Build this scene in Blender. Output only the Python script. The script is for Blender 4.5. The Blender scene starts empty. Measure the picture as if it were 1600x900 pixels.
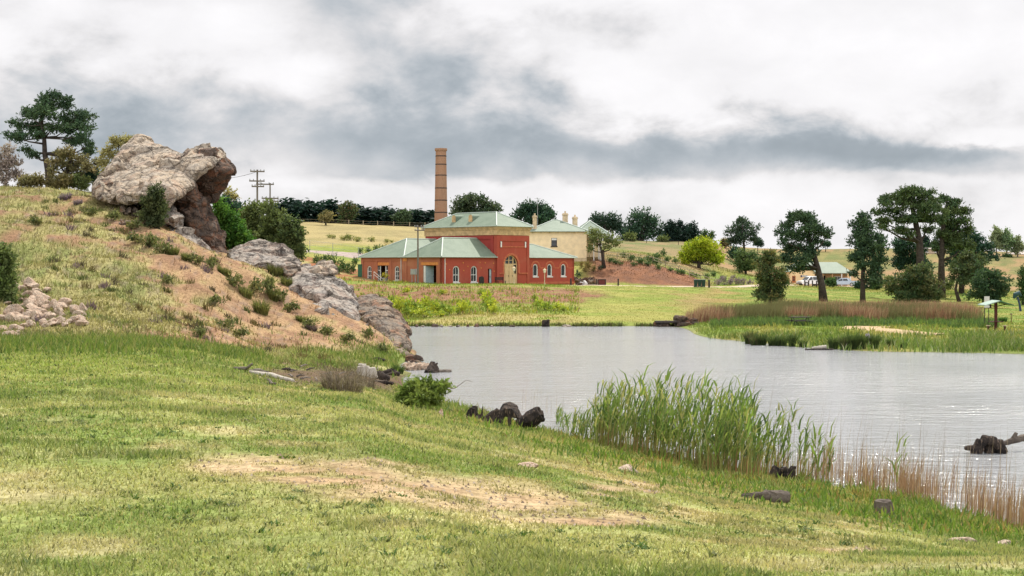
import bpy, bmesh, math, random
import numpy as np
from mathutils import Vector, Matrix, Euler, noise as mnoise

SC = bpy.context.scene
COL = SC.collection
rng = np.random.default_rng(7)
random.seed(7)
F, HZ, CH = 2222.0, 415.0, 5.0        # focal length in photo pixels, horizon row, eye height above the pond
SUN = Vector((.27, .62, 1.0)).normalized()

# ------------------------------------------------------------------ small tools
def W(px, py, d):
    return Vector(((px - 800) / F * d, d, CH + (HZ - py) / F * d))

_tab = np.random.default_rng(3).random((64, 64, 64)).astype(np.float32)
def vnoise(x, y, z=0.0):
    x = np.asarray(x, float); y = np.asarray(y, float); z = np.zeros_like(x) + z
    xi = np.floor(x).astype(int); yi = np.floor(y).astype(int); zi = np.floor(z).astype(int)
    fx, fy, fz = x - xi, y - yi, z - zi
    fx = fx * fx * (3 - 2 * fx); fy = fy * fy * (3 - 2 * fy); fz = fz * fz * (3 - 2 * fz)
    def t(a, b, c): return _tab[(xi + a) & 63, (yi + b) & 63, (zi + c) & 63]
    def l(a, b, f): return a + (b - a) * f
    return l(l(l(t(0,0,0), t(1,0,0), fx), l(t(0,1,0), t(1,1,0), fx), fy),
             l(l(t(0,0,1), t(1,0,1), fx), l(t(0,1,1), t(1,1,1), fx), fy), fz)
def fbm(x, y, z=0.0, o=4, g=.5):
    s, a, tot = 0, 1.0, 0
    for k in range(o):
        s = s + a * vnoise(np.asarray(x) * 2 ** k + 13.7 * k, np.asarray(y) * 2 ** k + 7.1 * k, np.asarray(z) * 2 ** k + 3.3 * k)
        tot += a; a *= g
    return s / tot
def sstep(a, b, x):
    t = np.clip((np.asarray(x, float) - a) / (b - a), 0, 1); return t * t * (3 - 2 * t)

def np_mesh(name, V, P, tint=None, smooth=False):
    V = np.asarray(V, np.float32); P = np.asarray(P, np.int32)
    me = bpy.data.meshes.new(name)
    k = P.shape[1]
    me.vertices.add(len(V)); me.vertices.foreach_set('co', V.ravel())
    me.loops.add(P.size); me.loops.foreach_set('vertex_index', P.ravel())
    me.polygons.add(len(P)); me.polygons.foreach_set('loop_start', np.arange(0, P.size, k, dtype=np.int32))
    try: me.polygons.foreach_set('loop_total', np.full(len(P), k, np.int32))
    except Exception: pass
    if smooth: me.polygons.foreach_set('use_smooth', np.ones(len(P), bool))
    if tint is not None:
        a = me.attributes.new('tint', 'FLOAT_COLOR', 'POINT')
        c = np.ones((len(V), 4), np.float32); c[:, :3] = tint
        a.data.foreach_set('color', c.ravel())
    me.update(calc_edges=True)
    return me
def link(name, me, m=None, parent=None):
    o = bpy.data.objects.new(name, me); COL.objects.link(o)
    if m is not None: me.materials.append(m)
    if parent is not None: o.parent = parent
    return o
def tag(o, label=None, cat=None, group=None, kind=None):
    if label: o['label'] = label
    if cat: o['category'] = cat
    if group: o['group'] = group
    if kind: o['kind'] = kind
    return o
def thing(name, label, cat, loc, rz=0, group=None):
    o = bpy.data.objects.new(name, None); COL.objects.link(o)
    o.empty_display_size = .2
    o.location = loc; o.rotation_euler = (0, 0, rz)
    return tag(o, label, cat, group)
KIDS = {}
def copy_thing(root, label=None):
    r = root.copy(); COL.objects.link(r)
    if label: r['label'] = label
    for ch in root.children:
        c = ch.copy(); COL.objects.link(c); c.parent = r
        for g in ch.children:
            d = g.copy(); COL.objects.link(d); d.parent = c
    return r

class MB:
    """collects boxes, tubes and polygons of one part"""
    def __init__(s): s.v = []; s.f = []
    def add(s, v, f):
        n = len(s.v); s.v += [tuple(p) for p in v]; s.f += [tuple(i + n for i in q) for q in f]; return s
    def box(s, x0, x1, y0, y1, z0, z1, M=None):
        v = [Vector(p) for p in ((x0,y0,z0),(x1,y0,z0),(x1,y1,z0),(x0,y1,z0),(x0,y0,z1),(x1,y0,z1),(x1,y1,z1),(x0,y1,z1))]
        if M is not None: v = [M @ p for p in v]
        return s.add(v, [(0,3,2,1),(4,5,6,7),(0,1,5,4),(1,2,6,5),(2,3,7,6),(3,0,4,7)])
    def tube(s, pts, radii, n=7, cap=True):
        pts = [Vector(p) for p in pts]; v = []; f = []
        ref = None
        for i, p in enumerate(pts):
            a = pts[max(0, i - 1)]; b = pts[min(len(pts) - 1, i + 1)]
            t = (b - a).normalized() if (b - a).length > 1e-9 else Vector((0, 0, 1))
            if ref is None: ref = Vector((1, 0, 0)) if abs(t.x) < .8 else Vector((0, 1, 0))
            u = (ref - t * ref.dot(t)).normalized(); w = t.cross(u); ref = u
            r = radii[i] if hasattr(radii, '__len__') else radii
            for k in range(n):
                a_ = 2 * math.pi * k / n
                v.append(p + u * (math.cos(a_) * r) + w * (math.sin(a_) * r))
        for i in range(len(pts) - 1):
            for k in range(n):
                k2 = (k + 1) % n
                f.append((i*n + k, i*n + k2, (i+1)*n + k2, (i+1)*n + k))
        if cap:
            f.append(tuple(range(n - 1, -1, -1))); f.append(tuple((len(pts)-1)*n + k for k in range(n)))
        return s.add(v, f)
    def prism(s, poly, a0, a1, axis='y'):
        """poly of (a,b): extruded along axis between a0 and a1"""
        n = len(poly)
        def P(q, t):
            if axis == 'y': return (q[0], t, q[1])
            if axis == 'x': return (t, q[0], q[1])
            return (q[0], q[1], t)
        v = [P(q, a0) for q in poly] + [P(q, a1) for q in poly]
        f = [tuple(range(n)), tuple(range(2*n - 1, n - 1, -1))] + [((i+1) % n, i, n + i, n + (i+1) % n) for i in range(n)]
        return s.add(v, f)
    def build(s, name, m=None, parent=None, smooth=False, offset=None):
        me = bpy.data.meshes.new(name)
        v = s.v if offset is None else [tuple(Vector(p) - offset) for p in s.v]
        me.from_pydata(v, [], s.f)
        bm = bmesh.new(); bm.from_mesh(me); bmesh.ops.recalc_face_normals(bm, faces=bm.faces); bm.to_mesh(me); bm.free()
        if smooth: me.polygons.foreach_set('use_smooth', np.ones(len(me.polygons), bool))
        me.update()
        return link(name, me, m, parent)

# ------------------------------------------------------------------ materials
class E:
    """a shader socket with arithmetic"""
    T = None
    def __init__(s, sock): s.s = sock
    @staticmethod
    def op(kind, *a):
        n = E.T.nodes.new('ShaderNodeMath'); n.operation = kind
        for i, x in enumerate(a):
            if isinstance(x, E): E.T.links.new(x.s, n.inputs[i])
            else: n.inputs[i].default_value = x
        return E(n.outputs[0])
    def __add__(s, o): return E.op('ADD', s, o)
    __radd__ = __add__
    def __sub__(s, o): return E.op('SUBTRACT', s, o)
    def __rsub__(s, o): return E.op('SUBTRACT', o, s)
    def __mul__(s, o): return E.op('MULTIPLY', s, o)
    __rmul__ = __mul__
    def __truediv__(s, o): return E.op('DIVIDE', s, o)
def ramp(x, a, b, lo=0., hi=1.):
    n = E.T.nodes.new('ShaderNodeMapRange'); n.interpolation_type = 'SMOOTHSTEP'
    E.T.links.new(x.s, n.inputs[0])
    for i, v in zip((1, 2, 3, 4), (a, b, lo, hi)): n.inputs[i].default_value = v
    return E(n.outputs[0])
def mixc(f, a, b, mode='MIX'):
    n = E.T.nodes.new('ShaderNodeMix'); n.data_type = 'RGBA'; n.blend_type = mode
    for i, x in ((0, f), (6, a), (7, b)):
        if isinstance(x, E): E.T.links.new(x.s, n.inputs[i])
        elif i == 0: n.inputs[0].default_value = x
        else: n.inputs[i].default_value = (*x, 1)
    return E(n.outputs[2])
def noise_tex(vec, scale, detail=4, rough=.55, dist=0., out=0):
    n = E.T.nodes.new('ShaderNodeTexNoise')
    if vec is not None: E.T.links.new(vec.s, n.inputs['Vector'])
    n.inputs['Scale'].default_value = scale; n.inputs['Detail'].default_value = detail
    n.inputs['Roughness'].default_value = rough; n.inputs['Distortion'].default_value = dist
    return E(n.outputs[out])
def mapping(vec, scale=(1,1,1), rot=(0,0,0)):
    n = E.T.nodes.new('ShaderNodeMapping'); E.T.links.new(vec.s, n.inputs[0])
    n.inputs['Scale'].default_value = scale; n.inputs['Rotation'].default_value = rot
    return E(n.outputs[0])
def coord(which='Object'):
    n = E.T.nodes.new('ShaderNodeTexCoord'); return E(n.outputs[which])
def position():
    n = E.T.nodes.new('ShaderNodeNewGeometry'); return E(n.outputs['Position'])
def attr(name='tint'):
    n = E.T.nodes.new('ShaderNodeAttribute'); n.attribute_name = name; return E(n.outputs['Color'])
def newmat(name):
    m = bpy.data.materials.new(name); m.use_nodes = True
    E.T = m.node_tree
    b = m.node_tree.nodes['Principled BSDF']
    return m, b
def plug(x, sock):
    if isinstance(x, E): E.T.links.new(x.s, sock)
    else: sock.default_value = x
def bump(h, strength, dist=.1):
    n = E.T.nodes.new('ShaderNodeBump'); n.inputs['Strength'].default_value = strength; n.inputs['Distance'].default_value = dist
    E.T.links.new(h.s, n.inputs['Height']); return E(n.outputs[0])

def simple(name, c, rough=.7, vary=.25, scale=3., bmp=.0, bscale=None, metal=0., spec=.3, c2=None, world=False, stretch=(1,1,1)):
    m, b = newmat(name)
    v = mapping(position() if world else coord('Object'), stretch)
    n = noise_tex(v, scale, 5, .6)
    c2 = c2 or tuple(x * (1 - vary) for x in c)
    hi = tuple(min(1, x * (1 + vary * .5)) for x in c)
    plug(mixc(ramp(n, .3, .7), c2, hi), b.inputs['Base Color'])
    b.inputs['Roughness'].default_value = rough; b.inputs['Metallic'].default_value = metal
    b.inputs['Specular IOR Level'].default_value = spec
    if bmp: plug(bump(noise_tex(v, bscale or scale * 6, 4, .6), bmp, .05), b.inputs['Normal'])
    return m
def leafmat(name, trans=.35, rough=.6, spec=.15):
    m, b = newmat(name)
    c = attr()
    plug(c, b.inputs['Base Color']); b.inputs['Roughness'].default_value = rough
    b.inputs['Specular IOR Level'].default_value = spec
    t = E.T.nodes.new('ShaderNodeBsdfTranslucent')
    g = E.T.nodes.new('ShaderNodeMix'); g.data_type = 'RGBA'; g.blend_type = 'MULTIPLY'; g.inputs[0].default_value = 1
    E.T.links.new(c.s, g.inputs[6]); g.inputs[7].default_value = (1.12, 1.15, .78, 1)
    E.T.links.new(g.outputs[2], t.inputs[0])
    x = E.T.nodes.new('ShaderNodeMixShader'); x.inputs[0].default_value = trans
    E.T.links.new(b.outputs[0], x.inputs[1]); E.T.links.new(t.outputs[0], x.inputs[2])
    E.T.links.new(x.outputs[0], E.T.nodes['Material Output'].inputs[0])
    return m

MAT = {}
MAT['leaf'] = leafmat('leaf')
MAT['needle'] = leafmat('needle', .15, .7, .1)
MAT['blade'] = leafmat('grass_blade', .4, .55, .2)
MAT['dryblade'] = leafmat('dry_blade', .25, .7, .1)
MAT['bark'] = simple('bark', (.055, .042, .034), .9, .5, 4, .6, 20)
MAT['pale_bark'] = simple('pale_bark', (.26, .22, .18), .9, .4, 3, .4, 18)
MAT['redbrick'] = None

# ------------------------------------------------------------------ terrain
COLS = {
 -700: [(900,7.5),(800,10.5),(700,15),(620,24),(570,36),(545,46),(528,55),(510,59),(440,68),(380,78),(330,88),(297,99),(295,115),(301,150),(330,300),(400,700)],
 0: [(900,7.5),(800,10.5),(700,15),(620,24),(570,36),(545,46),(528,55),(510,59),(440,68),(380,78),(330,88),(297,99),(297,115),(301,150),(330,300),(400,700)],
 150: [(900,7.5),(800,10.5),(700,15),(620,24),(570,36),(547,46),(530,55),(505,60),(440,70),(385,80),(345,88),(318,95),(304,101),(304,118),(312,150),(340,300),(400,700)],
 250: [(900,7.5),(800,10.5),(700,15),(622,24),(573,36),(549,46),(532,56),(505,61),(450,70),(400,79),(362,87),(338,94),(325,101),(332,120),(345,150),(350,300),(400,700)],
 320: [(900,7.5),(800,10.5),(700,15.2),(628,24),(580,36),(558,47),(540,57),(505,65),(450,73),(415,80),(397,86),(385,92),(385,105),(390,130),(390,160),(385,210),(345,340),(395,700)],
 400: [(900,7.5),(800,10.5),(700,15.5),(640,23),(600,34),(580,44),(560,56),(545,63),(520,70),(480,76),(440,83),(422,88),(412,95),(412,110),(414,140),(406,175),(398,200),(385,230),(362,290),(347,340),(395,700)],
 480: [(900,7.5),(800,10.5),(700,15.7),(650,22),(604,36),(586,46),(566,58),(550,65),(530,71),(490,78),(455,84),(442,88),(455,96),(465,120),(450,150),(432,172),(404,190),(395,203),(380,235),(363,290),(348,340),(395,700)],
 560: [(900,7.5),(800,10.5),(705,15.5),(645,24),(612,36),(596,50),(581,60),(570,66),(550,71),(530,75),(503,79),(490,83),(495,87),(505,93),(512,104),(505,120),(497,126),(480,138),(455,155),(442,165),(438,176),(420,192),(402,206),(390,216),(377,240),(362,290),(351,345),(397,700)],
 622: [(900,7.5),(800,10.5),(720,15),(660,24),(625,40),(612,48),(604,54),(598,60),(591,63),(580,66),(565,72),(548,76),(536,79),(536,82),(544,86),(540,90),(523,101),(515,110),(510,117),(500,122),(486,133),(472,145),(454,158),(444,166),(441,178),(438,192),(415,206),(395,220),(380,245),(365,290),(353,345),(398,700)],
 634: [(900,7.5),(800,10.5),(725,16),(664,27),(641,38),(629,47),(619,54),(612,57),(603,60),(584,66),(582,68),(580,71),(565,76),(545,86),(518,110),(510,117),(500,122.5),(487,132),(472,145),(453,159),(444.5,167),(442,178),(440,195),(425,207),(398,220),(385,245),(367,290),(354,345),(398,700)],
 662: [(900,7.5),(800,10.5),(725,16),(664,27),(641,38),(629,47),(619,54),(612,57),(603,60),(584,66),(582,68),(580,71),(565,76),(545,86),(518,110),(510,117),(500,122.5),(487,132),(472,145),(453,159),(444.5,167),(442,178),(440,195),(425,207),(398,220),(385,245),(367,290),(354,345),(398,700)],
 720: [(900,7.5),(800,11),(728,17),(700,21),(672,28),(656,38),(646,45),(640,48),(638,51),(620,58),(580,73),(540,95),(517,112),(510,117),(500,122.5),(487,132),(472,145),(454,158),(445.5,167),(443,178),(441,195),(425,207),(398,220),(385,245),(367,290),(354,345),(398,700)],
 800: [(900,7.5),(800,11.5),(730,18),(692,28),(676,36),(666,42),(658,45.7),(655,50),(620,60),(580,75),(540,97),(517,112),(510,117),(500,122.5),(487,132),(472,145),(455,158),(446,167),(444,178),(442,195),(420,207),(398,218),(385,245),(367,290),(354,345),(398,700)],
 900: [(900,7.5),(800,12),(745,18),(718,26),(702,33),(693,38),(686,41),(683,45),(640,57),(590,75),(540,97),(517,112),(510,117),(500,122.5),(488,132),(473,146),(456,160),(448,170),(446.5,182),(446,192),(432,198),(412,205),(402,212),(396,225),(385,250),(378,300),(376,350),(400,700)],
 1000: [(900,7.5),(810,12),(772,16),(746,24),(730,31),(716,35),(703,38.5),(700,42),(640,57),(590,75),(540,97),(517,112),(510,117),(500,124),(490,132),(474,148),(456,166),(449,182),(447,193),(441,196.5),(420,203),(408,211),(400,226),(388,260),(380,300),(377,345),(400,700)],
 1060: [(900,7.5),(825,12),(785,16),(758,24),(740,30),(725,34.5),(714,37),(710,40),(640,57),(590,75),(540,97),(517,112),(510,117),(502,124),(492,132),(474,150),(458,170),(449,187),(447,196),(441,199),(430,204),(418,214),(404,240),(390,280),(377,345),(400,700)],
 1105: [(900,7.5),(835,12),(795,16),(768,23),(752,29),(740,33),(729,35.4),(725,38),(640,57),(590,75),(545,90),(531,96.4),(515,105),(503,118),(490,135),(475,155),(459,177),(450,190),(447.5,199),(442,205),(430,216),(415,240),(400,275),(388,310),(377,345),(400,700)],
 1250: [(900,7.5),(860,11),(822,15),(798,21),(780,26),(764,30),(749,33.2),(745,36),(680,50),(600,70),(560,80),(545,86),(538,89),(518,101),(500,118),(485,138),(470,160),(455,187),(449,203),(448,225),(447,262),(440,285),(425,320),(405,370),(390,420),(400,800)],
 1400: [(900,7.5),(872,11),(847,14),(825,19),(806,24),(790,28),(773,31),(768,34),(680,50),(600,70),(565,78),(551,82),(545,84),(525,96),(503,118),(488,140),(476,165),(462,195),(452,225),(448,255),(440,285),(425,320),(405,370),(388,430),(400,800)],
 1600: [(900,7.5),(884,11),(866,15),(850,20),(838,24.5),(828,26.9),(823,29),(700,48),(600,71),(566,78),(554,80),(547,83),(525,96),(505,118),(492,140),(480,163),(468,200),(455,245),(440,290),(415,350),(394,430),(402,800)],
 2300: [(900,7.5),(884,11),(870,15),(860,20),(850,24),(843,25.9),(840,28),(700,48),(600,71),(566,78),(554,80),(547,83),(525,96),(505,118),(492,140),(480,163),(468,200),(455,245),(440,290),(415,350),(394,430),(402,800)],
}
D_AX = np.concatenate([np.geomspace(1.2, 40, 190), np.arange(40.5, 215, .7), np.geomspace(216, 3200, 90)])
P_AX = np.concatenate([np.arange(-2200, -60, 40), np.arange(-60, 1660, 5), np.arange(1660, 3800, 40)]).astype(float)
def _column(pts):
    d = np.array([1.2, 4.0] + [p[1] for p in pts] + [3200.]); 
    z = np.array([3.6, 3.55] + [5 - (p[0] - HZ) / F * p[1] for p in pts] + [5 - (pts[-1][0] - HZ) / F * pts[-1][1]])
    h = np.diff(d); s = np.diff(z) / h; m = np.zeros_like(z)          # monotone cubic
    for i in range(1, len(z) - 1):
        if s[i-1] * s[i] > 0:
            w1 = 2*h[i] + h[i-1]; w2 = h[i] + 2*h[i-1]; m[i] = (w1 + w2) / (w1 / s[i-1] + w2 / s[i])
    m[0] = s[0]; m[-1] = 0
    i = np.clip(np.searchsorted(d, D_AX) - 1, 0, len(d) - 2)
    t = np.clip((D_AX - d[i]) / h[i], 0, 1)
    return (2*t**3 - 3*t**2 + 1)*z[i] + (t**3 - 2*t**2 + t)*h[i]*m[i] + (-2*t**3 + 3*t**2)*z[i+1] + (t**3 - t**2)*h[i]*m[i+1]
_keys = sorted(COLS)
_prof = np.array([_column(COLS[k]) for k in _keys])
Zg = np.empty((len(P_AX), len(D_AX)))
for j in range(len(D_AX)):
    Zg[:, j] = np.interp(P_AX, _keys, _prof[:, j])
_ker = np.exp(-.5 * (np.arange(-9, 10) / 3.5) ** 2); _ker /= _ker.sum()
_pad = np.pad(Zg, ((9, 9), (0, 0)), mode='edge')
Zs = sum(_ker[k] * _pad[k:k + len(P_AX)] for k in range(19))
DD, PP = np.meshgrid(D_AX, P_AX)
XX = (PP - 800) / F * DD
def relief(x, y, z):
    far = sstep(30, 70, y); land = sstep(-.1, .5, z)
    hill = sstep(1.2, 3.0, z) * sstep(52, 64, y) * sstep(130, 105, y) * sstep(0, -14, x)
    return land * ((fbm(x / 1.7, y / 1.7, 1, 3) - .5) * (.10 + .12 * far) + hill * ((fbm(x / 2.6, y / 2.6, 5, 4) - .5) * 1.0 + (fbm(x / .7, y / .7, 9, 2) - .5) * .28)) \
        + (fbm(x / 9, y / 9, 2, 3) - .5) * .35 * far * land * sstep(1, 3, z)
Zs = Zs + relief(XX, DD, Zs)
def ground(x, y):
    x = np.asarray(x, float); y = np.asarray(y, float)
    p = x / np.maximum(y, .5) * F + 800
    a = np.clip(np.interp(p, P_AX, np.arange(len(P_AX))), 0, len(P_AX) - 1.001)
    b = np.clip(np.interp(y, D_AX, np.arange(len(D_AX))), 0, len(D_AX) - 1.001)
    i = a.astype(int); j = b.astype(int); fa = a - i; fb = b - j
    return (Zs[i, j]*(1-fa)*(1-fb) + Zs[i+1, j]*fa*(1-fb) + Zs[i, j+1]*(1-fa)*fb + Zs[i+1, j+1]*fa*fb)
def G(px, d, up=0.):
    x = (px - 800) / F * d
    return Vector((x, d, float(ground(x, d)) + up))
def hitd(px, py, d0=7.5, d1=400):
    """distance at which the ground line along column px meets row py (nearest)"""
    ds = np.geomspace(d0, d1, 1500); x = (px - 800) / F * ds
    r = HZ + F * (CH - ground(x, ds)) / ds
    k = np.argmax(r <= py)
    return float(ds[k]) if (r <= py).any() else d1

def lerp(a, b, t): return a + (np.asarray(b) - a) * t[..., None]
def cover(x, y, z=None):
    """albedo, grass amount (0..1) and grass height factor at ground points"""
    x = np.asarray(x, float); y = np.asarray(y, float)
    if z is None: z = ground(x, y)
    px = x / np.maximum(y, .5) * F + 800
    py = HZ + F * (CH - z) / np.maximum(y, .5)
    n1 = fbm(x / 3.1, y / 3.1, 0, 4); n2 = fbm(x / .9, y / .9, 4, 3); n3 = fbm(x / 14, y / 14, 8, 3); n4 = fbm(x / .35, y / .5, 2, 3)
    wpx = px + (n1 - .5) * 90 + (n2 - .5) * 50; wpy = py + (n1 - .5) * 22 + (n2 - .5) * 16 + (n4 - .5) * 14
    def blob(cx, cy, rx, ry, soft=.35):
        return sstep(1 + soft, 1 - soft, np.sqrt(((wpx - cx) / rx) ** 2 + ((wpy - cy) / ry) ** 2))
    # lawn
    c = lerp(np.array([.175, .225, .06]), (.295, .305, .115), sstep(.34, .60, n1))
    c = lerp(c, (.42, .36, .20), .7 * sstep(.5, .72, n2) * sstep(.38, .6, n3 * .5 + n1 * .5))
    c = lerp(c, (.12, .18, .035), .6 * sstep(.56, .7, fbm(x / 1.3, y / 1.3, 11, 3)))
    g = np.ones_like(x); hgt = np.ones_like(x)
    near = sstep(75, 60, y)
    lush = sstep(20, 36, y) * sstep(60, 40, y) * sstep(500, 200, px)          # bright grass below the slope
    lush = np.maximum(lush, sstep(40, 50, y) * sstep(62, 54, y) * sstep(560, 300, px))
    c = lerp(c, (.19, .25, .045), .7 * lush * sstep(.3, .6, n1))
    # worn earth on the lawn
    dirt = np.zeros_like(x)
    for q in ((400,728,95,17),(520,742,120,22),(640,762,130,20),(770,780,130,20),(890,808,110,11),(560,722,80,7),(1320,858,50,6),(960,762,90,6)):
        dirt = np.maximum(dirt, blob(*q, .6))
    dirt = dirt * (1 - .5 * sstep(.52, .66, n4)) * near
    straw = np.zeros_like(x)
    for q in ((1000,765,160,10),(1150,830,260,26),(850,760,260,35),(520,770,180,20),(1050,800,160,14),(300,690,200,10),(560,610,160,6)):
        straw = np.maximum(straw, blob(*q, .8))
    straw *= near
    dcol = lerp(np.zeros(x.shape + (3,)) + np.array([.365, .245, .15]), (.43, .315, .195), sstep(.4, .6, n2))
    dcol = lerp(dcol, (.27, .165, .09), .5 * sstep(.55, .7, n4))
    c = lerp(c, (.40, .32, .17), .75 * straw * sstep(.35, .6, n2)); c = c + (dcol - c) * (dirt * .92)[..., None]
    g = g * (1 - .86 * dirt); hgt = hgt * (1 - .5 * dirt) * (1 - .25 * straw)
    mud = np.maximum(blob(505, 585, 95, 13, .5), blob(590, 592, 50, 12, .5)) * near
    c = lerp(c, (.10, .065, .04), .75 * mud); g = g * (1 - .8 * mud)
    # shore strip: lush weeds, leaf litter
    shore = sstep(.75, .15, z) * sstep(62, 55, y) * (px > 600)
    c = lerp(c, (.14, .20, .03), .7 * shore * sstep(.35, .6, n1)); c = lerp(c, (.27, .15, .06), .55 * shore * sstep(.52, .68, n2))
    hgt = hgt * (1 + 1.2 * shore)
    shoreband = sstep(1.6, .6, z) * (px > 640) * near
    c = lerp(c, (.30, .21, .06), .4 * shoreband * sstep(.5, .65, n2))
    # slope with dry grass on the left
    foot = np.interp(px, [-300, 0, 150, 300, 400, 480, 560, 640], [54, 54, 55, 56, 62, 67, 72, 77])
    hill = sstep(-2.5, 2.5, y - foot + (n1 - .5) * 7) * sstep(150, 118, y) * sstep(690, 640, px)
    earth = lerp(np.zeros(x.shape + (3,)) + np.array([.335, .22, .125]), (.235, .14, .085), sstep(.45, .65, n2))
    dry = lerp(np.zeros(x.shape + (3,)) + np.array([.285, .255, .11]), (.185, .20, .07), sstep(.42, .62, n2))
    k = .41 + .30 * sstep(130, 330, px) - .22 * blob(150, 480, 170, 70, .9) + .1 * blob(90, 340, 160, 25, .8) - .12 * sstep(120, 0, px)
    e = sstep(-.12, .12, k - (.28 + .5 * n1 + .0 * n2) + (n2 - .5) * .85)
    hc = dry + (earth - dry) * e[..., None]
    hc = lerp(hc, (.20, .15, .13), .5 * sstep(.62, .72, n4) )
    c = c + (hc - c) * hill[..., None]; g = g * (1 - hill * (.25 + .7 * e)); 
    # far side
    far = sstep(112, 118, y) * sstep(560, 620, px)
    fc = lerp(np.zeros(x.shape + (3,)) + np.array([.195, .24, .05]), (.28, .27, .08), sstep(.4, .62, n3 * .55 + n1 * .45))
    fc = lerp(fc, (.36, .30, .13), .75 * sstep(118, 121, y) * sstep(133, 126, y) * sstep(950, 850, px) * sstep(.35, .55, n1))
    redb = (blob(700, 462, 210, 14, .5) + blob(620, 465, 90, 20, .5) + .8 * blob(860, 462, 70, 12, .6)).clip(0, 1) * sstep(136, 142, y) * sstep(168, 163, y)
    fc = lerp(fc, (.24, .13, .08), redb * sstep(.22, .42, n2))
    fc = lerp(fc, (.30, .17, .11), .6 * blob(1120, 470, 60, 14, .7) * sstep(185, 170, y))
    # cut banks
    cut = sstep(194.5, 197, y + (n2 - .5) * 2) * sstep(900, 935, px) * sstep(1150, 1115, px) * sstep(0, 3, np.interp(px, [900, 950, 1000, 1060, 1110], [210, 213, 212, 208.5, 205]) + 1.5 - y)
    fc = lerp(fc, (.22, .105, .06), cut); fc = lerp(fc, (.15, .08, .055), .7 * cut * sstep(.45, .65, n2))
    cut2 = sstep(170, 176, y) * sstep(197, 190, y) * sstep(640, 575, px)
    gard = sstep(208, 216, y) * sstep(245, 232, y) * (px > 900)
    fc = lerp(fc, (.20, .18, .08), gard); fc = lerp(fc, (.34, .24, .13), gard * sstep(.5, .6, n1))
    back = sstep(236, 252, y)
    bc = lerp(np.zeros(x.shape + (3,)) + np.array([.17, .165, .07]), (.25, .19, .10), sstep(.4, .6, n3))
    bc = lerp(bc, (.11, .15, .05), .6 * sstep(.5, .62, n1))
    fc = fc + (bc - fc) * (back * (px > 880))[..., None]
    pad = sstep(226, 232, y) * sstep(900, 820, px)
    pc = lerp(np.zeros(x.shape + (3,)) + np.array([.335, .275, .13]), (.27, .225, .11), sstep(.35, .6, fbm(x / 12, y / 2.5, 3, 3)))
    pc = lerp(pc, (.2, .2, .06), .7 * sstep(.55, .66, n3) * sstep(262, 240, y))
    fc = fc + (pc - fc) * pad[..., None]
    fc = lerp(fc, (.27, .115, .06), cut2 * sstep(.3, .5, n2)); fc = lerp(fc, (.38, .32, .15), cut2 * sstep(.55, .7, n1))
    # right hand land
    rt = sstep(1085, 1130, px) * sstep(70, 85, y)
    rc = lerp(np.zeros(x.shape + (3,)) + np.array([.16, .22, .045]), (.27, .26, .075), sstep(.4, .62, n1))
    rc = lerp(rc, (.33, .20, .10), .7 * sstep(.5, .62, fbm(x / 6, y / 6, 17, 3)) * sstep(150, 165, y) * sstep(198, 188, y) * sstep(1180, 1130, px))
    rb = lerp(np.zeros(x.shape + (3,)) + np.array([.20, .185, .07]), (.29, .19, .10), sstep(.38, .6, n3)); rb = lerp(rb, (.10, .14, .045), .6 * sstep(.5, .6, n1))
    rc = rc + (rb - rc) * sstep(225, 250, y)[..., None]
    fc = fc + (rc - fc) * (rt * (y < 270) + rt * (y >= 270))[..., None]
    other = np.maximum(far, rt); left_far = sstep(125, 150, y) * sstep(640, 600, px)
    other = np.maximum(other, left_far)
    c = c + (fc - c) * other[..., None]
    g = g * (1 - other) + other
    # pond bed
    c = lerp(c, (.09, .08, .055), sstep(.06, -.05, z))
    c = lerp(c, (.115, .075, .05), .85 * mud)
    return c.clip(.01, .8), (g * (1 - .75 * mud)).clip(0, 1), hgt * (1 - .6 * mud)

tc, tg, th = cover(XX, DD, Zs)
nP, nD = Zs.shape
idx = np.arange(nP * nD).reshape(nP, nD)
quads = np.stack([idx[:-1, :-1], idx[1:, :-1], idx[1:, 1:], idx[:-1, 1:]], -1).reshape(-1, 4)
tm, tb = newmat('ground')
_p = position()
_n1 = noise_tex(_p, 5, 6, .65); _n2 = noise_tex(mapping(_p, (1, .45, 1)), 16, 4, .65); _n3 = noise_tex(_p, .35, 5, .6)
_c = mixc(1.0, attr(), mixc(ramp(_n1 * .5 + _n2 * .5, .36, .64), (.62, .60, .55), (1.32, 1.32, 1.3)), 'MULTIPLY')
_c = mixc(1.0, _c, mixc(ramp(_n3, .3, .7), (.86, .86, .84), (1.12, 1.12, 1.12)), 'MULTIPLY')
plug(_c, tb.inputs['Base Color']); tb.inputs['Roughness'].default_value = .95; tb.inputs['Specular IOR Level'].default_value = .1
plug(bump(_n1 * .6 + _n2 * .5, .8, .09), tb.inputs['Normal'])
terrain = link('ground', np_mesh('ground', np.stack([XX, DD, Zs], -1).reshape(-1, 3), quads, tc.reshape(-1, 3), True), tm)
tag(terrain, kind='structure')

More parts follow.
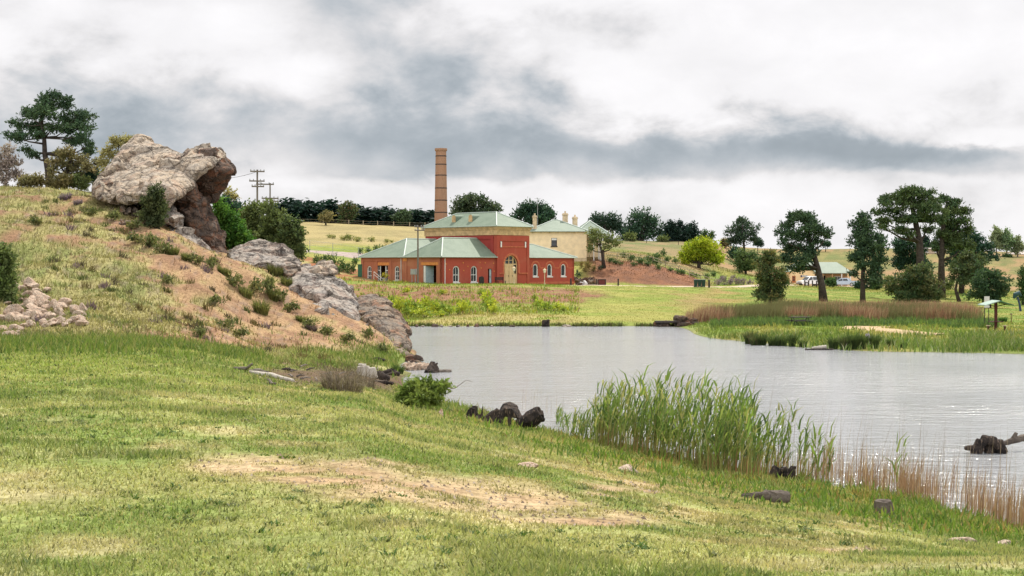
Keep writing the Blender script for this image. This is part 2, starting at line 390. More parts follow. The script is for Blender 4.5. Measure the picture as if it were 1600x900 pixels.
# ------------------------------------------------------------------ water
wm, wb = newmat('pond_water')
p = position()
r1 = noise_tex(mapping(p, (.55, 1.5, 1), (0, 0, .12)), 1.35, 3, .55, .4)
r2 = noise_tex(mapping(p, (1.0, 2.2, 1), (0, 0, -.1)), 4.6, 3, .6, .2)
r3 = noise_tex(mapping(p, (.5, 1.0, 1)), .09, 3, .5)
wb.inputs['Base Color'].default_value = (.29, .295, .30, 1)
wb.inputs['Roughness'].default_value = .12; wb.inputs['IOR'].default_value = 1.333
wb.inputs['Specular IOR Level'].default_value = .5
plug(bump((r1 * .75 + r2 * .25) * ramp(r3, .36, .62, .5, 1.2), .85, .2), wb.inputs['Normal'])
wv = [(-70, 14, 0), (150, 14, 0), (150, 124, 0), (-70, 124, 0)]
water = link('water', np_mesh('water', wv, [(0, 1, 2, 3)]), wm); tag(water, kind='structure')

# ------------------------------------------------------------------ world, sun, camera
w = bpy.data.worlds.new('World'); SC.world = w; w.use_nodes = True
E.T = w.node_tree; nt = w.node_tree
bg = nt.nodes['Background']
sky = nt.nodes.new('ShaderNodeTexSky'); sky.sky_type = 'NISHITA'; sky.sun_disc = False
sky.sun_elevation = math.asin(SUN.z); sky.sun_rotation = math.atan2(SUN.x, SUN.y)
sky.air_density = 1.0; sky.dust_density = 1.5
dirv = coord('Generated')
sep = nt.nodes.new('ShaderNodeSeparateXYZ'); nt.links.new(dirv.s, sep.inputs[0])
X, Y, Z = (E(sep.outputs[i]) for i in range(3))
Yc = E.op('MAXIMUM', Y, .25)
U = X / Yc; V = Z / Yc
cv = mapping(dirv, (1, 1, 1.75))
nA = noise_tex(cv, 4.6, 9, .52)
nB = noise_tex(cv, 17, 9, .55, .25)
nC = noise_tex(cv, 9, 10, .58, .15)
Uw = U + (nC - .5) * .10; Vw = V + (nB - .5) * .05 + (nA - .5) * .02
def gau(px, py, sx, sy, amp):
    a = (Uw - (px - 800) / F) / (sx / F); b = (Vw - (HZ - py) / F) / (sy / F)
    return E.op('EXPONENT', (a * a + b * b) * -.5) * amp
L = None
for q in ((130,50,200,55,.38),(270,45,150,50,.25),(420,80,110,40,.20),(1420,50,250,75,.70),(1090,95,150,48,.50),(1250,130,160,40,.30),(845,0,90,26,.45),(540,175,150,60,-.30),(740,205,120,50,-.30),(640,235,110,40,-.18),(930,35,60,45,-.34),
          (1110,232,220,30,-.46),(1330,238,170,20,-.16),(930,215,110,50,-.16),(1500,240,110,14,-.35),(1560,212,60,8,.45),(60,150,120,45,-.22),(450,258,60,18,.30),(620,60,110,40,-.16),(330,150,110,50,.06),(520,130,90,30,.10)):
    t = gau(*q); L = t if L is None else L + t
low = ramp(V + (nB - .5) * .035 + (nA - .5) * .03, .056, .066, .42, 0.)
front = ramp(Y, .2, .6)
s_ = (L + low) * front + (nA - .5) * 1.35 + (nC - .5) * 1.15 + (nB - .5) * .70
bright = ramp(s_, -.62, .46, .44, .92) + (nB - .5) * .20 + (nC - .5) * .16 + (nA - .5) * .12
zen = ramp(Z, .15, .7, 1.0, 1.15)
back_fill = ramp(Y, .05, -.45, 1.0, 2.1)  # sky behind the camera brightened, added fill for faces turned towards it
br2 = E.op('MINIMUM', bright * zen * back_fill, 2.6)
tintc = mixc(ramp(bright, .36, .8), (.84, .955, 1.06), (1.0, .985, 1.0))
mul = nt.nodes.new('ShaderNodeVectorMath'); mul.operation = 'SCALE'
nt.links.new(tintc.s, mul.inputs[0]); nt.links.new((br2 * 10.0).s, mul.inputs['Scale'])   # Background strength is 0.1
cover_f = ramp(nA, .25, .36, .93, .98)
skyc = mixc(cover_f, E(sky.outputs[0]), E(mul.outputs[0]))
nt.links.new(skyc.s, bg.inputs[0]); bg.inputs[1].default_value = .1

sl = bpy.data.lights.new('sun', 'SUN'); sl.energy = 5.0; sl.angle = math.radians(.6); sl.color = (1, .95, .86)
so = bpy.data.objects.new('sun', sl); COL.objects.link(so); so.rotation_euler = SUN.to_track_quat('Z', 'Y').to_euler(); so.location = (0, 0, 60)

cam = bpy.data.cameras.new('camera'); cam.sensor_width = 36; cam.lens = 36 * F / 1600
cam.shift_y = -35 / 1600; cam.clip_start = .1; cam.clip_end = 8000
co = bpy.data.objects.new('camera', cam); COL.objects.link(co); co.location = (0, 0, CH); co.rotation_euler = (math.pi / 2, 0, 0)
SC.camera = co
SC.view_settings.view_transform = 'Standard'; SC.view_settings.look = 'None'; SC.view_settings.exposure = .05; SC.view_settings.gamma = 1
SC.cycles.use_denoising = True
SC.cycles.max_bounces = 6; SC.cycles.transparent_max_bounces = 4; SC.cycles.diffuse_bounces = 3; SC.cycles.glossy_bounces = 3
SC.cycles.caustics_reflective = False; SC.cycles.caustics_refractive = False
# ------------------------------------------------------------------ rocks
def rockmat(name, c1, c2, c3, scale=.9, lich=.35, rust=0., bmp=.9):
    m, b = newmat(name)
    p = position()
    n1 = noise_tex(p, scale, 6, .62, .5); n2 = noise_tex(p, scale * 5, 5, .65); n3 = noise_tex(mapping(p, (1, 1, 2.4), (.5, .2, .3)), scale * 2.1, 5, .6, 1.2)
    c = mixc(ramp(n1, .36, .62), c1, c2)
    c = mixc(ramp(n2, .50, .62) * .75, c, c3)
    n4 = noise_tex(p, scale * 13, 4, .7); c = mixc(ramp(n4, .54, .66) * lich * 1.2, c, (.52, .47, .40)); c = mixc(ramp(n4, .46, .36) * .55, c, (.10, .08, .07))
    c = mixc(ramp(n3, .60, .70) * lich, c, (.44, .41, .35))
    c = mixc(ramp(n3, .42, .34) * .6, c, (.09, .075, .065))
    if rust: c = mixc(ramp(noise_tex(p, scale * 1.2, 5, .6, .8), .50, .62) * rust, c, (.34, .115, .04))
    vo = E.T.nodes.new('ShaderNodeTexVoronoi'); vo.feature = 'DISTANCE_TO_EDGE'; vo.inputs['Scale'].default_value = scale * 1.0
    wv = E.T.nodes.new('ShaderNodeVectorMath'); wv.operation = 'MULTIPLY_ADD'; E.T.links.new(noise_tex(p, scale * 2.5, 4, .6, 0, 1).s, wv.inputs[0]); wv.inputs[1].default_value = (.9, .9, .9); E.T.links.new(mapping(p, (1, 1, 1.7), (.3, .5, .2)).s, wv.inputs[2])
    E.T.links.new(wv.outputs[0], vo.inputs['Vector']); ve = E(vo.outputs['Distance'])
    c = mixc(ramp(ve, .05, .0) * .75, c, (.05, .04, .035))
    plug(c, b.inputs['Base Color']); b.inputs['Roughness'].default_value = .92; b.inputs['Specular IOR Level'].default_value = .15
    plug(bump(n3 * .5 + n2 * .4 + n4 * .25 + ramp(ve, 0., .12) * .5, bmp, .16), b.inputs['Normal'])
    return m
MAT['rock_pale'] = rockmat('rock_pale', (.40, .345, .28), (.44, .35, .255), (.22, .185, .155), .8, .5, .16)
MAT['rock_dark'] = rockmat('rock_dark', (.105, .08, .066), (.13, .086, .062), (.05, .04, .036), .9, .07, .28)
MAT['rock_grey'] = rockmat('rock_grey', (.28, .255, .23), (.36, .31, .26), (.13, .115, .105), .8, .5, .14)
MAT['rock_tip'] = rockmat('rock_tip', (.20, .17, .14), (.25, .185, .13), (.09, .075, .065), .9, .3, .30)
MAT['rock_pink'] = rockmat('rock_pink', (.52, .38, .28), (.57, .46, .35), (.40, .25, .17), 3., .5, .15, .5)

def hull(pts):
    bm = bmesh.new()
    for p in pts: bm.verts.new(p)
    r = bmesh.ops.convex_hull(bm, input=bm.verts)
    junk = [e for e in r['geom_interior'] + r['geom_unused'] if isinstance(e, bmesh.types.BMVert)]
    if junk: bmesh.ops.delete(bm, geom=list(set(junk)), context='VERTS')
    bmesh.ops.recalc_face_normals(bm, faces=bm.faces)
    v = [tuple(x.co) for x in bm.verts]; bm.verts.index_update(); f = [tuple(q.index for q in x.verts) for x in bm.faces]; bm.free()
    return v, f
def rock(name, hulls, vox, amp, m, label, cat='rock', group=None, strata=(.3, .1, 1), parent=None, seed=0., blocky=1.):
    """hulls: lists of world points; joined into one weathered solid"""
    mb = MB()
    for h in hulls: mb.add(*hull(h))
    me = bpy.data.meshes.new(name); me.from_pydata(mb.v, [], mb.f)
    o = link(name, me)
    md = o.modifiers.new('r', 'REMESH'); md.mode = 'VOXEL'; md.voxel_size = vox
    dg = bpy.context.evaluated_depsgraph_get(); me2 = bpy.data.meshes.new_from_object(o.evaluated_get(dg))
    o.modifiers.clear(); o.data = me2; bpy.data.meshes.remove(me)
    n = len(me2.vertices); co = np.empty(n * 3, np.float32); no = np.empty(n * 3, np.float32)
    me2.vertices.foreach_get('co', co); me2.vertices.foreach_get('normal', no)
    co = co.reshape(-1, 3); no = no.reshape(-1, 3); x, y, z = co.T + seed
    s = Vector(strata).normalized(); t = x * s.x + y * s.y + z * s.z + fbm(x * .5, y * .5, z * .5, 3) * 1.2
    a = (fbm(x * .45 / 1, y * .45, z * .45, 4) - .5) * 2.2
    ridg = -np.abs(fbm(x * 1.1, y * 1.1, z * 1.1, 3) - .5) * 2.0 + .2
    step = np.abs(((t * 1.3) % 1) - .5) * 1.0 - .25
    fine = (fbm(x * 4, y * 4, z * 4, 3) - .5)
    ext = float(np.ptp(co, axis=0).max()); nc = 46
    rs = np.random.default_rng(int(seed * 10) + 5)
    lo, hi_ = co.min(0), co.max(0); cells = lo + (hi_ - lo) * rs.random((nc, 3))
    wob = np.stack([fbm(x * 1.5, y * 1.5, z * 1.5 + 9 * i, 2) for i in range(3)], -1) - .5
    dd_ = ((co[:, None, :] + wob[:, None, :] * ext * .035 - cells[None]) ** 2 * np.array([1, 1, 1.6])).sum(-1); ci = dd_.argmin(1)
    dirs = rs.normal(size=(nc, 3)); off = rs.normal(size=nc)
    tilt = ((co - cells[ci]) * dirs[ci]).sum(1) / ext
    disp = amp * (a * (.2 + .5 * (1 - blocky)) + ridg * .5 + step * .8 + fine * .8 + blocky * (np.clip(off[ci], -1.5, 1.5) * 1.0 + np.clip(tilt * 5.0, -1.8, 1.8)))
    co = co + no * disp[:, None]
    c = Vector(co.mean(0)); c.z = float(co[:, 2].min())
    me2.vertices.foreach_set('co', (co - np.array(c)).astype(np.float32).ravel())
    me2.polygons.foreach_set('use_smooth', np.zeros(len(me2.polygons), bool)); me2.materials.clear(); me2.materials.append(m); me2.update()
    o.location = c
    if parent is not None: o.parent = parent; o.location = c - parent.location
    else: tag(o, label, cat, group)
    return o
def slab(front, d, th, back=None, shrink=.82, lean=0., tilt=1.1):
    """photo outline at distance d (or per point) with a real thickness behind it"""
    pts = []
    q = [(p[0], p[1], p[2] if len(p) > 2 else d) for p in front]
    cx = sum(p[0] for p in q) / len(q); cy = sum(p[1] for p in q) / len(q)
    q = [(px, py, dd + (cy - py) / F * d * tilt) for px, py, dd in q]
    for px, py, dd in q: pts.append(W(px, py, dd))
    for px, py, dd in q:
        pts.append(W(cx + (px - cx) * shrink, cy + (py - cy) * shrink + lean, dd + th))
    for px, py, dd in q:
        pts.append(W(cx + (px - cx) * .7, cy + (py - cy) * .7, dd - th * .08))
    return pts

big = thing('boulder_outcrop', 'huge weathered pale boulder with dark overhanging head on top of the left slope', 'boulder', W(250, 310, 97))
rock('body', [slab([(150,303,96),(158,282,97),(178,258,98),(196,232,99),(216,218,99),(250,228,98),(280,238,97),(302,250,96),(300,290,94),(262,318,93),(205,318,94)], 97, 7, tilt=1.35)], .14, .27, MAT['rock_pale'], None, parent=big)
rock('overhang', [slab([(284,246,96.5),(296,236,97),(322,237,97),(345,240,96),(364,264,95),(357,285,96),(332,316,97.5),(305,305,96.5),(284,285,96)], 96, 5, shrink=.9, tilt=-.55)], .14, .2, MAT['rock_dark'], None, parent=big, seed=3)
rock('cap', [slab([(283,243,95.9),(297,233,96.2),(322,234,96.2),(343,236,95.4),(352,246,95.2),(330,252,94.6),(308,262,94.4),(300,280,94.6),(288,268,95)], 95, 4, shrink=.9, tilt=1.2)], .13, .18, MAT['rock_pale'], None, parent=big, seed=5)
rock('pillar_rock', [slab([(268,302,94),(286,290,93.5),(302,288,93.6),(322,310,94.4),(331,345,94.2),(334,378,93.5),(310,384,93),(292,362,93),(276,330,93.6)], 94, 5, tilt=-.15)], .13, .2, MAT['rock_dark'], 'dark red-brown upright rock standing under the overhang of the huge boulder', seed=8)
rock('foot_rock', [slab([(326,350,95),(340,352,95.5),(350,382,95),(353,402,94),(330,406,93),(318,385,93.5)], 94, 4, tilt=.1)], .14, .16, MAT['rock_dark'], 'dark rock wedge at the foot of the upright rock beside the bright green bush', seed=12)
rock('rock_ledge', [slab([(254,352,91),(275,360,90.5),(302,372,90),(322,392,90),(334,408,89.5),(312,408,88.5),(288,396,88),(264,376,89.5)], 90, 4)], .13, .22, MAT['rock_grey'], 'sloping grey rock ledge below the upright rock, above the grass tussocks', seed=15)
rock('rock_block', [slab([(256,318,92.5),(272,318,92),(282,340,91.5),(284,362,91.5),(268,358,91),(256,340,91.5)], 92, 3)], .12, .2, MAT['rock_grey'], 'broken grey layered rock block left of the dark upright rock', seed=18)
rock('rock_lump', [slab([(146,300,94),(158,284,94),(168,282,94),(180,296,93.6),(176,312,93.4),(154,314,93.4)], 94, 3)], .12, .14, MAT['rock_tip'], 'brown split rock lump at the left foot of the huge boulder', seed=21)
rock('rock_lump', [slab([(180,296,93),(192,288,93.2),(208,296,93),(218,310,92.6),(200,316,92.4),(182,312,92.5)], 93, 3)], .12, .14, MAT['rock_pale'], 'small pale rock lump wedged under the lower edge of the huge boulder', seed=24)
for k, (px, py, r, lab) in enumerate(((205,330,16,'reddish flat rock half buried in the slope below the huge boulder'),(228,345,14,'reddish half buried rock just left of the dark shrub under the boulder'),(196,345,10,'small reddish rock lowest of three half buried under the boulder'))):
    d = hitd(px, py + 5, 60); s = r * d / F
    c = Vector(((px - 800) / F * d, d, float(ground((px - 800) / F * d, d))))
    rock('slope_rock', [[c + Vector((s * math.cos(a) * (1 if j else .7), s * .8 * math.sin(a), s * (.0 if j else .5))) for a in np.arange(0, 6.2, .8) for j in (0, 1)]], .1, .14, MAT['rock_tip'], lab, seed=30 + k)
rock('boulder', [slab([(357,398,91),(370,388,92),(392,382,93),(412,383,93),(440,389,92.5),(458,398,92),(474,410,91),(466,420,90),(430,420,89.5),(398,420,89.5),(366,416,90)], 91, 5)], .13, .2, MAT['rock_grey'], 'broad grey boulder above the slope in front of the olive shrubs', seed=40)
rock('boulder', [slab([(452,428,87),(470,419,88),(492,415,88),(508,416,87.5),(524,432,86.5),(545,452,85.5),(560,478,84),(560,510,82.5),(548,524,81),(524,516,80.5),(500,500,81),(474,478,82.5),(452,452,85)], 85, 5)], .13, .22, MAT['rock_grey'], 'large tilted grey slab of rock halfway down the left slope', seed=44, strata=(.6, .1, .6))
rock('boulder', [slab([(484,424,89),(500,412,90),(518,410,90),(526,426,88.5),(508,432,88)], 88, 3)], .11, .12, MAT['rock_pale'], 'small pale boulder perched at the top end of the large tilted slab', seed=47)
rock('boulder', [slab([(552,480,84),(564,464,85),(586,462,85),(608,474,84.5),(626,494,83.5),(637,520,82.5),(640,548,81),(610,548,80),(578,536,80),(556,514,81.5)], 83, 5)], .13, .22, MAT['rock_tip'], 'brown cracked boulder at the point between the tilted slab and the pond', seed=51)
rock('boulder', [slab([(576,518,79.5),(602,504,80.5),(626,510,80.5),(639,530,80),(645,556,78.5),(626,566,77.5),(596,552,78),(578,538,78.6)], 79, 3)], .12, .18, MAT['rock_tip'], 'rust coloured rock lowest on the point, dipping into the pond', seed=55)
rock('boulder', [slab([(548,522,79),(566,514,79.5),(590,528,79),(600,540,78),(570,538,77.4),(550,532,78)], 79, 2)], .1, .16, MAT['rock_pale'], 'pale orange flat rock at the foot of the brown cracked boulder', seed=58)
rock('boulder', [slab([(630,556,75.5),(642,550,76),(655,558,75),(660,567,74),(640,570,73.4)], 75, 1.6)], .09, .1, MAT['rock_dark'], 'dark wet rock just off the point at the water edge', seed=61)
rock('boulder', [slab([(440,420,88),(448,412,88.6),(462,412,88.6),(468,424,87.4),(452,434,86.6)], 88, 2)], .1, .1, MAT['rock_tip'], 'brown rock between the broad grey boulder and the tilted slab', seed=63)
rock('boulder', [slab([(396,424,88),(412,420,88.4),(430,430,87.6),(432,446,86.2),(404,440,86.6)], 88, 2)], .1, .12, MAT['rock_tip'], 'pinkish brown rock under the dark shrub below the broad grey boulder', seed=66)
for k, (px, py) in enumerate(((640,578),(650,576),(660,580),(654,583),(644,584))):
    d = 68 + k * .3; s = .22 + .12 * ((k * 37) % 5) / 5
    c = Vector(((px - 800) / F * d, d, .05))
    rock('shore_stone', [[c + Vector((s * 1.5 * math.cos(a + k), s * math.sin(a + k), s * .6 * (1 if j else -.5))) for a in np.arange(0, 6.2, .9) for j in (0, 1)]], .07, .05, MAT['rock_pink'], 'pinkish stone in the small cluster at the water edge by the black stump', 'stone', 'stones at the water edge', seed=70 + k)

# the pile of broken rocks on the far left: five shapes, many copies
def chip(seed, name='rubble_stone'):
    r = random.Random(seed); bm = bmesh.new(); bmesh.ops.create_icosphere(bm, subdivisions=3, radius=1)
    pl = [(Vector((r.gauss(0,1), r.gauss(0,1), r.gauss(0,1))).normalized(), r.uniform(.55, .95)) for _ in range(13)]
    for v in bm.verts:
        d = v.co.normalized(); t = 1.1
        for n, h in pl:
            c = d.dot(n)
            if c > 1e-3: t = min(t, h / c)
        v.co = d * t * (1 + .05 * mnoise.noise(d * 3 + Vector((seed,) * 3)))
    me = bpy.data.meshes.new(name); bm.to_mesh(me); bm.free(); me.materials.append(MAT['rock_pink']); return me
chips = [chip(s) for s in range(7)]
r = random.Random(5)
pile = []
for k in range(78):
    t = r.random()
    if k < 26: px, py = r.uniform(12, 62) , r.uniform(440, 490)
    elif k < 62: px, py = r.uniform(14, 132), r.uniform(468, 515)
    else: px, py = r.uniform(-6, 90), r.uniform(480, 525)
    if py < 470 and px > 58: continue
    if py < 470 - (px - 12) * .0 and px > 62: continue
    if px > 70 and py < 462 + (px - 60) * .35: py = 462 + (px - 60) * .35 + r.uniform(0, 22)
    if px > 60 and py > 512: py = 505
    pile.append((px, py, r.uniform(6.0, 12.0) * (1.35 if k % 9 == 0 else 1)))
pile += [(73, 453, 7), (30, 500, 13), (52, 486, 13), (45, 462, 11), (5, 497, 14), (128, 483, 10), (104, 474, 9), (20, 512, 8), (85, 478, 10), (62, 497, 10), (98, 492, 8), (108, 503, 8)]
for k, (px, py, s) in enumerate(pile):
    d = hitd(px, min(py + 3, 526), 40, 110)
    o = bpy.data.objects.new('rubble_stone', chips[k % 7]); COL.objects.link(o)
    m_ = s * d / F
    g0 = G(px, d)
    o.location = g0 + Vector((0, 0, m_ * r.uniform(.2, .55))); o.rotation_euler = (r.uniform(-.5, .5), r.uniform(-.5, .5), r.uniform(0, 6.28))
    o.scale = (m_ * r.uniform(.9, 1.35), m_ * r.uniform(.7, 1.1), m_ * r.uniform(.5, .9))
    tag(o, 'broken pinkish stone in the loose rock pile at the left foot of the slope', 'stone', 'stones of the rock pile')

# ------------------------------------------------------------------ the brick waterworks building
def brickmat(name, c, c2, patch, mort=(.42,.36,.30), amt=.35):
    m, b = newmat(name)
    v = coord('Object')
    br = E.T.nodes.new('ShaderNodeTexBrick'); br.inputs['Scale'].default_value = 1
    br.inputs['Brick Width'].default_value = .24; br.inputs['Row Height'].default_value = .086; br.inputs['Mortar Size'].default_value = .006
    sp = E.T.nodes.new('ShaderNodeSeparateXYZ'); E.T.links.new(v.s, sp.inputs[0])
    cb = E.T.nodes.new('ShaderNodeCombineXYZ'); E.T.links.new((E(sp.outputs[0]) + E(sp.outputs[1])).s, cb.inputs[0]); E.T.links.new(sp.outputs[2], cb.inputs[1])
    E.T.links.new(cb.outputs[0], br.inputs['Vector'])
    br.inputs['Color1'].default_value = (*c, 1); br.inputs['Color2'].default_value = (*c2, 1); br.inputs['Mortar'].default_value = (*mort, 1)
    base = E(br.outputs[0])
    flat = mixc(.5, c, c2)
    base = mixc(amt, flat, base)
    n = noise_tex(v, .55, 6, .65, .4); n2 = noise_tex(mapping(v, (1, 1, .25)), 2.2, 5, .6)
    base = mixc(ramp(n, .48, .68) * .5, base, patch)
    base = mixc(ramp(n2, .55, .72) * .3, base, tuple(x * .55 for x in c))
    plug(base, b.inputs['Base Color']); b.inputs['Roughness'].default_value = .85; b.inputs['Specular IOR Level'].default_value = .2
    return m
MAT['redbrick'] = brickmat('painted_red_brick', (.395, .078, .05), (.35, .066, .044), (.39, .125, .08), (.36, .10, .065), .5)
MAT['brownbrick'] = brickmat('brown_brick', (.42, .145, .075), (.34, .10, .055), (.45, .21, .12))
MAT['towerbrick'] = brickmat('shaded_red_brick', (.33, .05, .04), (.30, .045, .038), (.31, .07, .055), (.30, .06, .05), .5)  # the front's red brick, darkened in colour for the shaded tower flanks
MAT['stackbrick'] = brickmat('stack_brick', (.36, .20, .12), (.29, .155, .095), (.33, .16, .095))
MAT['creamband'] = simple('cream_render', (.55, .38, .20), .8, .3, 2)
MAT['orangeband'] = simple('orange_brick_lintel', (.62, .24, .07), .8, .2, 4)
MAT['archband'] = simple('arch_brick', (.50, .14, .07), .8, .3, 5)
MAT['white'] = simple('white_paint', (.74, .73, .70), .5, .1, 6)
MAT['timber'] = simple('cream_timber_door', (.66, .47, .26), .6, .2, 5, stretch=(3, 3, .4))
MAT['glass'] = simple('window_glass', (.022, .028, .032), .08, .4, 1.5, spec=.6)
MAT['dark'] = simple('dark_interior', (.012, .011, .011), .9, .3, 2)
MAT['greyleaf'] = simple('blue_grey_door', (.34, .42, .44), .6, .15, 4)
MAT['iron'] = simple('dark_iron', (.035, .03, .03), .5, .3, 6, metal=.3)
MAT['galv'] = simple('grey_metal_box', (.33, .34, .34), .5, .15, 5)
MAT['polewood'] = simple('grey_pole_timber', (.17, .145, .12), .9, .35, 5, stretch=(4, 4, .3))
def roofmat(name, c, c2):
    m, b = newmat(name); v = coord('Object')
    n = noise_tex(v, .7, 5, .6); n2 = noise_tex(mapping(v, (1, 1, 1)), 5, 4, .6)
    cc = mixc(ramp(n * .6 + n2 * .4, .38, .62), c, c2)
    plug(cc, b.inputs['Base Color']); b.inputs['Roughness'].default_value = .65; b.inputs['Specular IOR Level'].default_value = .2
    return m
MAT['greenroof'] = roofmat('pale_green_metal_roof', (.14, .185, .135), (.18, .225, .168))
MAT['greyroof'] = roofmat('pale_green_house_roof', (.175, .22, .17), (.215, .26, .205))
MAT['ridge'] = simple('pale_ridge_capping', (.42, .48, .42), .5, .1, 3)

def arch_poly(x0, x1, z0, z1, arch, n=9):
    if arch <= 0: return [(x0, z0), (x1, z0), (x1, z1), (x0, z1)]
    c = (x0 + x1) / 2; rx = (x1 - x0) / 2
    return [(x0, z0), (x1, z0)] + [(c + rx * math.cos(math.pi * k / n), z1 - arch + arch * math.sin(math.pi * k / n)) for k in range(n + 1)]
def wall_panel(name, L, H, openings, m, parent, M, th=.32, top=None):
    """wall in the local x-z plane, outer face at y=0, thickness towards +y, with real openings; M places it"""
    bm = bmesh.new(); edges = []
    loops = [top or [(0, 0), (L, 0), (L, H), (0, H)]] + [arch_poly(*o) for o in openings]
    for lp in loops:
        vs = [bm.verts.new((x, 0, z)) for x, z in lp]
        edges += [bm.edges.new((vs[i], vs[(i + 1) % len(vs)])) for i in range(len(vs))]
    bmesh.ops.triangle_fill(bm, edges=edges, use_beauty=True)
    ex = bmesh.ops.extrude_face_region(bm, geom=list(bm.faces))
    bmesh.ops.translate(bm, vec=(0, th, 0), verts=[v for v in ex['geom'] if isinstance(v, bmesh.types.BMVert)])
    bmesh.ops.recalc_face_normals(bm, faces=bm.faces)
    me = bpy.data.meshes.new(name); bm.transform(M); bm.to_mesh(me); bm.free()
    return link(name, me, m, parent)
def ring(x0, x1, z0, z1, arch, wd, y0, y1):
    """frame ring following an arched opening"""
    a = arch_poly(x0, x1, z0, z1, arch); b = arch_poly(x0 + wd, x1 - wd, z0 + wd, z1 - wd, max(0, arch - wd) if arch else 0)
    n = len(a); v = [(p[0], y0, p[1]) for p in a] + [(p[0], y0, p[1]) for p in b] + [(p[0], y1, p[1]) for p in a] + [(p[0], y1, p[1]) for p in b]
    f = []
    for i in range(n):
        j = (i + 1) % n
        f += [(i, j, n+j, n+i), (2*n+j, 2*n+i, 3*n+i, 3*n+j), (n+i, n+j, 3*n+j, 3*n+i), (j, i, 2*n+i, 2*n+j)]
    return v, f
def xf(v, M): return [tuple(M @ Vector(p)) for p in v]
def window(x0, x1, z0, z1, arch, parent, M, wd=.11, bars=(1, 2), sill=True, depth=.13, m=None):
    mb = MB(); v, f = ring(x0 + .004, x1 - .004, z0 + .004, z1 - .004, arch, wd, depth - .06, depth + .05); mb.add(xf(v, M), f)
    for k in range(1, bars[0] + 1):
        x = x0 + (x1 - x0) * k / (bars[0] + 1); mb.box(x - .02, x + .02, depth - .02, depth + .03, z0 + wd, z1 - wd * .6 - (0 if abs(x - (x0+x1)/2) < .05 else arch * .4), M)
    for k in range(1, bars[1] + 1):
        z = z0 + (z1 - arch * .4 - z0) * k / (bars[1] + 1); mb.box(x0 + wd, x1 - wd, depth - .03, depth + .035, z - .035, z + .035, M)
    w_ = mb.build('window', m or MAT['white'], parent)
    pm = MB(); q = arch_poly(x0 + wd * .8, x1 - wd * .8, z0 + wd * .8, z1 - wd * .8, max(0, arch - wd * .8) if arch else 0)
    pm.prism(q, depth + .055, depth + .075); pm.v = xf(pm.v, M); pm.build('pane', MAT['glass'], w_)
    if sill:
        s = MB(); s.box(x0 - .08, x1 + .08, -.07, depth, z0 - .13, z0 - .003, M); s.build('sill', m or MAT['white'], w_)
    return w_
def hip_roof(name, u0, u1, v0, v1, ze, rise, parent, m, over=.3, along='u', hips=(1, 1), caps=True, capm=None, th=.09):
    """hip roof over a rectangle; hips says which ends slope (0 = butts a wall)"""
    a0 = u0 - (over if hips[0] or along == 'v' else 0); a1 = u1 + (over if hips[1] or along == 'v' else 0); b0 = v0 - over; b1 = v1 + over
    if along == 'v':
        a0, a1 = u0 - over, u1 + over; b0 = v0 - (over if hips[0] else 0); b1 = v1 + (over if hips[1] else 0)
        h = (a1 - a0) / 2; c = (a0 + a1) / 2
        R0 = (c, b0 + (h if hips[0] else 0), ze + rise); R1 = (c, b1 - (h if hips[1] else 0), ze + rise)
        E4 = [(a0, b0, ze), (a1, b0, ze), (a1, b1, ze), (a0, b1, ze)]
        faces = [((1, 2, 5, 4)), ((3, 0, 4, 5)), ((0, 1, 4)), ((2, 3, 5))]
    else:
        h = (b1 - b0) / 2; c = (b0 + b1) / 2
        R0 = (a0 + (h if hips[0] else 0), c, ze + rise); R1 = (a1 - (h if hips[1] else 0), c, ze + rise)
        E4 = [(a0, b0, ze), (a1, b0, ze), (a1, b1, ze), (a0, b1, ze)]
        faces = [(0, 1, 5, 4), (2, 3, 4, 5), (3, 0, 4), (1, 2, 5)]
    top = E4 + [R0, R1]; bot = [(x, y, z - th) for x, y, z in top]
    f = list(faces) + [tuple(i + 6 for i in reversed(q)) for q in faces] + [(i, (i+1) % 4, (i+1) % 4 + 6, i + 6) for i in range(4)]
    mb = MB(); mb.add(top + bot, f); r_ = mb.build(name, m, parent)
    if caps:
        cp = MB()
        pr = [(4, 5)] + ([(0, 4), (1 if along == 'v' else 3, 4)] if hips[0] else []) + ([(2, 5), (3 if along == 'v' else 1, 5)] if hips[1] else [])
        for i, j in pr: cp.tube([Vector(top[i]) + Vector((0, 0, .02)), Vector(top[j]) + Vector((0, 0, .02))], .085, 6)
        for i in range(4):                                   # gutter line
            p, q = Vector(top[i]), Vector(top[(i+1) % 4])
            n_ = Vector((q.y - p.y, p.x - q.x, 0)).normalized() * .05
            if not hips[0] and ((along == 'u' and i == 3) or (along == 'v' and i == 0)): continue
            if not hips[1] and ((along == 'u' and i == 1) or (along == 'v' and i == 2)): continue
            cp.tube([p + n_ - Vector((0, 0, .05)), q + n_ - Vector((0, 0, .05))], .06, 6)
        cp.build('capping', capm or MAT['ridge'], r_)
    return r_

ang = math.radians(46.0); BZ = 2.6
O = Vector((-8.515, 172.0, BZ))
bld = thing('brick_building', 'red and brown brick waterworks building with pale green hipped roofs and a tall centre block', 'building', O, ang)
I4 = Matrix.Identity(4)
def wallM(u, v, rot): return Matrix.Translation((u, v, 0)) @ Matrix.Rotation(math.radians(rot), 4, 'Z')
FRONT = lambda u, v: wallM(u, v, 0)                    # faces -v (right hand faces)
LEFT = lambda u, v, L: wallM(u, v + L, -90)            # faces -u; local x runs from far to near
TZ = 7.42; EZ = 3.5; U1 = 9.36; U2 = 15.21; U3 = 25.3
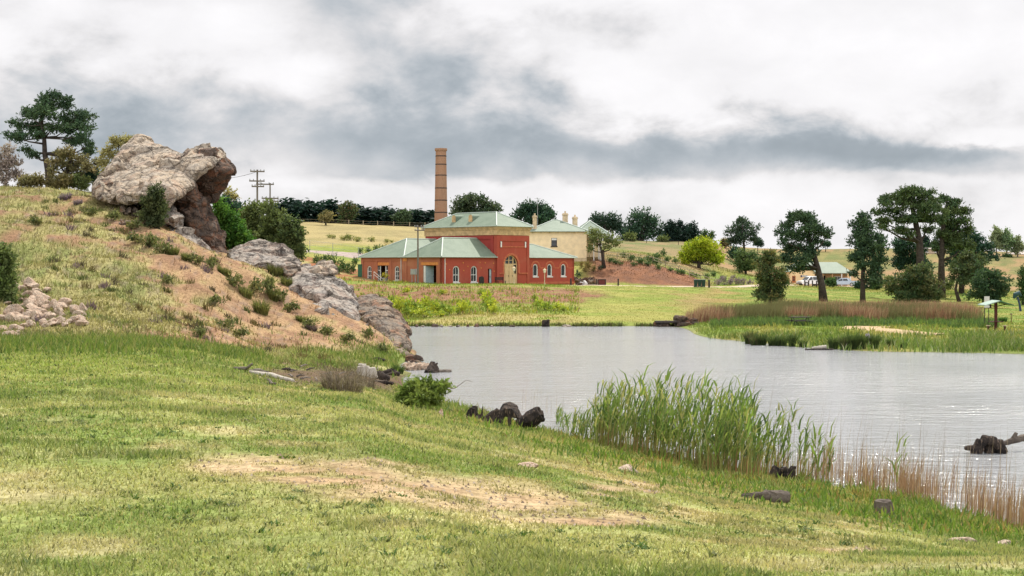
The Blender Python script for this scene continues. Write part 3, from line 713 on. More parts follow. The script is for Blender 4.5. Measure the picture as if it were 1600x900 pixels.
# block 2 front (bright red)
ops = [(1.9, 3.0, .36, 2.36, .5), (4.95, 6.05, .36, 2.36, .5), (7.95, 8.65, .02, 2.0, 0)]
wall_panel('wall', U1, EZ, ops, MAT['redbrick'], bld, FRONT(0, 0))
for o_ in ops[:2]: window(*o_, bld, FRONT(0, 0), bars=(1, 1))
d_ = MB(); d_.box(8.3, 8.62, .1, .16, .03, 1.95); dd_ = d_.build('door', MAT['greyleaf'], bld)
h_ = MB(); h_.box(8.36, 8.4, .06, .1, .95, 1.1); h_.build('handle', MAT['iron'], dd_)
# left faces (brown brick): far block then near block, one straight run of wall
LL = 15.0
ops = [(LL-13.9, LL-13.0, .55, 2.36, .42), (LL-12.0, LL-9.85, .02, 2.4, 0), (LL-8.6, LL-7.7, .55, 2.36, .42), (LL-3.3, LL-.95, .02, 2.42, 0)]
LM = LEFT(0, 0, LL)
wall_panel('wall', LL, EZ, ops, MAT['brownbrick'], bld, LM)
for o_ in (ops[0], ops[2]): window(*o_, bld, LM, bars=(1, 2))
for (a, b, z) in ((LL-12.3, LL-9.55, 2.44), (LL-3.65, LL-.6, 2.46)):
    t_ = MB(); t_.box(a, b, -.035, .3, z, z + .36, LM); t_.build('lintel', MAT['orangeband'], bld)
fr = MB()
for a, b in ((LL-12.0, LL-11.88), (LL-11.5, LL-11.4), (LL-10.42, LL-10.32), (LL-9.97, LL-9.85)): fr.box(a + .004, b - .004, .08, .2, .03, 2.38, LM)
fr.box(LL-11.87, LL-11.51, .09, .19, 1.75, 1.85, LM); fr.box(LL-10.31, LL-9.98, .09, .19, 1.75, 1.85, LM); fr.box(LL-11.87, LL-11.51, .09, .19, .03, .35, LM); fr.box(LL-10.31, LL-9.98, .09, .19, .03, .35, LM)
dfr = fr.build('door_frame', MAT['white'], bld)
for qa, qb in ((LL-11.87, LL-11.51), (LL-10.31, LL-9.98)):
    g_ = MB(); g_.box(qa, qb, .15, .17, .36, 1.74, LM); g_.build('pane', MAT['glass'], dfr)
dl = MB(); dl.box(LL-3.27, LL-2.95, .05, .12, .03, 2.38, LM); dl.build('door_frame', MAT['white'], bld)
M_ = LM @ Matrix.Translation((LL-2.92, .1, 0)) @ Matrix.Rotation(math.radians(62), 4, 'Z')
dl = MB(); dl.box(0, 1.0, 0, .05, .03, 2.36, M_); o_ = dl.build('door', MAT['greyleaf'], bld)
dl = MB(); dl.box(.9, .94, -.05, 0, 1.0, 1.16, M_); dl.build('handle', MAT['iron'], o_)
# piers and panels on the far left face
for a in (.0, 3.0 - .2, LL-9.5, LL-7.1, LL-6.65):
    t_ = MB(); t_.box(a, a + .42, -.09, .0, 0, EZ - .12, LM); t_.build('pier', MAT['brownbrick'], bld)
t_ = MB(); t_.box(.42, LL-6.65, -.088, .0, EZ - .5, EZ - .13, LM); t_.build('frieze', MAT['brownbrick'], bld)
t_ = MB(); t_.box(LL-6.9, LL-6.2, -.13, -.092, EZ - .55, EZ - .15, LM); t_.build('bracket', MAT['orangeband'], bld)
# far and back walls
wall_panel('wall', U1, EZ, [], MAT['brownbrick'], bld, wallM(U1, LL, 180))
# tower
TL = 12.7
op = (2.05 - .7, 2.05 + 1.87, .02, 3.72, 1.285)
TM = FRONT(U1 - .06, -.16)
TW = U2 - U1 + .06
wall_panel('wall', TW, TZ, [op], MAT['redbrick'], bld, TM, .5)
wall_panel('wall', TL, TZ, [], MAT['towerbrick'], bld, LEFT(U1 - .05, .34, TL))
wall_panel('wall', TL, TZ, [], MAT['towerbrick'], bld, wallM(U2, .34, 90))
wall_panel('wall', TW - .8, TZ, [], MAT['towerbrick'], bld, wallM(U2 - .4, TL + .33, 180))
# raised brick frame on the tower front and sunk panels on its flank
for (a, b, z0, z1) in ((0, .42, 0, 6.2), (TW - .42, TW, 0, 6.2)):
    t_ = MB(); t_.box(a, b, -.1, -.002, z0, z1, TM); t_.build('pier', MAT['redbrick'], bld)
t_ = MB(); t_.box(.42, TW - .42, -.097, -.002, 5.5, 6.2, TM); t_.build('frieze', MAT['redbrick'], bld)
t_ = MB(); t_.box(.55, TW - .55, -.07, -.002, 4.72, 4.86, TM); t_.build('string_course', MAT['archband'], bld)
for a in (.62, TW - .85):
    t_ = MB(); t_.box(a, a + .22, -.13, -.1, 4.72, 5.45, TM); t_.build('tablet', MAT['white'], bld)
LT = LEFT(U1 - .05, .34, TL)
for k in range(3):
    a = .4 + k * 4.05
    t_ = MB(); t_.box(a, a + .5, -.09, -.002, EZ, 6.1, LT); t_.build('pier', MAT['towerbrick'], bld)
t_ = MB(); t_.box(TL - .5, TL - .01, -.09, -.002, EZ, 6.1, LT); t_.build('pier', MAT['towerbrick'], bld)
t_ = MB(); t_.box(.3, TL - .01, -.088, -.002, 5.75, 6.2, LT); t_.build('frieze', MAT['towerbrick'], bld)
# cream cornice round the tower
t_ = MB()
for (e, z0, z1) in ((.12, 6.25, 6.95), (.22, 6.95, 7.12), (.3, 7.12, 7.38)):
    t_.box(U1 - .06 - e, U2 + e, -.16 - e, .2, z0, z1); t_.box(U1 - .06 - e, U1 + .2, .201, TL + .3 + e, z0, z1); t_.box(U2 - .2, U2 + e, .201, TL + .3 + e, z0, z1); t_.box(U1 + .201, U2 - .201, TL, TL + .3 + e, z0, z1)
t_.build('cornice', MAT['creamband'], bld)
# arched doorway
a0, a1, z0, z1, ar = op
v, f = ring(a0 - .28, a1 + .28, -.2, z1 + .28, ar + .28, .28, -.05, -.003)
t_ = MB(); v = [(x, y, max(z, 1.5)) for x, y, z in v]; t_.add(xf(v, TM), f); t_.build('arch_band', MAT['archband'], bld)
for a, b in ((.45, a0 - .05), (a1 + .05, TW - .3)):
    t_ = MB(); t_.box(a, b, -.12, -.1 if a > 2 and False else -.003, 1.35, 1.5, TM); t_.build('string_course', MAT['archband'], bld)
fr = MB(); v, f = ring(a0 + .004, a1 - .004, .03, z1 - .004, ar, .1, .18, .3); fr.add(xf(v, TM), f)
fr.box(a0 + .1, a1 - .1, .18, .3, 2.5, 2.64, TM); fr.box(a0 + .30, a0 + .42, .19, .3, .03, 3.3, TM); fr.box(a1 - .80, a1 - .68, .19, .3, .03, 3.45, TM); fr.box(a0 + 1.05, a0 + 1.13, .19, .3, 2.64, 3.66, TM)
fr.box(a0 + .42, a1 - .8, .2, .28, 3.05, 3.11, TM)
dfr = fr.build('door_frame', MAT['timber'], bld)
g_ = MB(); g_.prism(arch_poly(a0 + .08, a1 - .08, 1.4, z1 - .08, ar - .08), .3, .32); g_.v = xf(g_.v, TM); g_.build('pane', MAT['glass'], dfr)
for a, b in ((a0 + .42, a0 + 1.08), (a0 + 1.1, a1 - .8)):
    l_ = MB(); l_.box(a + .005, b - .005, .2, .26, .03, 2.49, TM)
    for zz in ((.25, 1.05), (1.25, 2.3)):
        l_.box(a + .06, a + .16, .17, .2, zz[0], zz[1], TM); l_.box(b - .16, b - .06, .17, .2, zz[0], zz[1], TM)
    for zz in (.12, 1.1, 2.32): l_.box(a + .06, b - .06, .172, .2, zz, zz + .13, TM)
    lf = l_.build('door', MAT['timber'], bld)
    k_ = MB(); k_.box(b - .12, b - .08, .14, .17, 1.0, 1.2, TM); k_.build('handle', MAT['iron'], lf)
for a, b in ((a0 + .1, a0 + .3), (a1 - .68, a1 - .1)):
    l_ = MB(); l_.box(a, b, .22, .27, .03, 1.38, TM); l_.build('door_panel', MAT['timber'], bld)
# right wing
RV = 1.0; RM = FRONT(U2, RV)
ops = []
for u in (15.62, 17.7, 20.45, 23.15): ops.append((u - U2 - (.36 if u < 16 else .48), u - U2 + .48, .98, 2.62, .45))
ops[0] = (.14, .92, .98, 2.62, .38)
wall_panel('wall', U3 - U2, EZ, ops, MAT['redbrick'], bld, RM)
for o_ in ops:
    window(*o_, bld, RM, bars=(0, 0), wd=.13)
    v, f = ring(o_[0] - .42, o_[1] + .42, 1.2, o_[3] + .42, o_[4] + .42, .2, -.045, -.003); v = [(x, y, max(z, 2.1)) for x, y, z in v]
    t_ = MB(); t_.add(xf(v, RM), f); t_.build('arch_band', MAT['archband'], bld)
for a, b in ((1.4, 1.55), (3.4, 4.35), (6.15, 7.05), (8.85, U3 - U2)):
    t_ = MB(); t_.box(a, b, -.04, -.003, 2.02, 2.16, RM); t_.build('string_course', MAT['archband'], bld)
wall_panel('wall', 8.0, EZ, [], MAT['redbrick'], bld, wallM(U3, RV, 90))
t_ = MB(); t_.box(0, U3 - U2, -.1, -.003, 0, .28, RM); t_.build('plinth', MAT['archband'], bld)
t_ = MB(); t_.box(0, U1 - .3, -.08, -.003, 0, .22, FRONT(0, 0)); t_.build('plinth', MAT['archband'], bld)
# small iron tie plates on the bright red front
for (a, z) in ((.7, 2.6), (1.3, 1.9), (3.6, 2.75), (3.7, 1.8), (4.4, 2.3), (6.5, 2.8), (6.7, 2.1), (7.4, 2.75), (8.9, 2.7), (9.0, 1.7)):
    t_ = MB(); t_.tube([(a, -.06, z), (a, -.003, z)], .085, 8); t_.build('tie_plate', MAT['orangeband'], bld)
# roofs
hip_roof('roof', 0, U1 - .05, 0, 6.5, EZ, 2.35, bld, MAT['greenroof'], .3, 'u', (1, 0))
hip_roof('roof', 0, U1 - .05, 6.82, LL, EZ + .004, 2.33, bld, MAT['greenroof'], .3, 'u', (1, 0))
hip_roof('roof', U2 + .02, U3, RV, RV + 8.0, EZ, 1.75, bld, MAT['greenroof'], .3, 'u', (0, 1))
tr = hip_roof('roof', U1 - .06, U2, -.16, TL + .3, TZ, 1.85, bld, MAT['greenroof'], .42, 'v', (1, 1))
# two arched roof vents
for vv in (5.3, 8.4):
    M_ = LEFT(U1 - .06 + .75, vv - .35, .7) @ Matrix.Translation((0, 0, TZ + .72))
    b_ = MB(); b_.prism(arch_poly(0, .72, -.35, .85, .36), .02, 1.5); b_.v = xf(b_.v, M_); do = b_.build('dormer', MAT['greenroof'], bld)
    b_ = MB(); b_.prism(arch_poly(.04, .68, -.1, .8, .32), -.04, .018); b_.v = xf(b_.v, M_); b_.build('louvre', MAT['creamband'], do)
for (x, y) in ((.5, -.07), (9.2, -.07), (15.4, RV - .07), (25.1, RV - .07), (-.07, 7.3)):
    t_ = MB(); t_.tube([(x, y, .0), (x, y, EZ - .2)], .05, 6); t_.build('downpipe', MAT['white'] if x < 1 else MAT['redbrick'], bld)
# a skirt of foundation so nothing hovers
t_ = MB(); t_.box(.03, U1, .03, LL - .03, -1.2, -.003); t_.box(U1 + .01, U2, .3, TL, -1.2, -.003); t_.box(U2 + .01, U3 - .03, RV + .03, RV + 7.9, -1.2, -.003)
t_.build('foundation', MAT['archband'], bld)

# chimney stack
cp = G(689, 194); cp.z = 2.6
stk = thing('chimney_stack', 'tall tapering brick chimney stack with iron bands behind the brick building', 'chimney', cp)
zt = 5 + 183 / F * 194 - cp.z
def rad(z): return 1.02 + (.70 - 1.02) * min(1, z / zt) + .02
s_ = MB(); zs = [0, 4, 8, 12, 15, zt - .35]; s_.tube([(0, 0, z) for z in zs], [rad(z) for z in zs], 20, True); s_.build('shaft', MAT['stackbrick'], stk)
s_ = MB(); s_.tube([(0, 0, zt - .36), (0, 0, zt - .2), (0, 0, zt)], [.80, .86, .84], 20); s_.build('cap', MAT['stackbrick'], stk)
for py in (244, 257, 274, 294, 313, 332):
    z = 5 + (415 - py) / F * 194 - cp.z; b_ = MB(); b_.tube([(0, 0, z - .06), (0, 0, z + .06)], rad(z) + .025, 20); b_.build('band', MAT['iron'], stk)

# ------------------------------------------------------------------ cream house behind
MAT['cream'] = simple('cream_wall', (.88, .70, .45), .8, .14, 1.2)
MAT['creamchim'] = simple('cream_chimney_brick', (.62, .49, .32), .85, .3, 2)
HD = 207; sc_ = HD / F
h0 = W(827, 361, HD); hz = 6.1
hs = thing('cream_house', 'cream rendered house with pale green roof and chimneys up the bank behind the brick building', 'house', Vector((h0.x, HD, hz)), math.radians(3))
HL = (917 - 827) * sc_; eh = h0.z - hz
HW = 7.5
wx = (866 - 827) * sc_
ops = [(wx - .42, wx + .42, eh - 2.2, eh - 1.0, 0)]
wall_panel('wall', HL, eh, ops, MAT['cream'], hs, FRONT(0, 0)); window(*ops[0], hs, FRONT(0, 0), wd=.06, bars=(0, 1), m=MAT['iron'])
bl = MB(); bl.box(wx - .36, wx + .36, .05, .08, eh - 1.32, eh - 1.06); bl.build('blind', MAT['white'], hs)
wall_panel('wall', HW, eh, [], MAT['cream'], hs, wallM(HL, .02, 90)); wall_panel('wall', HW, eh, [], MAT['cream'], hs, LEFT(0, .02, HW)); wall_panel('wall', HL, eh, [], MAT['cream'], hs, wallM(HL, HW + .3, 180))
for k in range(7):
    t_ = MB(); x = .5 + k * (HL - 1) / 6; t_.box(x - .05, x + .05, -.12, -.003, eh - .32, eh - .12); t_.build('eave_bracket', MAT['creamchim'], hs)
hip_roof('roof', 0, HL, 0, HW + .3, eh, 1.75, hs, MAT['greyroof'], .35, 'u', (1, 1))
def chimney(x, y, z0, z1, w_, parent):
    c_ = MB(); c_.box(x - w_, x + w_, y - .3, y + .3, z0, z1 - .3); c_.box(x - w_ - .08, x + w_ + .08, y - .38, y + .38, z1 - .3, z1 - .15); c_.box(x - w_, x + w_, y - .3, y + .3, z1 - .15, z1); o = c_.build('chimney', MAT['creamchim'], parent)
    p_ = MB(); p_.tube([(x, y, z1), (x, y, z1 + .3)], .12, 8); p_.build('chimney_pot', MAT['creamchim'], o)
chimney((836-827)*sc_, .75, eh - .1, eh + 2.3, .28, hs); chimney((887-827)*sc_, HW/2 + .1, eh + 1.2, eh + 2.75, .38, hs); chimney((905-827)*sc_, HW/2 + 2.4, eh + .5, eh + 2.3, .36, hs)
# rear wing and veranda to the right
wall_panel('wall', 3.6, eh - .2, [], MAT['cream'], hs, FRONT(HL - .6, 5.0 + 2.81)); 
hip_roof('roof', HL - 1.2, HL + 3.4, 3.2, 11, eh - .25, 1.9, hs, MAT['greyroof'], .3, 'v', (1, 1))
vr = MB(); vr.add([(HL + .32, .3, eh - .75), (HL + 2.3, .3, eh - 1.05), (HL + 2.3, 4, eh - 1.05), (HL + .32, 4, eh - .75), (HL + .32, .3, eh - .83), (HL + 2.3, .3, eh - 1.13), (HL + 2.3, 4, eh - 1.13), (HL + .32, 4, eh - .83)], [(0,1,2,3),(7,6,5,4),(0,4,5,1),(1,5,6,2),(2,6,7,3),(3,7,4,0)]); vr.build('veranda_roof', MAT['ridge'], hs)
for x, y in ((HL + 1.1, .45), (HL + 2.2, .45), (HL + 2.2, 2.2), (HL + 2.2, 3.9)):
    t_ = MB(); t_.box(x - .06, x + .06, y - .06, y + .06, -.4, eh - .95); t_.build('veranda_post', MAT['white'], hs)
t_ = MB(); t_.box(.03, HL, .03, HW, -1.5, -.003); t_.build('foundation', MAT['creamchim'], hs)

# ------------------------------------------------------------------ cream building on the right
VD = 262; vs = VD / F
v0 = W(1273, 448, VD); v0.z = float(ground(v0.x, VD)) - .05
vb = thing('visitor_building', 'cream building with pale green roof, veranda and small sign beyond the parked cars', 'building', v0, math.radians(8))
vw, vh, vl = 4.7, 2.55, 6.9
top = [(0, 0), (vw, 0), (vw, vh), (vw * .52, vh + 1.55), (0, vh + .3)]
MAT['creamgable'] = simple('cream_gable', (.84, .61, .34), .8, .1, 1.)
MAT['tanwall'] = simple('tan_veranda_wall', (.45, .27, .14), .8, .2, 2.)
GM = FRONT(-vw, -.0)
opv = [(.35, 1.05, .8, 1.9, 0)]
wall_panel('wall', vw, vh, opv, MAT['creamgable'], vb, GM, .3, top)
MAT['orangeframe'] = simple('orange_window_frame', (.45, .14, .04), .6, .2, 4)
window(*opv[0], vb, GM, wd=.14, bars=(1, 1), m=MAT['orangeframe'])
wall_panel('wall', 5, vh - .02, [], MAT['tanwall'], vb, wallM(-.02, .32, 90)); wall_panel('wall', 5, vh - .02, [], MAT['creamgable'], vb, LEFT(-vw, .3, 5))
opv = [(1.9, 2.7, .05, 2.0, 0), (4.4, 5.6, .7, 1.8, 0)]
wall_panel('wall', vl, vh, opv, MAT['tanwall'], vb, FRONT(.01, 1.6))
window(*opv[1], vb, FRONT(.01, 1.6), wd=.08, bars=(1, 0)); t_ = MB(); t_.box(1.92, 2.68, 1.75, 1.8, .05, 1.97); t_.build('door', MAT['dark'], vb)
wall_panel('wall', 4.5, vh, [], MAT['tanwall'], vb, wallM(vl, 1.95, 90))
rm = MB(); ov = .35
ry, rz_ = 3.9, vh + 1.9
rm.add([(-.3, -.1, vh - .12), (vl + .6, -.1, vh - .12), (vl - 1.2, ry, rz_), (-2.3, ry, rz_), (vl + .6, 7.6, vh), (-.3, 7.6, vh), (-.3, -.1, vh - .22), (vl + .6, -.1, vh - .22), (vl - 1.2, ry, rz_ - .1), (-2.3, ry, rz_ - .1), (vl + .6, 7.6, vh - .1), (-.3, 7.6, vh - .1)],
       [(0,1,2,3),(3,2,4,5),(1,4,2),(0,3,5),(9,8,7,6),(11,10,8,9),(7,8,10),(6,11,9),(0,6,7,1),(1,7,10,4),(4,10,11,5),(5,11,6,0)]); rm.build('roof', MAT['greyroof'], vb)
gr = MB(); gr.add([(-vw - .3, -.3, vh + .12), (-vw * .48, -.3, vh + 1.66), (-vw * .48, 5.2, vh + 1.66), (-vw - .3, 5.2, vh + .12), (-vw - .3, -.3, vh + .02), (-vw * .48, -.3, vh + 1.57), (-vw * .48, 5.2, vh + 1.57), (-vw - .3, 5.2, vh + .02)], [(0,1,2,3),(7,6,5,4),(0,4,5,1),(1,5,6,2),(2,6,7,3),(3,7,4,0)])
gr.add([(-vw * .478, -.3, vh + 1.662), (.3, -.3, vh - .1), (.3, 5.2, vh - .1), (-vw * .478, 5.2, vh + 1.662), (-vw * .478, -.3, vh + 1.572), (.3, -.3, vh - .2), (.3, 5.2, vh - .2), (-vw * .478, 5.2, vh + 1.572)], [(0,1,2,3),(7,6,5,4),(0,4,5,1),(1,5,6,2),(2,6,7,3),(3,7,4,0)]); gr.build('gable_roof', MAT['greyroof'], vb)
for x in (1.6, 3.4, 5.2, 6.9):
    t_ = MB(); t_.box(x - .07, x + .07, -.02, .12, -.3, vh - .2); t_.build('veranda_post', MAT['tanwall'] if x < 4 else MAT['white'], vb)
sg = MB(); sg.box(-2.75, -1.35, -.05, -.003, 1.72, 2.02); sgo = sg.build('sign', simple('pale_sign', (.66, .60, .48), .6, .1, 3), vb)
em = MB(); em.tube([(-2.6, -.07, 1.9), (-2.6, -.052, 1.9)], .16, 12); em.box(-2.72, -2.48, -.068, -.052, 1.66, 1.80); em.build('emblem', simple('navy_paint', (.03, .03, .10), .6, .1, 3), sgo)
tx = MB()
for k in range(7): tx.box(-2.36 + k * .14, -2.26 + k * .14, -.066, -.052, 1.8 + .0 * k, 1.93 + (.03 if k % 3 == 0 else 0))
tx.build('lettering', simple('blue_grey_paint', (.16, .22, .32), .6, .1, 3), sgo)
t_ = MB(); t_.box(-vw + .03, vl - .03, .03, 5.1, -1.2, -.004); t_.build('foundation', MAT['tanwall'], vb)

# far houses
MAT['farwall'] = simple('far_house_wall', (.58, .44, .34), .8, .1, 1)
MAT['farroof'] = simple('far_house_roof', (.42, .36, .33), .8, .1, 1)
def far_house(px0, px1, py0, pyb, d, roofpy, label, nwin):
    p = W(px0, pyb, d); L_ = (px1 - px0) / F * d; h = (pyb - py0) / F * d
    t = thing('far_house', label, 'house', p, 0)
    ops = [(L_ * (k + .5) / nwin - .5, L_ * (k + .5) / nwin + .5, h * .3, h * .75, 0) for k in range(nwin)]
    wall_panel('wall', L_, h, ops, MAT['farwall'], t, FRONT(0, 0))
    for o in ops: window(*o, t, FRONT(0, 0), bars=(1, 0))
    wall_panel('wall', 8, h, [], MAT['farwall'], t, wallM(L_, .3, 90)); wall_panel('wall', 8, h, [], MAT['farwall'], t, LEFT(0, .32, 8)); wall_panel('wall', L_, h, [], MAT['farwall'], t, wallM(L_, 8.6, 180))
    hip_roof('roof', 0, L_, 0, 8.6, h, (py0 - roofpy) / F * d, t, MAT['farroof'], .5, 'u', (1, 1), True, MAT['farroof'])
    t_ = MB(); t_.box(.05, L_ - .05, .05, 8.3, -4, -.004); t_.build('foundation', MAT['farwall'], t)
far_house(1582, 1625, 397, 407, 400, 392, 'pinkish far house on the right skyline beside the pale trees', 3)
far_house(1440, 1470, 389, 396, 395, 384, 'pale far house showing between the trunks of the two tall pines', 2)
# ------------------------------------------------------------------ trees and shrubs
def leaves(clumps, base, n, size, cols, asp=1.5, shell=.55, up=.3, seed=0, fuzz=.22):
    """clumps: (centre Vector, rx, ry, rz). Returns arrays of leaf-sprig faces local to base"""
    rg = np.random.default_rng(seed)
    area = np.array([c[1] * c[3] + c[1] * c[2] for c in clumps]); pr = area / area.sum()
    k = rg.choice(len(clumps), n, p=pr)
    C = np.array([list(c[0]) for c in clumps])[k]; R = np.array([c[1:4] for c in clumps])[k]
    m = 5; nt_ = max(1, n // m); kt = k[:nt_]                   # sprays of leaves along short twigs
    d = rg.normal(size=(nt_, 3)); d /= np.linalg.norm(d, axis=1, keepdims=True)
    lump = 1 + fuzz * (fbm(d[:, 0] * 2.2 + kt * 3.1, d[:, 1] * 2.2, d[:, 2] * 2.2 + kt, 2) - .5) * 4
    rad = (shell * .6 + (1 - shell * .6) * rg.random(nt_) ** .8) * lump
    Ct = np.array([list(c[0]) for c in clumps])[kt]; Rt = np.array([c[1:4] for c in clumps])[kt]
    T0 = Ct + d * Rt * rad[:, None]
    td = d * .9 + rg.normal(size=(nt_, 3)) * .55 + np.array([0, 0, up]); td /= np.linalg.norm(td, axis=1, keepdims=True)
    tl = size * rg.uniform(1.2, 3.6, nt_)
    n = nt_ * m; k = np.repeat(kt, m); td = np.repeat(td, m, 0)
    P = np.repeat(T0, m, 0) + td * (np.tile(np.linspace(0, 1, m), nt_) * np.repeat(tl, m))[:, None] + rg.normal(size=(n, 3)) * size * .3
    a = td * .8 + rg.normal(size=(n, 3)) * .7; a /= np.linalg.norm(a, axis=1, keepdims=True)
    b = np.cross(a, rg.normal(size=(n, 3))); b /= np.linalg.norm(b, axis=1, keepdims=True)
    s = size * rg.uniform(.55, 1.3, n)
    A = a * (s * asp)[:, None] * .5; B = b * s[:, None] * .5
    V = np.stack([P - A, P - B * .9 + A * .1, P + A, P + B * .9 - A * .1], 1).reshape(-1, 3) - np.array(base)
    cols = np.array(cols); cc = cols[(rg.random(len(clumps)) * len(cols)).astype(int)][k]
    alt = np.repeat(cols[rg.integers(0, len(cols), nt_)], m, 0)
    cc = (cc * .6 + alt * .4) * np.repeat(rg.uniform(.65, 1.45, (nt_, 1)), m, 0) * 1.5
    return V.astype(np.float32), np.arange(n * 4).reshape(-1, 4), np.repeat(cc, 4, 0)
GREENS = dict(
    pine=[(.034, .062, .032), (.05, .08, .036), (.028, .052, .03)],
    pine2=[(.05, .075, .028), (.035, .062, .03), (.065, .085, .03)],
    cypress=[(.010, .024, .019), (.014, .028, .02), (.008, .02, .017)],
    dark=[(.022, .05, .03), (.03, .06, .03), (.018, .04, .028)],
    mid=[(.045, .085, .03), (.06, .095, .03), (.035, .07, .028)],
    bright=[(.055, .135, .022), (.085, .165, .03), (.04, .10, .02)],
    olive=[(.095, .12, .04), (.12, .14, .05), (.07, .095, .035)],
    lime=[(.20, .25, .018), (.15, .21, .018), (.26, .28, .02)],
    pale=[(.14, .17, .09), (.17, .20, .11), (.12, .15, .08)],
    gum=[(.21, .19, .075), (.24, .22, .10), (.17, .16, .07)],
    tan=[(.16, .13, .06), (.13, .115, .05), (.10, .10, .045)],
    bare=[(.24, .20, .18), (.20, .16, .15), (.27, .23, .21)],
    rust=[(.20, .13, .05), (.15, .12, .045), (.11, .11, .04)],
    broom=[(.30, .31, .03), (.22, .27, .035), (.13, .19, .035)],
    tuss=[(.15, .17, .05), (.21, .20, .07), (.10, .12, .04)],
    mauve=[(.20, .15, .19), (.16, .12, .14), (.13, .12, .10)],
)
def tree(name, label, cat, d, base, clumps, pal, n=4000, size=None, trunk=None, tr=.18, bark='bark', group=None, depth=.9, limbs=True, mat='leaf', asp=1.5, shell=.5, seed=None, crown='crown', fuzz=.22, onground=True, spread=1.0):
    """clumps in photo pixels (px, py, rx, ry) standing at distance d; base pixel column stands on the ground"""
    seed = seed if seed is not None else (len(COL.objects) * 7 + 1) % 9973
    r_ = random.Random(seed); q = d / F
    B = G(base[0], d) if onground else W(base[0], base[1], d)
    B.z -= .05
    t = thing(name, label, cat, B, 0, group)
    xs = [c[0] for c in clumps]; wid = (max(xs) - min(xs)) * q * .5
    cl = []
    for c in clumps:
        off = r_.uniform(-1, 1) * wid * .55 * spread
        cl.append((W(c[0], c[1], d) + Vector((0, off, 0)), c[2] * q, max(c[2], c[3]) * q * depth, c[3] * q))
    sub_ = []
    ndl = mat == 'needle'
    for (cc_, ax, ay, az_) in cl:                          # break every bough into ragged sprays
        for _ in range(11 if ndl else 7):
            v_ = Vector((r_.gauss(0, 1), r_.gauss(0, 1), r_.gauss(0, 1))).normalized() * r_.uniform(.35, 1.08)
            k_ = r_.uniform(.27, .56) if ndl else r_.uniform(.34, .68)
            sub_.append((cc_ + Vector((v_.x * ax, v_.y * ay, v_.z * az_)), ax * k_, ay * k_, max(az_ * k_ * 1.1, ax * .2)))
        sub_.append((cc_, ax * (.45 if ndl else .75), ay * (.45 if ndl else .75), az_ * (.5 if ndl else .8)))
    size = (size or max(.12, 2.6 * q)) * .66; n = int(n * (1.6 if mat == 'needle' else 2.1))
    V, Fc, T = leaves(sub_, B, n, size, GREENS[pal] if isinstance(pal, str) else pal, asp, shell, seed=seed, fuzz=fuzz)
    link(crown, np_mesh(crown, V, Fc, T), MAT[mat], t)
    mb = MB()
    if trunk is None: trunk = [(base[0], base[1]), (sum(xs) / len(xs), sum(c[1] for c in clumps) / len(clumps))]
    tp = [B.copy()] + [W(px, py, d) for px, py in trunk[1:]]
    tp[0].z -= .3
    rr = [tr * (1 - .7 * k / max(1, len(tp) - 1)) for k in range(len(tp))]; rr[0] *= 1.25
    mb.tube(tp, rr, 8)
    if limbs:
        for c in cl:
            k = max(1, min(len(tp) - 1, min(range(len(tp)), key=lambda i: (tp[i] - c[0]).length + (2 * max(0, tp[i].z - c[0].z)))))
            a = tp[k]
            if a.z > c[0].z and k > 0: a = tp[k - 1].lerp(tp[k], .6)
            m_ = a.lerp(c[0], .5) + Vector((0, 0, -(c[0] - a).length * .08)) + Vector((r_.uniform(-1, 1), r_.uniform(-1, 1), r_.uniform(-1, 1))) * (c[0] - a).length * .06
            w0 = rr[k] * .55; mb.tube([a, m_, c[0]], [w0, w0 * .6, w0 * .22], 5)
            for _ in range(2):
                e = c[0] + Vector((r_.uniform(-1, 1) * c[1], r_.uniform(-1, 1) * c[2], r_.uniform(-.6, .9) * c[3])) * .8
                mb.tube([m_.lerp(c[0], .6), e], [w0 * .35, w0 * .12], 4)
    mb.build('trunk', MAT[bark], t, True, B)
    return t

# left skyline
tree('pine_tree', 'tall umbrella crowned pine tree on the left hilltop', 'tree', 118, (78,298),
     [(60,162,20,9),(82,155,20,8),(104,164,20,9),(40,176,20,9),(125,180,18,9),(72,178,24,9),(98,183,22,9),(22,192,16,8),(48,196,20,9),(132,198,16,8),(108,203,20,8),(12,210,14,7),(142,214,12,8),(122,222,20,8),(30,216,14,6),(145,230,9,6),(60,212,14,5),(84,202,14,6),(132,236,12,6),(35,232,12,4),(55,244,10,4)], 'pine', 11000, .17,
     [(78,298),(75,268),(70,240),(69,215),(66,195),(64,172)], .30, depth=.9, mat='needle', asp=2.2, shell=.25)
tree('pine_tree', 'smaller leaning pine with a two tone crown beside the tall left pine', 'tree', 112, (100,300),
     [(108,240,16,8),(124,250,14,8),(95,254,14,8),(140,262,12,7),(152,254,9,6),(112,262,14,8),(130,274,14,7),(88,268,10,6)], 'tan', 4200, .16, [(98,300),(103,272),(110,250),(118,232)], .24, depth=1, mat='needle', asp=2, shell=.25)
tree('bare_tree', 'thin greyish half bare tree at the far left edge of the hilltop', 'tree', 116, (8,298),
     [(12,236,10,12),(22,252,12,12),(8,262,14,12),(24,272,14,10),(6,280,12,10),(0,248,8,12)], 'bare', 2300, .12, [(8,298),(11,268),(14,240),(15,225)], .12, 'pale_bark', depth=1, asp=3, shell=.1)
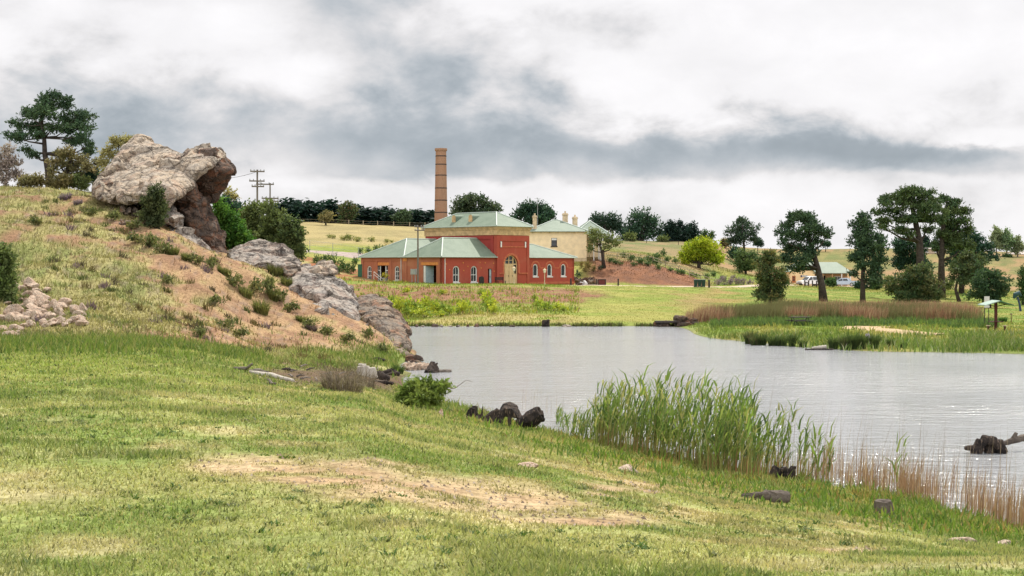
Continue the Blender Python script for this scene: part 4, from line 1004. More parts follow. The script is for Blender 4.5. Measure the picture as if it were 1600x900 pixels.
for k, (px, py, rx, ry, pal, lab) in enumerate(((48,282,20,13,'tan','brownish scrub bush under the half bare tree on the left hilltop'),(88,283,22,13,'tan','wide olive brown bush under the tall left pine'),(122,282,18,14,'olive','olive bush between the leaning pine and the boulder lumps'),(145,272,12,12,'dark','dark bush at the left end of the huge boulder'))):
    tree('bush', lab, 'bush', 109 + k, (px, 298), [(px, py, rx * .7, ry * .8), (px - rx * .5, py + 4, rx * .5, ry * .6), (px + rx * .5, py + 3, rx * .5, ry * .7)], pal, 1500, .16, [(px, 298), (px, py)], .08, shell=.2)
tree('gum_tree', 'sparse yellowish gum tree standing behind the huge boulder', 'tree', 108, (180,300),
     [(186,224,16,9),(200,220,12,7),(172,238,12,9),(165,255,10,10),(208,226,10,8),(182,250,10,10),(160,270,8,8)], 'gum', 2300, .16, [(180,300),(178,262),(186,228)], .14, 'pale_bark', shell=.2)
tree('gum_tree', 'small pale gum top showing right of the huge boulder overhang', 'tree', 118, (360,380), [(356,300,9,9),(362,312,9,10),(350,318,8,8)], 'gum', 700, .18, [(360,380),(358,330),(357,296)], .09, 'pale_bark', shell=.2)

# shrubs by the rocks
tree('bush', 'bright green leafy bush against the right side of the huge boulder', 'bush', 106, (356,398), [(346,326,10,10),(344,345,12,14),(362,342,14,12),(352,364,18,16),(372,366,16,14),(362,384,20,13),(340,380,12,14),(382,380,10,10)], 'bright', 5200, .26, [(356,400),(355,370),(354,340)], .12, shell=.4, asp=1.3)
for k, (cl, px, n, lab, pal, dd) in enumerate((
    ([(352,318,14,10),(365,325,14,10),(376,335,12,12),(366,345,12,10)], 364, 1700, 'dark green bush rising behind the bright green bush', 'dark', 112),
    ([(388,335,14,14),(400,330,14,12),(392,355,20,18),(408,352,16,18),(395,378,20,16)], 396, 4200, 'rounded olive shrub, left one of two behind the broad grey boulder', 'olive', 110),
    ([(425,335,14,14),(436,342,14,14),(424,360,20,18),(442,362,16,18),(432,385,22,14),(415,385,14,12)], 428, 4400, 'tall drooping olive shrub, middle one behind the broad grey boulder', 'olive', 108),
    ([(456,352,12,12),(464,365,12,14),(454,378,16,14),(462,392,14,12)], 458, 2600, 'drooping dark olive shrub at the right end behind the broad grey boulder', [(.06,.085,.03),(.09,.11,.04),(.045,.07,.028)], 104))):
    tree('shrub', lab, 'shrub', dd, (px, 410), cl, pal, n, .22, [(px, 412), (px, 370)], .1, shell=.4)
tree('shrub', 'dark green twiggy shrub growing in front of the huge boulder', 'shrub', 88.5, (243,362), [(246,304,12,12),(236,318,14,12),(252,322,10,16),(238,336,18,12),(226,340,12,10),(248,346,14,10),(240,300,8,8)], [(.05,.065,.025),(.035,.05,.022),(.075,.085,.035)], 3400, .15, [(243,365),(242,330),(245,305)], .08, shell=.2, asp=2.4)
tree('shrub', 'large dark shrub growing right above the loose rock pile', 'shrub', 64, (2,486), [(-4,398,18,16),(12,410,14,16),(-8,430,24,18),(14,440,14,14),(0,460,22,16),(14,474,16,10),(-10,482,20,10)], [(.07,.10,.03),(.10,.125,.045),(.05,.075,.026)], 4800, .15, [(0,488),(0,440),(0,405)], .1, shell=.3)

# trees behind the building
r = random.Random(11)
kinds = []
for k in range(3):
    hh = 1.0
    cl = [(r.uniform(-3, 3), -z, 10 - z * .21, 7) for z in (4, 10, 16, 22, 28, 33, 38)]
    q = 340 / F; base = Vector((0, 0, 0))
    cc = [(Vector((c[0] * q, r.uniform(-.4, .4), -c[1] * q)), c[2] * q, c[2] * q, c[3] * q) for c in cl]
    V, Fc, T = leaves(cc, base, 1700, .55, GREENS['cypress'], 1.6, .5, seed=40 + k, fuzz=.3)
    kinds.append((V, Fc, T))
protos = []
tops = [(444,318),(452,314),(461,317),(470,316),(479,318),(488,316),(497,319),(506,317),(515,316),(524,318),(556,322),(568,326),(577,325),(586,328),(596,326),(606,330),(616,329),(640,332),(650,330),(659,333),(668,333),(677,334),(446,322),(457,322),(474,322),(492,323),(510,322),(592,332),(654,336)]
for i, (px, py) in enumerate(tops):
    d = 338 + (i % 4) * 3
    B = G(px, d); q = d / F
    H = B.z - (CH + (HZ - py) / F * d)
    if i < 3:
        t = thing('cypress_tree', 'dark cypress in the dense windbreak row on the ridge behind the brick building', 'tree', B, r.uniform(0, 6), 'windbreak of dark cypresses')
        V, Fc, T = kinds[i]; link('crown', np_mesh('crown', V, Fc, T), MAT['leaf'], t)
        mb = MB(); mb.tube([(0, 0, -.5), (0, 0, 4)], [.25, .1], 6); mb.build('trunk', MAT['bark'], t); protos.append(t)
    else:
        t = copy_thing(protos[i % 3]); t.location = B; t.rotation_euler = (0, 0, r.uniform(0, 6))
    s_ = max(.5, -H / (44 * 340 / F)); t.scale = (r.uniform(1.5, 1.9), r.uniform(1.5, 1.9), s_ * r.uniform(.96, 1.06))
def round_tree(name, label, d, px, py, rx, ry, basepy, pal, n, size=None, **kw):
    rr = random.Random(int(px * 7 + py)); cl = []
    for k in range(kw.pop('k', 9)):
        a = rr.uniform(0, 6.28); f = rr.uniform(.2, .72)
        cl.append((px + math.cos(a) * rx * f, py + math.sin(a) * ry * f * .9, rx * rr.uniform(.32, .5), ry * rr.uniform(.32, .5)))
    cl.append((px, py + ry * .2, rx * .55, ry * .5))
    return tree(name, label, 'tree', d, (px, basepy), cl, pal, n, size, [(px, basepy), (px, py + ry * .4), (px, py)], kw.pop('tr', .28), **kw)
round_tree('gum_tree', 'round green tree with a reddish tinge rising out of the dark windbreak row', 334, 542, 331, 16, 17, 350, [(.04,.075,.03),(.06,.08,.03),(.10,.075,.04)], 1900)
round_tree('gum_tree', 'grey green round tree at the right part of the windbreak row', 334, 628, 337, 18, 16, 356, [(.05,.075,.035),(.04,.065,.035)], 1800)
tree('gum_tree', 'small lone tree in the dry yellow paddock before the windbreak', 'tree', 318, (509,354), [(504,338,8,5),(514,336,8,6),(509,343,9,4)], 'tan', 500, .4, [(509,356),(509,340)], .22)
tree('spreading_tree', 'broad dark spreading tree behind the chimney and tall centre block', 'tree', 262, (742,365), [(716,326,12,8),(728,318,14,8),(742,314,14,7),(755,320,13,8),(768,326,12,8),(735,330,18,10),(755,333,20,9),(775,334,8,6),(712,336,12,8)], [(.03,.055,.03),(.045,.065,.035),(.055,.07,.04)], 4600, .42, [(742,365),(742,340),(740,322)], .4)
tree('spreading_tree', 'dense dark green domed tree behind the left end of the cream house', 'tree', 250, (835,365), [(812,336,9,8),(822,329,12,9),(838,326,14,8),(850,332,12,9),(858,340,9,7),(836,340,22,9),(803,342,8,5),(845,345,16,7)], 'dark', 3800, .42, [(835,365),(835,345),(836,330)], .4)
tree('pine_tree', 'loose dark tree group just right of the cream house roof', 'tree', 345, (945,378), [(928,346,9,7),(938,342,10,7),(950,344,10,7),(962,349,11,9),(946,354,16,8),(970,356,8,8),(926,356,8,6)], [(.025,.05,.035),(.035,.06,.04)], 2400, .5, [(945,378),(945,358),(944,345)], .35)
tree('pine_tree', 'very broad dark dome shaped pine on the skyline right of the cream house', 'tree', 340, (1003,380), [(990,346,12,8),(1002,338,14,8),(1016,345,14,9),(985,356,14,10),(1006,355,18,11),(1024,358,12,10),(1034,366,10,9),(1000,366,26,9),(978,366,10,8)], [(.022,.05,.034),(.03,.058,.036),(.036,.066,.036)], 4200, .5, [(1003,380),(1003,358),(1003,345)], .45)
for k, (px, tp, w_, lab) in enumerate(((1048,346,10,'narrow dark conifer, left one of three right of the broad dome pine'),(1062,348,10,'dark conifer, middle one of three right of the broad dome pine'),(1080,350,12,'dark conifer, right one of three beyond the lime yellow tree'))):
    tree('conifer', lab, 'tree', 330 + k * 3, (px, 380), [(px, tp + 3, w_ * .5, 4), (px - 2, tp + 9, w_ * .8, 5), (px + 2, tp + 15, w_, 6), (px, tp + 22, w_ * 1.15, 7), (px - 2, tp + 27, w_ * 1.1, 5)], 'cypress', 1500, .5, [(px, 380), (px, tp + 4)], .3)
tree('conifer', 'small mid green pointed conifer behind the lime yellow tree', 'tree', 315, (1106,382), [(1102,364,4,4),(1100,371,7,6),(1110,372,6,6),(1105,377,10,5),(1112,366,3,4)], 'mid', 1000, .4, [(1106,382),(1104,366)], .2)
tree('gum_tree', 'open dark gum tree on the skyline above the round dark shrub', 'tree', 318, (1163,394), [(1160,346,9,5),(1167,352,9,6),(1150,356,10,6),(1160,362,12,7),(1172,364,9,6),(1141,364,7,6),(1178,374,8,5),(1158,374,16,7),(1146,376,8,6),(1181,356,4,3)], [(.03,.055,.035),(.042,.065,.04)], 2700, .42, [(1163,396),(1162,372),(1160,350)], .3, shell=.2)
for k, (px, py, rx, ry, dd, pal, lab) in enumerate(((1150,396,16,10,285,'dark','dark low shrub mass in front of the skyline gum'),(1132,379,6,5,330,'tan','tiny round bush on the skyline left of the skyline gum'),(1184,380,7,5,340,'dark','tiny dark bush on the skyline right of the skyline gum'),(985,371,9,6,320,'olive','pale flowering bush at the foot of the broad dome pine'),(1037,376,7,6,320,'olive','small olive bush at the right foot of the broad dome pine'),(1290,381,7,4,400,'dark','small dark bush on the far skyline between the two nearer pines'))):
    tree('bush', lab, 'bush', dd, (px, py + ry), [(px - rx * .4, py, rx * .6, ry * .7), (px + rx * .4, py + 1, rx * .6, ry * .7), (px, py - ry * .3, rx * .5, ry * .5)], pal, 700, .42, [(px, py + ry + 2), (px, py)], .12, limbs=False)
tree('lime_tree', 'bright lime yellow rounded tree on the bank above the red cut', 'tree', 226, (1092,424), [(1094,382,16,8),(1078,386,12,8),(1110,386,12,8),(1068,396,9,9),(1120,396,9,10),(1084,396,14,9),(1104,398,14,10),(1072,406,10,7),(1116,408,11,8),(1090,406,14,6),(1124,406,5,7)], 'lime', 5200, .30, [(1091,426),(1092,412),(1094,392)], .34, shell=.6)
tree('olive_tree', 'grey green tree with a leaning trunk right of the cream house', 'tree', 203, (944,406), [(930,364,10,6),(942,370,12,6),(955,374,11,7),(926,374,8,6),(962,382,8,6),(948,383,10,5),(934,382,6,5),(922,388,6,6)], [(.10,.125,.045),(.13,.15,.06)], 1400, .27, [(945,408),(941,394),(937,382),(942,370)], .26, shell=.3)
tree('bush', 'round dark green shrub between the lime yellow tree and the orange tipped bush', 'bush', 236, (1165,430), [(1162,398,12,9),(1174,400,10,9),(1156,408,10,10),(1170,410,16,10),(1163,418,18,9)], [(.06,.09,.03),(.04,.075,.03),(.08,.11,.035)], 3000, .28, [(1166,430),(1166,408)], .2)
# right hand side
tree('bush_tree', 'upright bushy tree with orange tipped top right of the round shrub', 'tree', 150, (1203,476), [(1200,396,10,8),(1208,404,12,8),(1194,408,12,8),(1200,420,17,10),(1214,428,14,10),(1190,432,12,10),(1203,442,20,10),(1196,456,14,9),(1216,450,10,10),(1190,464,10,6),(1222,462,8,8),(1228,440,6,12),(1206,465,12,6)], [(.05,.08,.03),(.075,.095,.035),(.13,.11,.04),(.04,.065,.028)], 6200, .22, [(1203,478),(1204,450),(1202,415)], .14, shell=.35)
tree('pine_tree', 'pine with a bare leaning trunk in front of the cream visitor building', 'tree', 162, (1287,470), [(1252,338,20,8),(1270,344,16,8),(1236,350,16,9),(1262,356,22,9),(1226,364,14,8),(1282,362,14,7),(1246,370,22,9),(1274,374,14,8),(1222,378,10,6),(1236,386,20,10),(1258,390,18,9),(1228,402,14,9),(1250,406,18,9),(1244,418,16,7),(1240,336,12,6),(1290,368,8,5),(1266,400,10,8)], 'pine', 10500, .21, [(1287,472),(1284,446),(1278,420),(1270,392),(1263,366),(1258,345)], .46, mat='needle', asp=2, shell=.4)
tree('pine_tree', 'straight narrow pine between the leaning pine and the two tall pines', 'tree', 148, (1348,478), [(1350,340,10,7),(1344,350,15,8),(1358,356,15,8),(1338,366,14,8),(1358,372,18,9),(1340,382,18,8),(1366,386,16,9),(1350,396,22,9),(1334,404,14,7),(1372,404,14,8),(1352,414,18,8),(1366,424,14,8),(1338,426,10,6),(1358,436,14,7),(1372,440,9,6),(1376,370,9,6)], 'pine', 10000, .2, [(1348,480),(1348,440),(1349,400),(1350,345)], .3, mat='needle', asp=2, shell=.35)
tree('pine_tree', 'tallest pine with a flat layered umbrella crown, left of the twin tall pines', 'tree', 186, (1438,452), [(1420,301,22,6),(1400,308,20,6),(1442,304,20,6),(1385,318,16,6),(1458,314,18,7),(1420,314,26,7),(1372,332,12,5),(1396,328,20,6),(1436,324,26,7),(1460,328,16,7),(1384,346,16,5),(1408,344,22,6),(1440,340,22,6),(1400,360,14,4),(1462,344,14,6),(1450,358,14,5),(1376,356,9,4),(1415,365,12,4)], 'pine2', 12500, .24, [(1439,454),(1438,410),(1437,378),(1430,345),(1424,318),(1421,304)], .62, mat='needle', asp=2.2, shell=.3)
tree('pine_tree', 'tall pine with layered drooping boughs, right of the twin tall pines', 'tree', 194, (1471,452), [(1478,312,12,6),(1492,318,14,7),(1504,328,12,7),(1486,332,18,7),(1472,342,14,6),(1500,344,16,7),(1488,354,20,7),(1508,358,12,7),(1472,366,16,6),(1494,370,20,7),(1480,384,18,7),(1504,384,14,7),(1464,384,10,6)], 'pine2', 9500, .25, [(1471,454),(1471,408),(1472,370),(1476,335),(1480,315)], .5, mat='needle', asp=2.2, shell=.3)
tree('pine_tree', 'dark spreading conifer with level boughs right of the twin tall pines', 'tree', 215, (1502,448), [(1512,366,18,6),(1530,374,18,6),(1498,380,20,7),(1522,386,24,8),(1544,388,12,6),(1494,396,18,8),(1520,402,26,8),(1546,402,10,6),(1490,410,14,8),(1510,416,16,8)], 'dark', 6500, .3, [(1502,450),(1504,410),(1510,380)], .4, mat='needle', asp=2, shell=.35)
tree('bush_tree', 'dark bushy evergreen under the crown of the tallest pine', 'tree', 204, (1422,446), [(1416,378,14,7),(1402,384,12,7),(1432,388,16,8),(1412,396,18,9),(1436,402,16,9),(1420,412,20,9),(1404,412,10,8),(1444,416,12,8),(1428,426,16,8)], 'dark', 5200, .3, [(1422,448),(1422,405)], .3)
for k, (px, tp) in enumerate(((1446,369), (1461,373))):
    tree('conifer', ('small pointed conifer by the far house, left of the two seen between the pine trunks', 'small pointed conifer by the far house, right of the two seen between the pine trunks')[k], 'tree', 398, (px, 392), [(px, tp + 3, 2.2, 4), (px, tp + 9, 4, 5), (px, tp + 15, 5, 5)], 'cypress', 600, .5, [(px, 394), (px, tp + 4)], .2, limbs=False)
tree('bush', 'big mixed green and tan bush with an orange top, below the twin tall pines', 'bush', 160, (1432,478), [(1424,424,12,8),(1442,420,12,8),(1410,436,16,9),(1434,438,20,10),(1456,434,14,10),(1400,450,16,10),(1424,452,22,12),(1450,452,20,12),(1406,464,16,9),(1436,464,22,9),(1462,460,12,10)], [(.045,.075,.03),(.07,.09,.035),(.10,.095,.04),(.03,.055,.025)], 8200, .23, [(1432,480),(1432,450),(1432,430)], .2, shell=.45)
tree('bush_tree', 'small tree with a leaning trunk and tan tipped dome right of the twin pines', 'tree', 178, (1500,466), [(1516,400,14,7),(1502,410,14,8),(1528,410,14,8),(1514,420,20,9),(1494,424,12,8),(1532,424,10,8),(1504,434,16,8),(1524,436,14,8),(1488,434,8,6)], [(.05,.075,.03),(.085,.09,.035),(.035,.06,.027)], 4600, .26, [(1500,468),(1493,452),(1496,438),(1510,418)], .24, shell=.45)
tree('bush', 'rounded dark bush right behind the picnic shelter roof', 'bush', 158, (1546,474), [(1540,428,16,9),(1556,432,14,10),(1530,442,14,12),(1550,446,22,12),(1566,446,10,12),(1540,460,22,10),(1560,462,14,9)], [(.035,.065,.03),(.05,.08,.032),(.025,.05,.026)], 5200, .23, [(1546,476),(1546,450)], .2, shell=.45)
tree('bush', 'tall olive bush at the right edge beyond the picnic shelter', 'bush', 172, (1598,480), [(1600,425,8,8),(1596,440,8,10),(1606,450,12,14),(1597,462,8,9)], 'mid', 1700, .24, [(1600,482),(1600,440)], .15, shell=.4)
for k, (px, py, rx, ry, lab) in enumerate(((1557,372,9,18,'tall thin pale tree, left of the pale group on the right skyline'),(1573,374,12,18,'fuller pale green tree, middle of the pale group on the right skyline'),(1590,382,9,13,'shorter pale green tree, right of the pale group on the right skyline'))):
    tree('poplar_tree', lab, 'tree', 388, (px, 402), [(px, py - ry * .5, rx * .6, ry * .4), (px - rx * .4, py, rx * .6, ry * .5), (px + rx * .4, py + 2, rx * .6, ry * .5), (px, py + ry * .6, rx * .8, ry * .4)], 'pale' if k != 1 else [(.10,.16,.08),(.13,.18,.09)], 1500, .5, [(px, 404), (px, py)], .22, 'pale_bark', shell=.1)
for k, (px, py, rx, ry, dd, pal, lab) in enumerate(((1535,398,9,6,372,'mid','low green bush on the slope left of the far pink house'),(1575,401,8,4,385,'mid','small hedge bush beside the far pink house'),(1300,441,7,6,225,'mid','round green bush between the pine trunk and the silver car'),(1345,446,10,5,215,'dark','dark low bush right of the silver car'),(1368,447,9,6,215,'mid','green low bush at the right end of the car park'),(1390,440,12,8,230,'olive','olive bush below the far slope right of the narrow pine'),(1475,445,14,6,205,'olive','low olive bush between the twin pines and the small leaning tree'))):
    tree('bush', lab, 'bush', dd, (px, py + ry), [(px - rx * .4, py, rx * .6, ry * .8), (px + rx * .4, py + 1, rx * .6, ry * .7), (px, py - ry * .3, rx * .6, ry * .6)], pal, 900, .28, [(px, py + ry + 1), (px, py)], .08, limbs=False)

# shrubs along the far bank and garden; copies of three forms
def small_bush(name, label, group, spots, pal, n=420, cat='bush', leaf=.16, asp=1.6, d0=None):
    protos = []; rr = random.Random(len(spots) * 13 + int(spots[0][0]))
    for i, (px, py, rx, ry) in enumerate(spots):
        d = hitd(px, py + ry, d0 or 100, 360); q = d / F
        B = G(px, d)
        if i < 3:
            t = thing(name, label, cat, B, 0, group)
            cl = [(Vector((rr.uniform(-.5, .5), rr.uniform(-.5, .5), rr.uniform(.35, .75))), .55, .55, .42) for _ in range(5)]
            V, Fc, T = leaves(cl, (0, 0, 0), n, leaf, GREENS[pal] if isinstance(pal, str) else pal, asp, .3, seed=i + int(px))
            link('crown', np_mesh('crown', V, Fc, T), MAT['leaf'], t)
            mb = MB()
            for a in range(5): mb.tube([(0, 0, -.2), (math.cos(a * 1.3) * .35, math.sin(a * 1.3) * .35, .6)], [.03, .012], 4)
            mb.build('stems', MAT['bark'], t); protos.append(t)
        else:
            t = copy_thing(protos[i % 3]); t.location = B
        t.rotation_euler = (0, 0, rr.uniform(0, 6)); t.scale = (rx * q, rx * q, ry * q * 1.7)
r = random.Random(3)
sp = [(626,478,14,10),(640,476,16,11),(655,482,16,9),(668,476,14,10),(684,480,16,10),(700,484,18,8),(716,482,14,9),(730,478,12,8),(640,488,16,7),(664,490,16,6),(690,490,14,5),(612,470,10,8),(757,466,13,10),(764,476,14,10),(752,458,9,6),(770,484,10,6),(840,474,10,7),(852,478,12,7),(866,480,12,6),(880,482,9,4),(836,466,7,5),(632,455,8,5),(690,456,9,4)]
small_bush('broom_bush', 'yellow green weedy bush on the red bank below the brick building', 'weedy bushes on the far bank', sp, 'broom', 420)
small_bush('shrub', 'low dark green shrub on the slope above the grey road left of the brick building', 'shrubs above the grey road', [(518,408,10,10),(508,404,7,6),(535,415,10,9),(548,420,9,8),(528,422,8,6),(497,405,8,7),(556,408,6,5),(563,392,5,5),(575,391,6,5),(588,389,7,6),(600,388,6,5)], 'mid', 420)
small_bush('shrub', 'olive weedy shrub in the dry yellow paddock', 'shrubs in the dry paddock', [(536,372,7,4),(548,371,9,5),(560,374,7,4),(520,370,5,3),(580,374,7,4),(604,376,5,3),(612,377,4,2),(515,369,5,3)], 'tuss', 350)
small_bush('garden_shrub', 'small garden shrub along the path above the red cut bank', 'garden shrubs above the red cut', [(952,407,8,4),(962,409,7,4),(975,398,7,5),(985,404,8,5),(1002,407,9,6),(1016,404,9,7),(1028,402,8,6),(1012,412,8,4),(1026,409,8,5),(1040,406,8,5),(1036,395,6,6),(1055,407,5,5),(1030,418,6,4),(1048,421,6,3),(1060,424,6,4),(1068,426,7,4),(1080,428,6,3),(1088,430,6,3),(1105,432,6,4),(1115,428,6,4),(970,411,6,3),(992,413,7,3)], 'mid', 360)
small_bush('lavender_bush', 'greyish mauve rounded bush in the row along the drive right of the bins', 'mauve bushes along the drive', [(1122,440,6,5),(1132,439,7,6),(1142,440,7,5),(1152,439,7,6),(1162,440,7,5),(1172,441,6,4),(1128,434,5,4),(1146,434,5,4)], 'mauve', 360)
small_bush('russet_bush', 'orange brown tufted bush on the rocks right of the brick building', 'russet tufts by the rock cut', [(921,415,7,6),(915,420,5,5),(908,413,5,5),(927,420,5,5)], 'rust', 320)
small_bush('shrub', 'green shrub in front of the brick wall rocks at the right end of the building', 'shrubs at the rock cut', [(904,428,6,5),(938,418,5,4)], 'dark', 300)

small_bush('scrub_bush', 'olive scrub bush among the rocks on the left slope', 'scrub bushes among the rocks', [(216,372,13,8),(232,378,14,10),(252,386,14,10),(306,406,13,8),(330,412,12,8),(366,438,14,10),(395,448,14,11),(420,448,14,11),(436,462,13,10),(452,480,13,8),(484,506,13,7),(512,516,13,7),(540,528,12,7),(340,470,12,7),(352,505,14,8),(372,520,13,7),(310,520,12,7),(262,436,10,7),(205,352,13,7),(176,338,12,7),(140,330,13,7),(60,345,12,7),(590,470,10,8),(575,520,10,8),(602,545,12,7)], [(.085, .105, .035), (.12, .13, .05), (.15, .14, .055), (.06, .08, .03)], 420, 'bush', .17, 2.2, 45)
# ------------------------------------------------------------------ roads and paths
def ribbon(name, pts, widths, m, up=.05):
    """strip that follows the ground; pts are (px, distance)"""
    P = [Vector(((p - 800) / F * d, d, 0)) for p, d in pts]; fine = []
    for i in range(len(P) - 1):
        n = max(2, int((P[i+1] - P[i]).length / 1.2))
        fine += [(P[i].lerp(P[i+1], k / n), widths[i] + (widths[i+1] - widths[i]) * k / n) for k in range(n)]
    fine.append((P[-1], widths[-1]))
    V = []; Q = []; C = 7
    for i, (p, w_) in enumerate(fine):
        a = fine[max(0, i-1)][0]; b = fine[min(len(fine)-1, i+1)][0]; t = (b - a).normalized(); n = Vector((-t.y, t.x, 0))
        jl = (fbm(p.x / 1.5, p.y / 1.5, 3, 2) - .5) * .7; jr = (fbm(p.x / 1.5, p.y / 1.5, 9, 2) - .5) * .7
        for c in range(C):
            s = (c / (C - 1) - .5) * w_ + (jl if c == 0 else jr if c == C - 1 else 0)
            q = p + n * s; V.append((q.x, q.y, float(ground(q.x, q.y)) + (up if 0 < c < C - 1 else -.03)))
    for i in range(len(fine) - 1):
        for c in range(C - 1): Q.append((i*C + c, i*C + c + 1, (i+1)*C + c + 1, (i+1)*C + c))
    o = link(name, np_mesh(name, V, Q, None, True), m); return tag(o, kind='structure')
gm = simple('pale_gravel', (.50, .39, .29), .95, .25, 1.2, .5, 12, spec=.1, world=True)
ribbon('gravel_road', [(880,184),(960,188),(1060,191),(1150,198),(1200,206),(1240,222),(1275,246),(1330,256),(1360,262)], [2.2,3.2,3.2,3.4,4,6,9,9,6], gm)
ribbon('grey_road', [(400,214),(480,207.5),(540,208),(600,209),(650,213)], [7,7.5,7.5,7.5,6], simple('grey_road_gravel', (.36,.29,.26), .95, .2, .8, spec=.1, world=True))
sm = simple('sand', (.46, .34, .20), .95, .2, 1.5, .4, 10, spec=.1, world=True)
ribbon('sand_path', [(1318,106),(1345,105.5),(1380,103),(1420,99.5),(1470,97)], [2.4,3.8,3.0,2.4,1.2], sm, .10)
ribbon('sand_path', [(1345,106),(1370,107.5),(1392,107)], [2.6,2.2,1.0], sm, .11)

# ------------------------------------------------------------------ poles, fences, lamps
def pole(name, label, px, d, ytop, arms, r0=.13, extra=None, cat='power pole', basey=None):
    B = G(px, d); B.z -= .3
    top = CH + (HZ - ytop) / F * d - B.z
    t = thing(name, label, cat, B)
    mb = MB(); mb.tube([(0, 0, 0), (0, 0, top * .5), (0, 0, top)], [r0 * 1.15, r0, r0 * .8], 10); mb.build('shaft', MAT['polewood'], t)
    for (py, half, off, ang_) in arms:
        z = CH + (HZ - py) / F * d - B.z; M_ = Matrix.Translation((off, 0, z)) @ Matrix.Rotation(ang_, 4, 'Z')
        a = MB(); a.box(-half, half, -r0 - .12, -r0 + .0, -.07, .07, M_); o = a.build('crossarm', MAT['polewood'], t)
        for k in (-.92, -.45, .45, .92):
            s = MB(); s.tube([M_ @ Vector((k * half, -r0 - .06, .07)), M_ @ Vector((k * half, -r0 - .06, .22))], [.06, .045], 8); s.build('insulator', MAT['galv'], o)
    if extra: extra(t, B)
    return t
pole('power_pole', 'tall timber power pole with three crossarms above the olive shrubs', 402, 150, 265, [(268,.75,0,.25),(283,.8,-.05,.25),(291.5,.65,.05,.25)], .11)
pole('power_pole', 'shorter power pole with a double low crossarm beside the taller one', 422, 153, 286, [(288,.95,-.55,.2),(310,.9,0,.2),(314.5,.85,.05,.2)], .09)
pole('power_pole', 'dark pole with two short crossarms standing in front of the brick building', 653, 170.5, 352, [(354.5,.58,.12,.3),(360,.6,.16,.3)], .105)
B = G(840, 222); t = thing('aerial_mast', 'thin aerial mast rising behind the cream house chimney', 'mast', B)
z1 = CH + (HZ - 309) / F * 222 - B.z
a = MB(); a.tube([(0, 0, -.3), (0, 0, z1)], .035, 6); a.build('mast', MAT['galv'], t); a = MB(); a.box(-.5, .5, -.02, .02, z1 - .15, z1 - .11); a.box(-.3, .3, -.02, .02, z1 - .45, z1 - .41); a.build('aerial', MAT['galv'], t)
# overhead wire from the tall pole
p0 = W(402, 268, 150); p1 = W(300, 275, 150)
wv_ = [p0.lerp(p1, k / 10) - Vector((0, 0, .5 * (1 - (k / 5 - 1) ** 2))) for k in range(11)]
a = MB(); a.tube(wv_, .018, 4); o = a.build('overhead_wire', MAT['iron'], None, offset=p0); o.location = p0; tag(o, 'thin overhead wire running left from the tall power pole behind the boulder', 'wire')
wv_ = [W(402, 283, 150 - .1).lerp(W(421, 288, 153 - .1), k / 6) - Vector((0, 0, .12 * (1 - (k / 3 - 1) ** 2))) for k in range(7)]
a = MB(); a.tube(wv_, .016, 4); o = a.build('overhead_wire', MAT['iron'], None, offset=wv_[0]); o.location = wv_[0]; tag(o, 'short overhead wire joining the two power poles above the olive shrubs', 'wire')

def fence(name, label, pts, h, m, rails=(.5, .95), every=2.4, rr=.05, wires=False, cat='fence'):
    P = [G(p, d) for p, d in pts]; B = P[0].copy(); t = thing(name, label, cat, B); posts = []
    for i in range(len(P) - 1):
        L_ = (P[i+1] - P[i]).length; n = max(1, round(L_ / every))
        for k in range(n + (i == len(P) - 2)):
            q = P[i].lerp(P[i+1], k / n); q.z = float(ground(q.x, q.y)); posts.append(q)
    for q in posts:
        a = MB(); a.tube([q - B - Vector((0, 0, .3)), q - B + Vector((0, 0, h))], rr, 6); a.build('post', m, t)
    for z in rails:
        a = MB()
        a.tube([q - B + Vector((0, -rr, h * z)) for q in posts], .015 if wires else rr * .7, 5); a.build('wire' if wires else 'rail', m, t)
    return t
MAT['railwood'] = simple('weathered_rail', (.36, .30, .21), .9, .25, 5)
MAT['darkpost'] = simple('dark_post', (.05, .04, .035), .85, .3, 5)
fence('rail_fence', 'timber rail fence along the top edge of the red cut bank', [(944,213.5),(985,214),(1020,212),(1060,207),(1095,203),(1120,199.5)], 1.0, MAT['railwood'], (.55, .95), 2.6, .055)
fence('wire_fence', 'tall wire mesh fence with thin posts along the grey road', [(484,202),(520,202.5),(560,203),(602,204)], 1.9, MAT['galv'], (.05,.35,.65,.98), 3.6, .04, True)
fence('paddock_fence', 'old post and wire fence along the top of the dry yellow paddock', [(462,326),(505,327),(545,327),(590,327),(640,328),(688,329)], 1.1, MAT['railwood'], (.4,.85), 4.2, .09, True)
fence('wire_fence', 'low fence line across the slope below the skyline trees right of the cream house', [(962,300),(1010,302),(1060,303),(1120,305)], .9, MAT['darkpost'], (.5,.9), 5, .06, True)
MAT['lampglass'] = simple('lamp_glass', (.75, .68, .58), .2, .1, 3, spec=.5)
for px, d, yt, lab in ((803, 175, 417, 'post lamp with a lantern head standing in front of the arched timber doors'), (851, 178.5, 420, 'post lamp with a lantern head in front of the right wing windows')):
    B = G(px, d); t = thing('lamp_post', lab, 'lamp post', B); zt_ = CH + (HZ - yt) / F * d - B.z
    a = MB(); a.tube([(0, 0, -.2), (0, 0, .25), (0, 0, .3), (0, 0, zt_ - .5)], [.09, .09, .05, .045], 10); a.build('post', MAT['creamchim'], t)
    a = MB(); a.tube([(0, 0, zt_ - .5), (0, 0, zt_ - .15)], [.12, .21], 6); a.build('lantern', MAT['lampglass'], t)
    a = MB(); a.tube([(0, 0, zt_ - .15), (0, 0, zt_ - .02), (0, 0, zt_ + .1)], [.25, .1, .02], 6); a.build('lantern_cap', MAT['creamchim'], t)
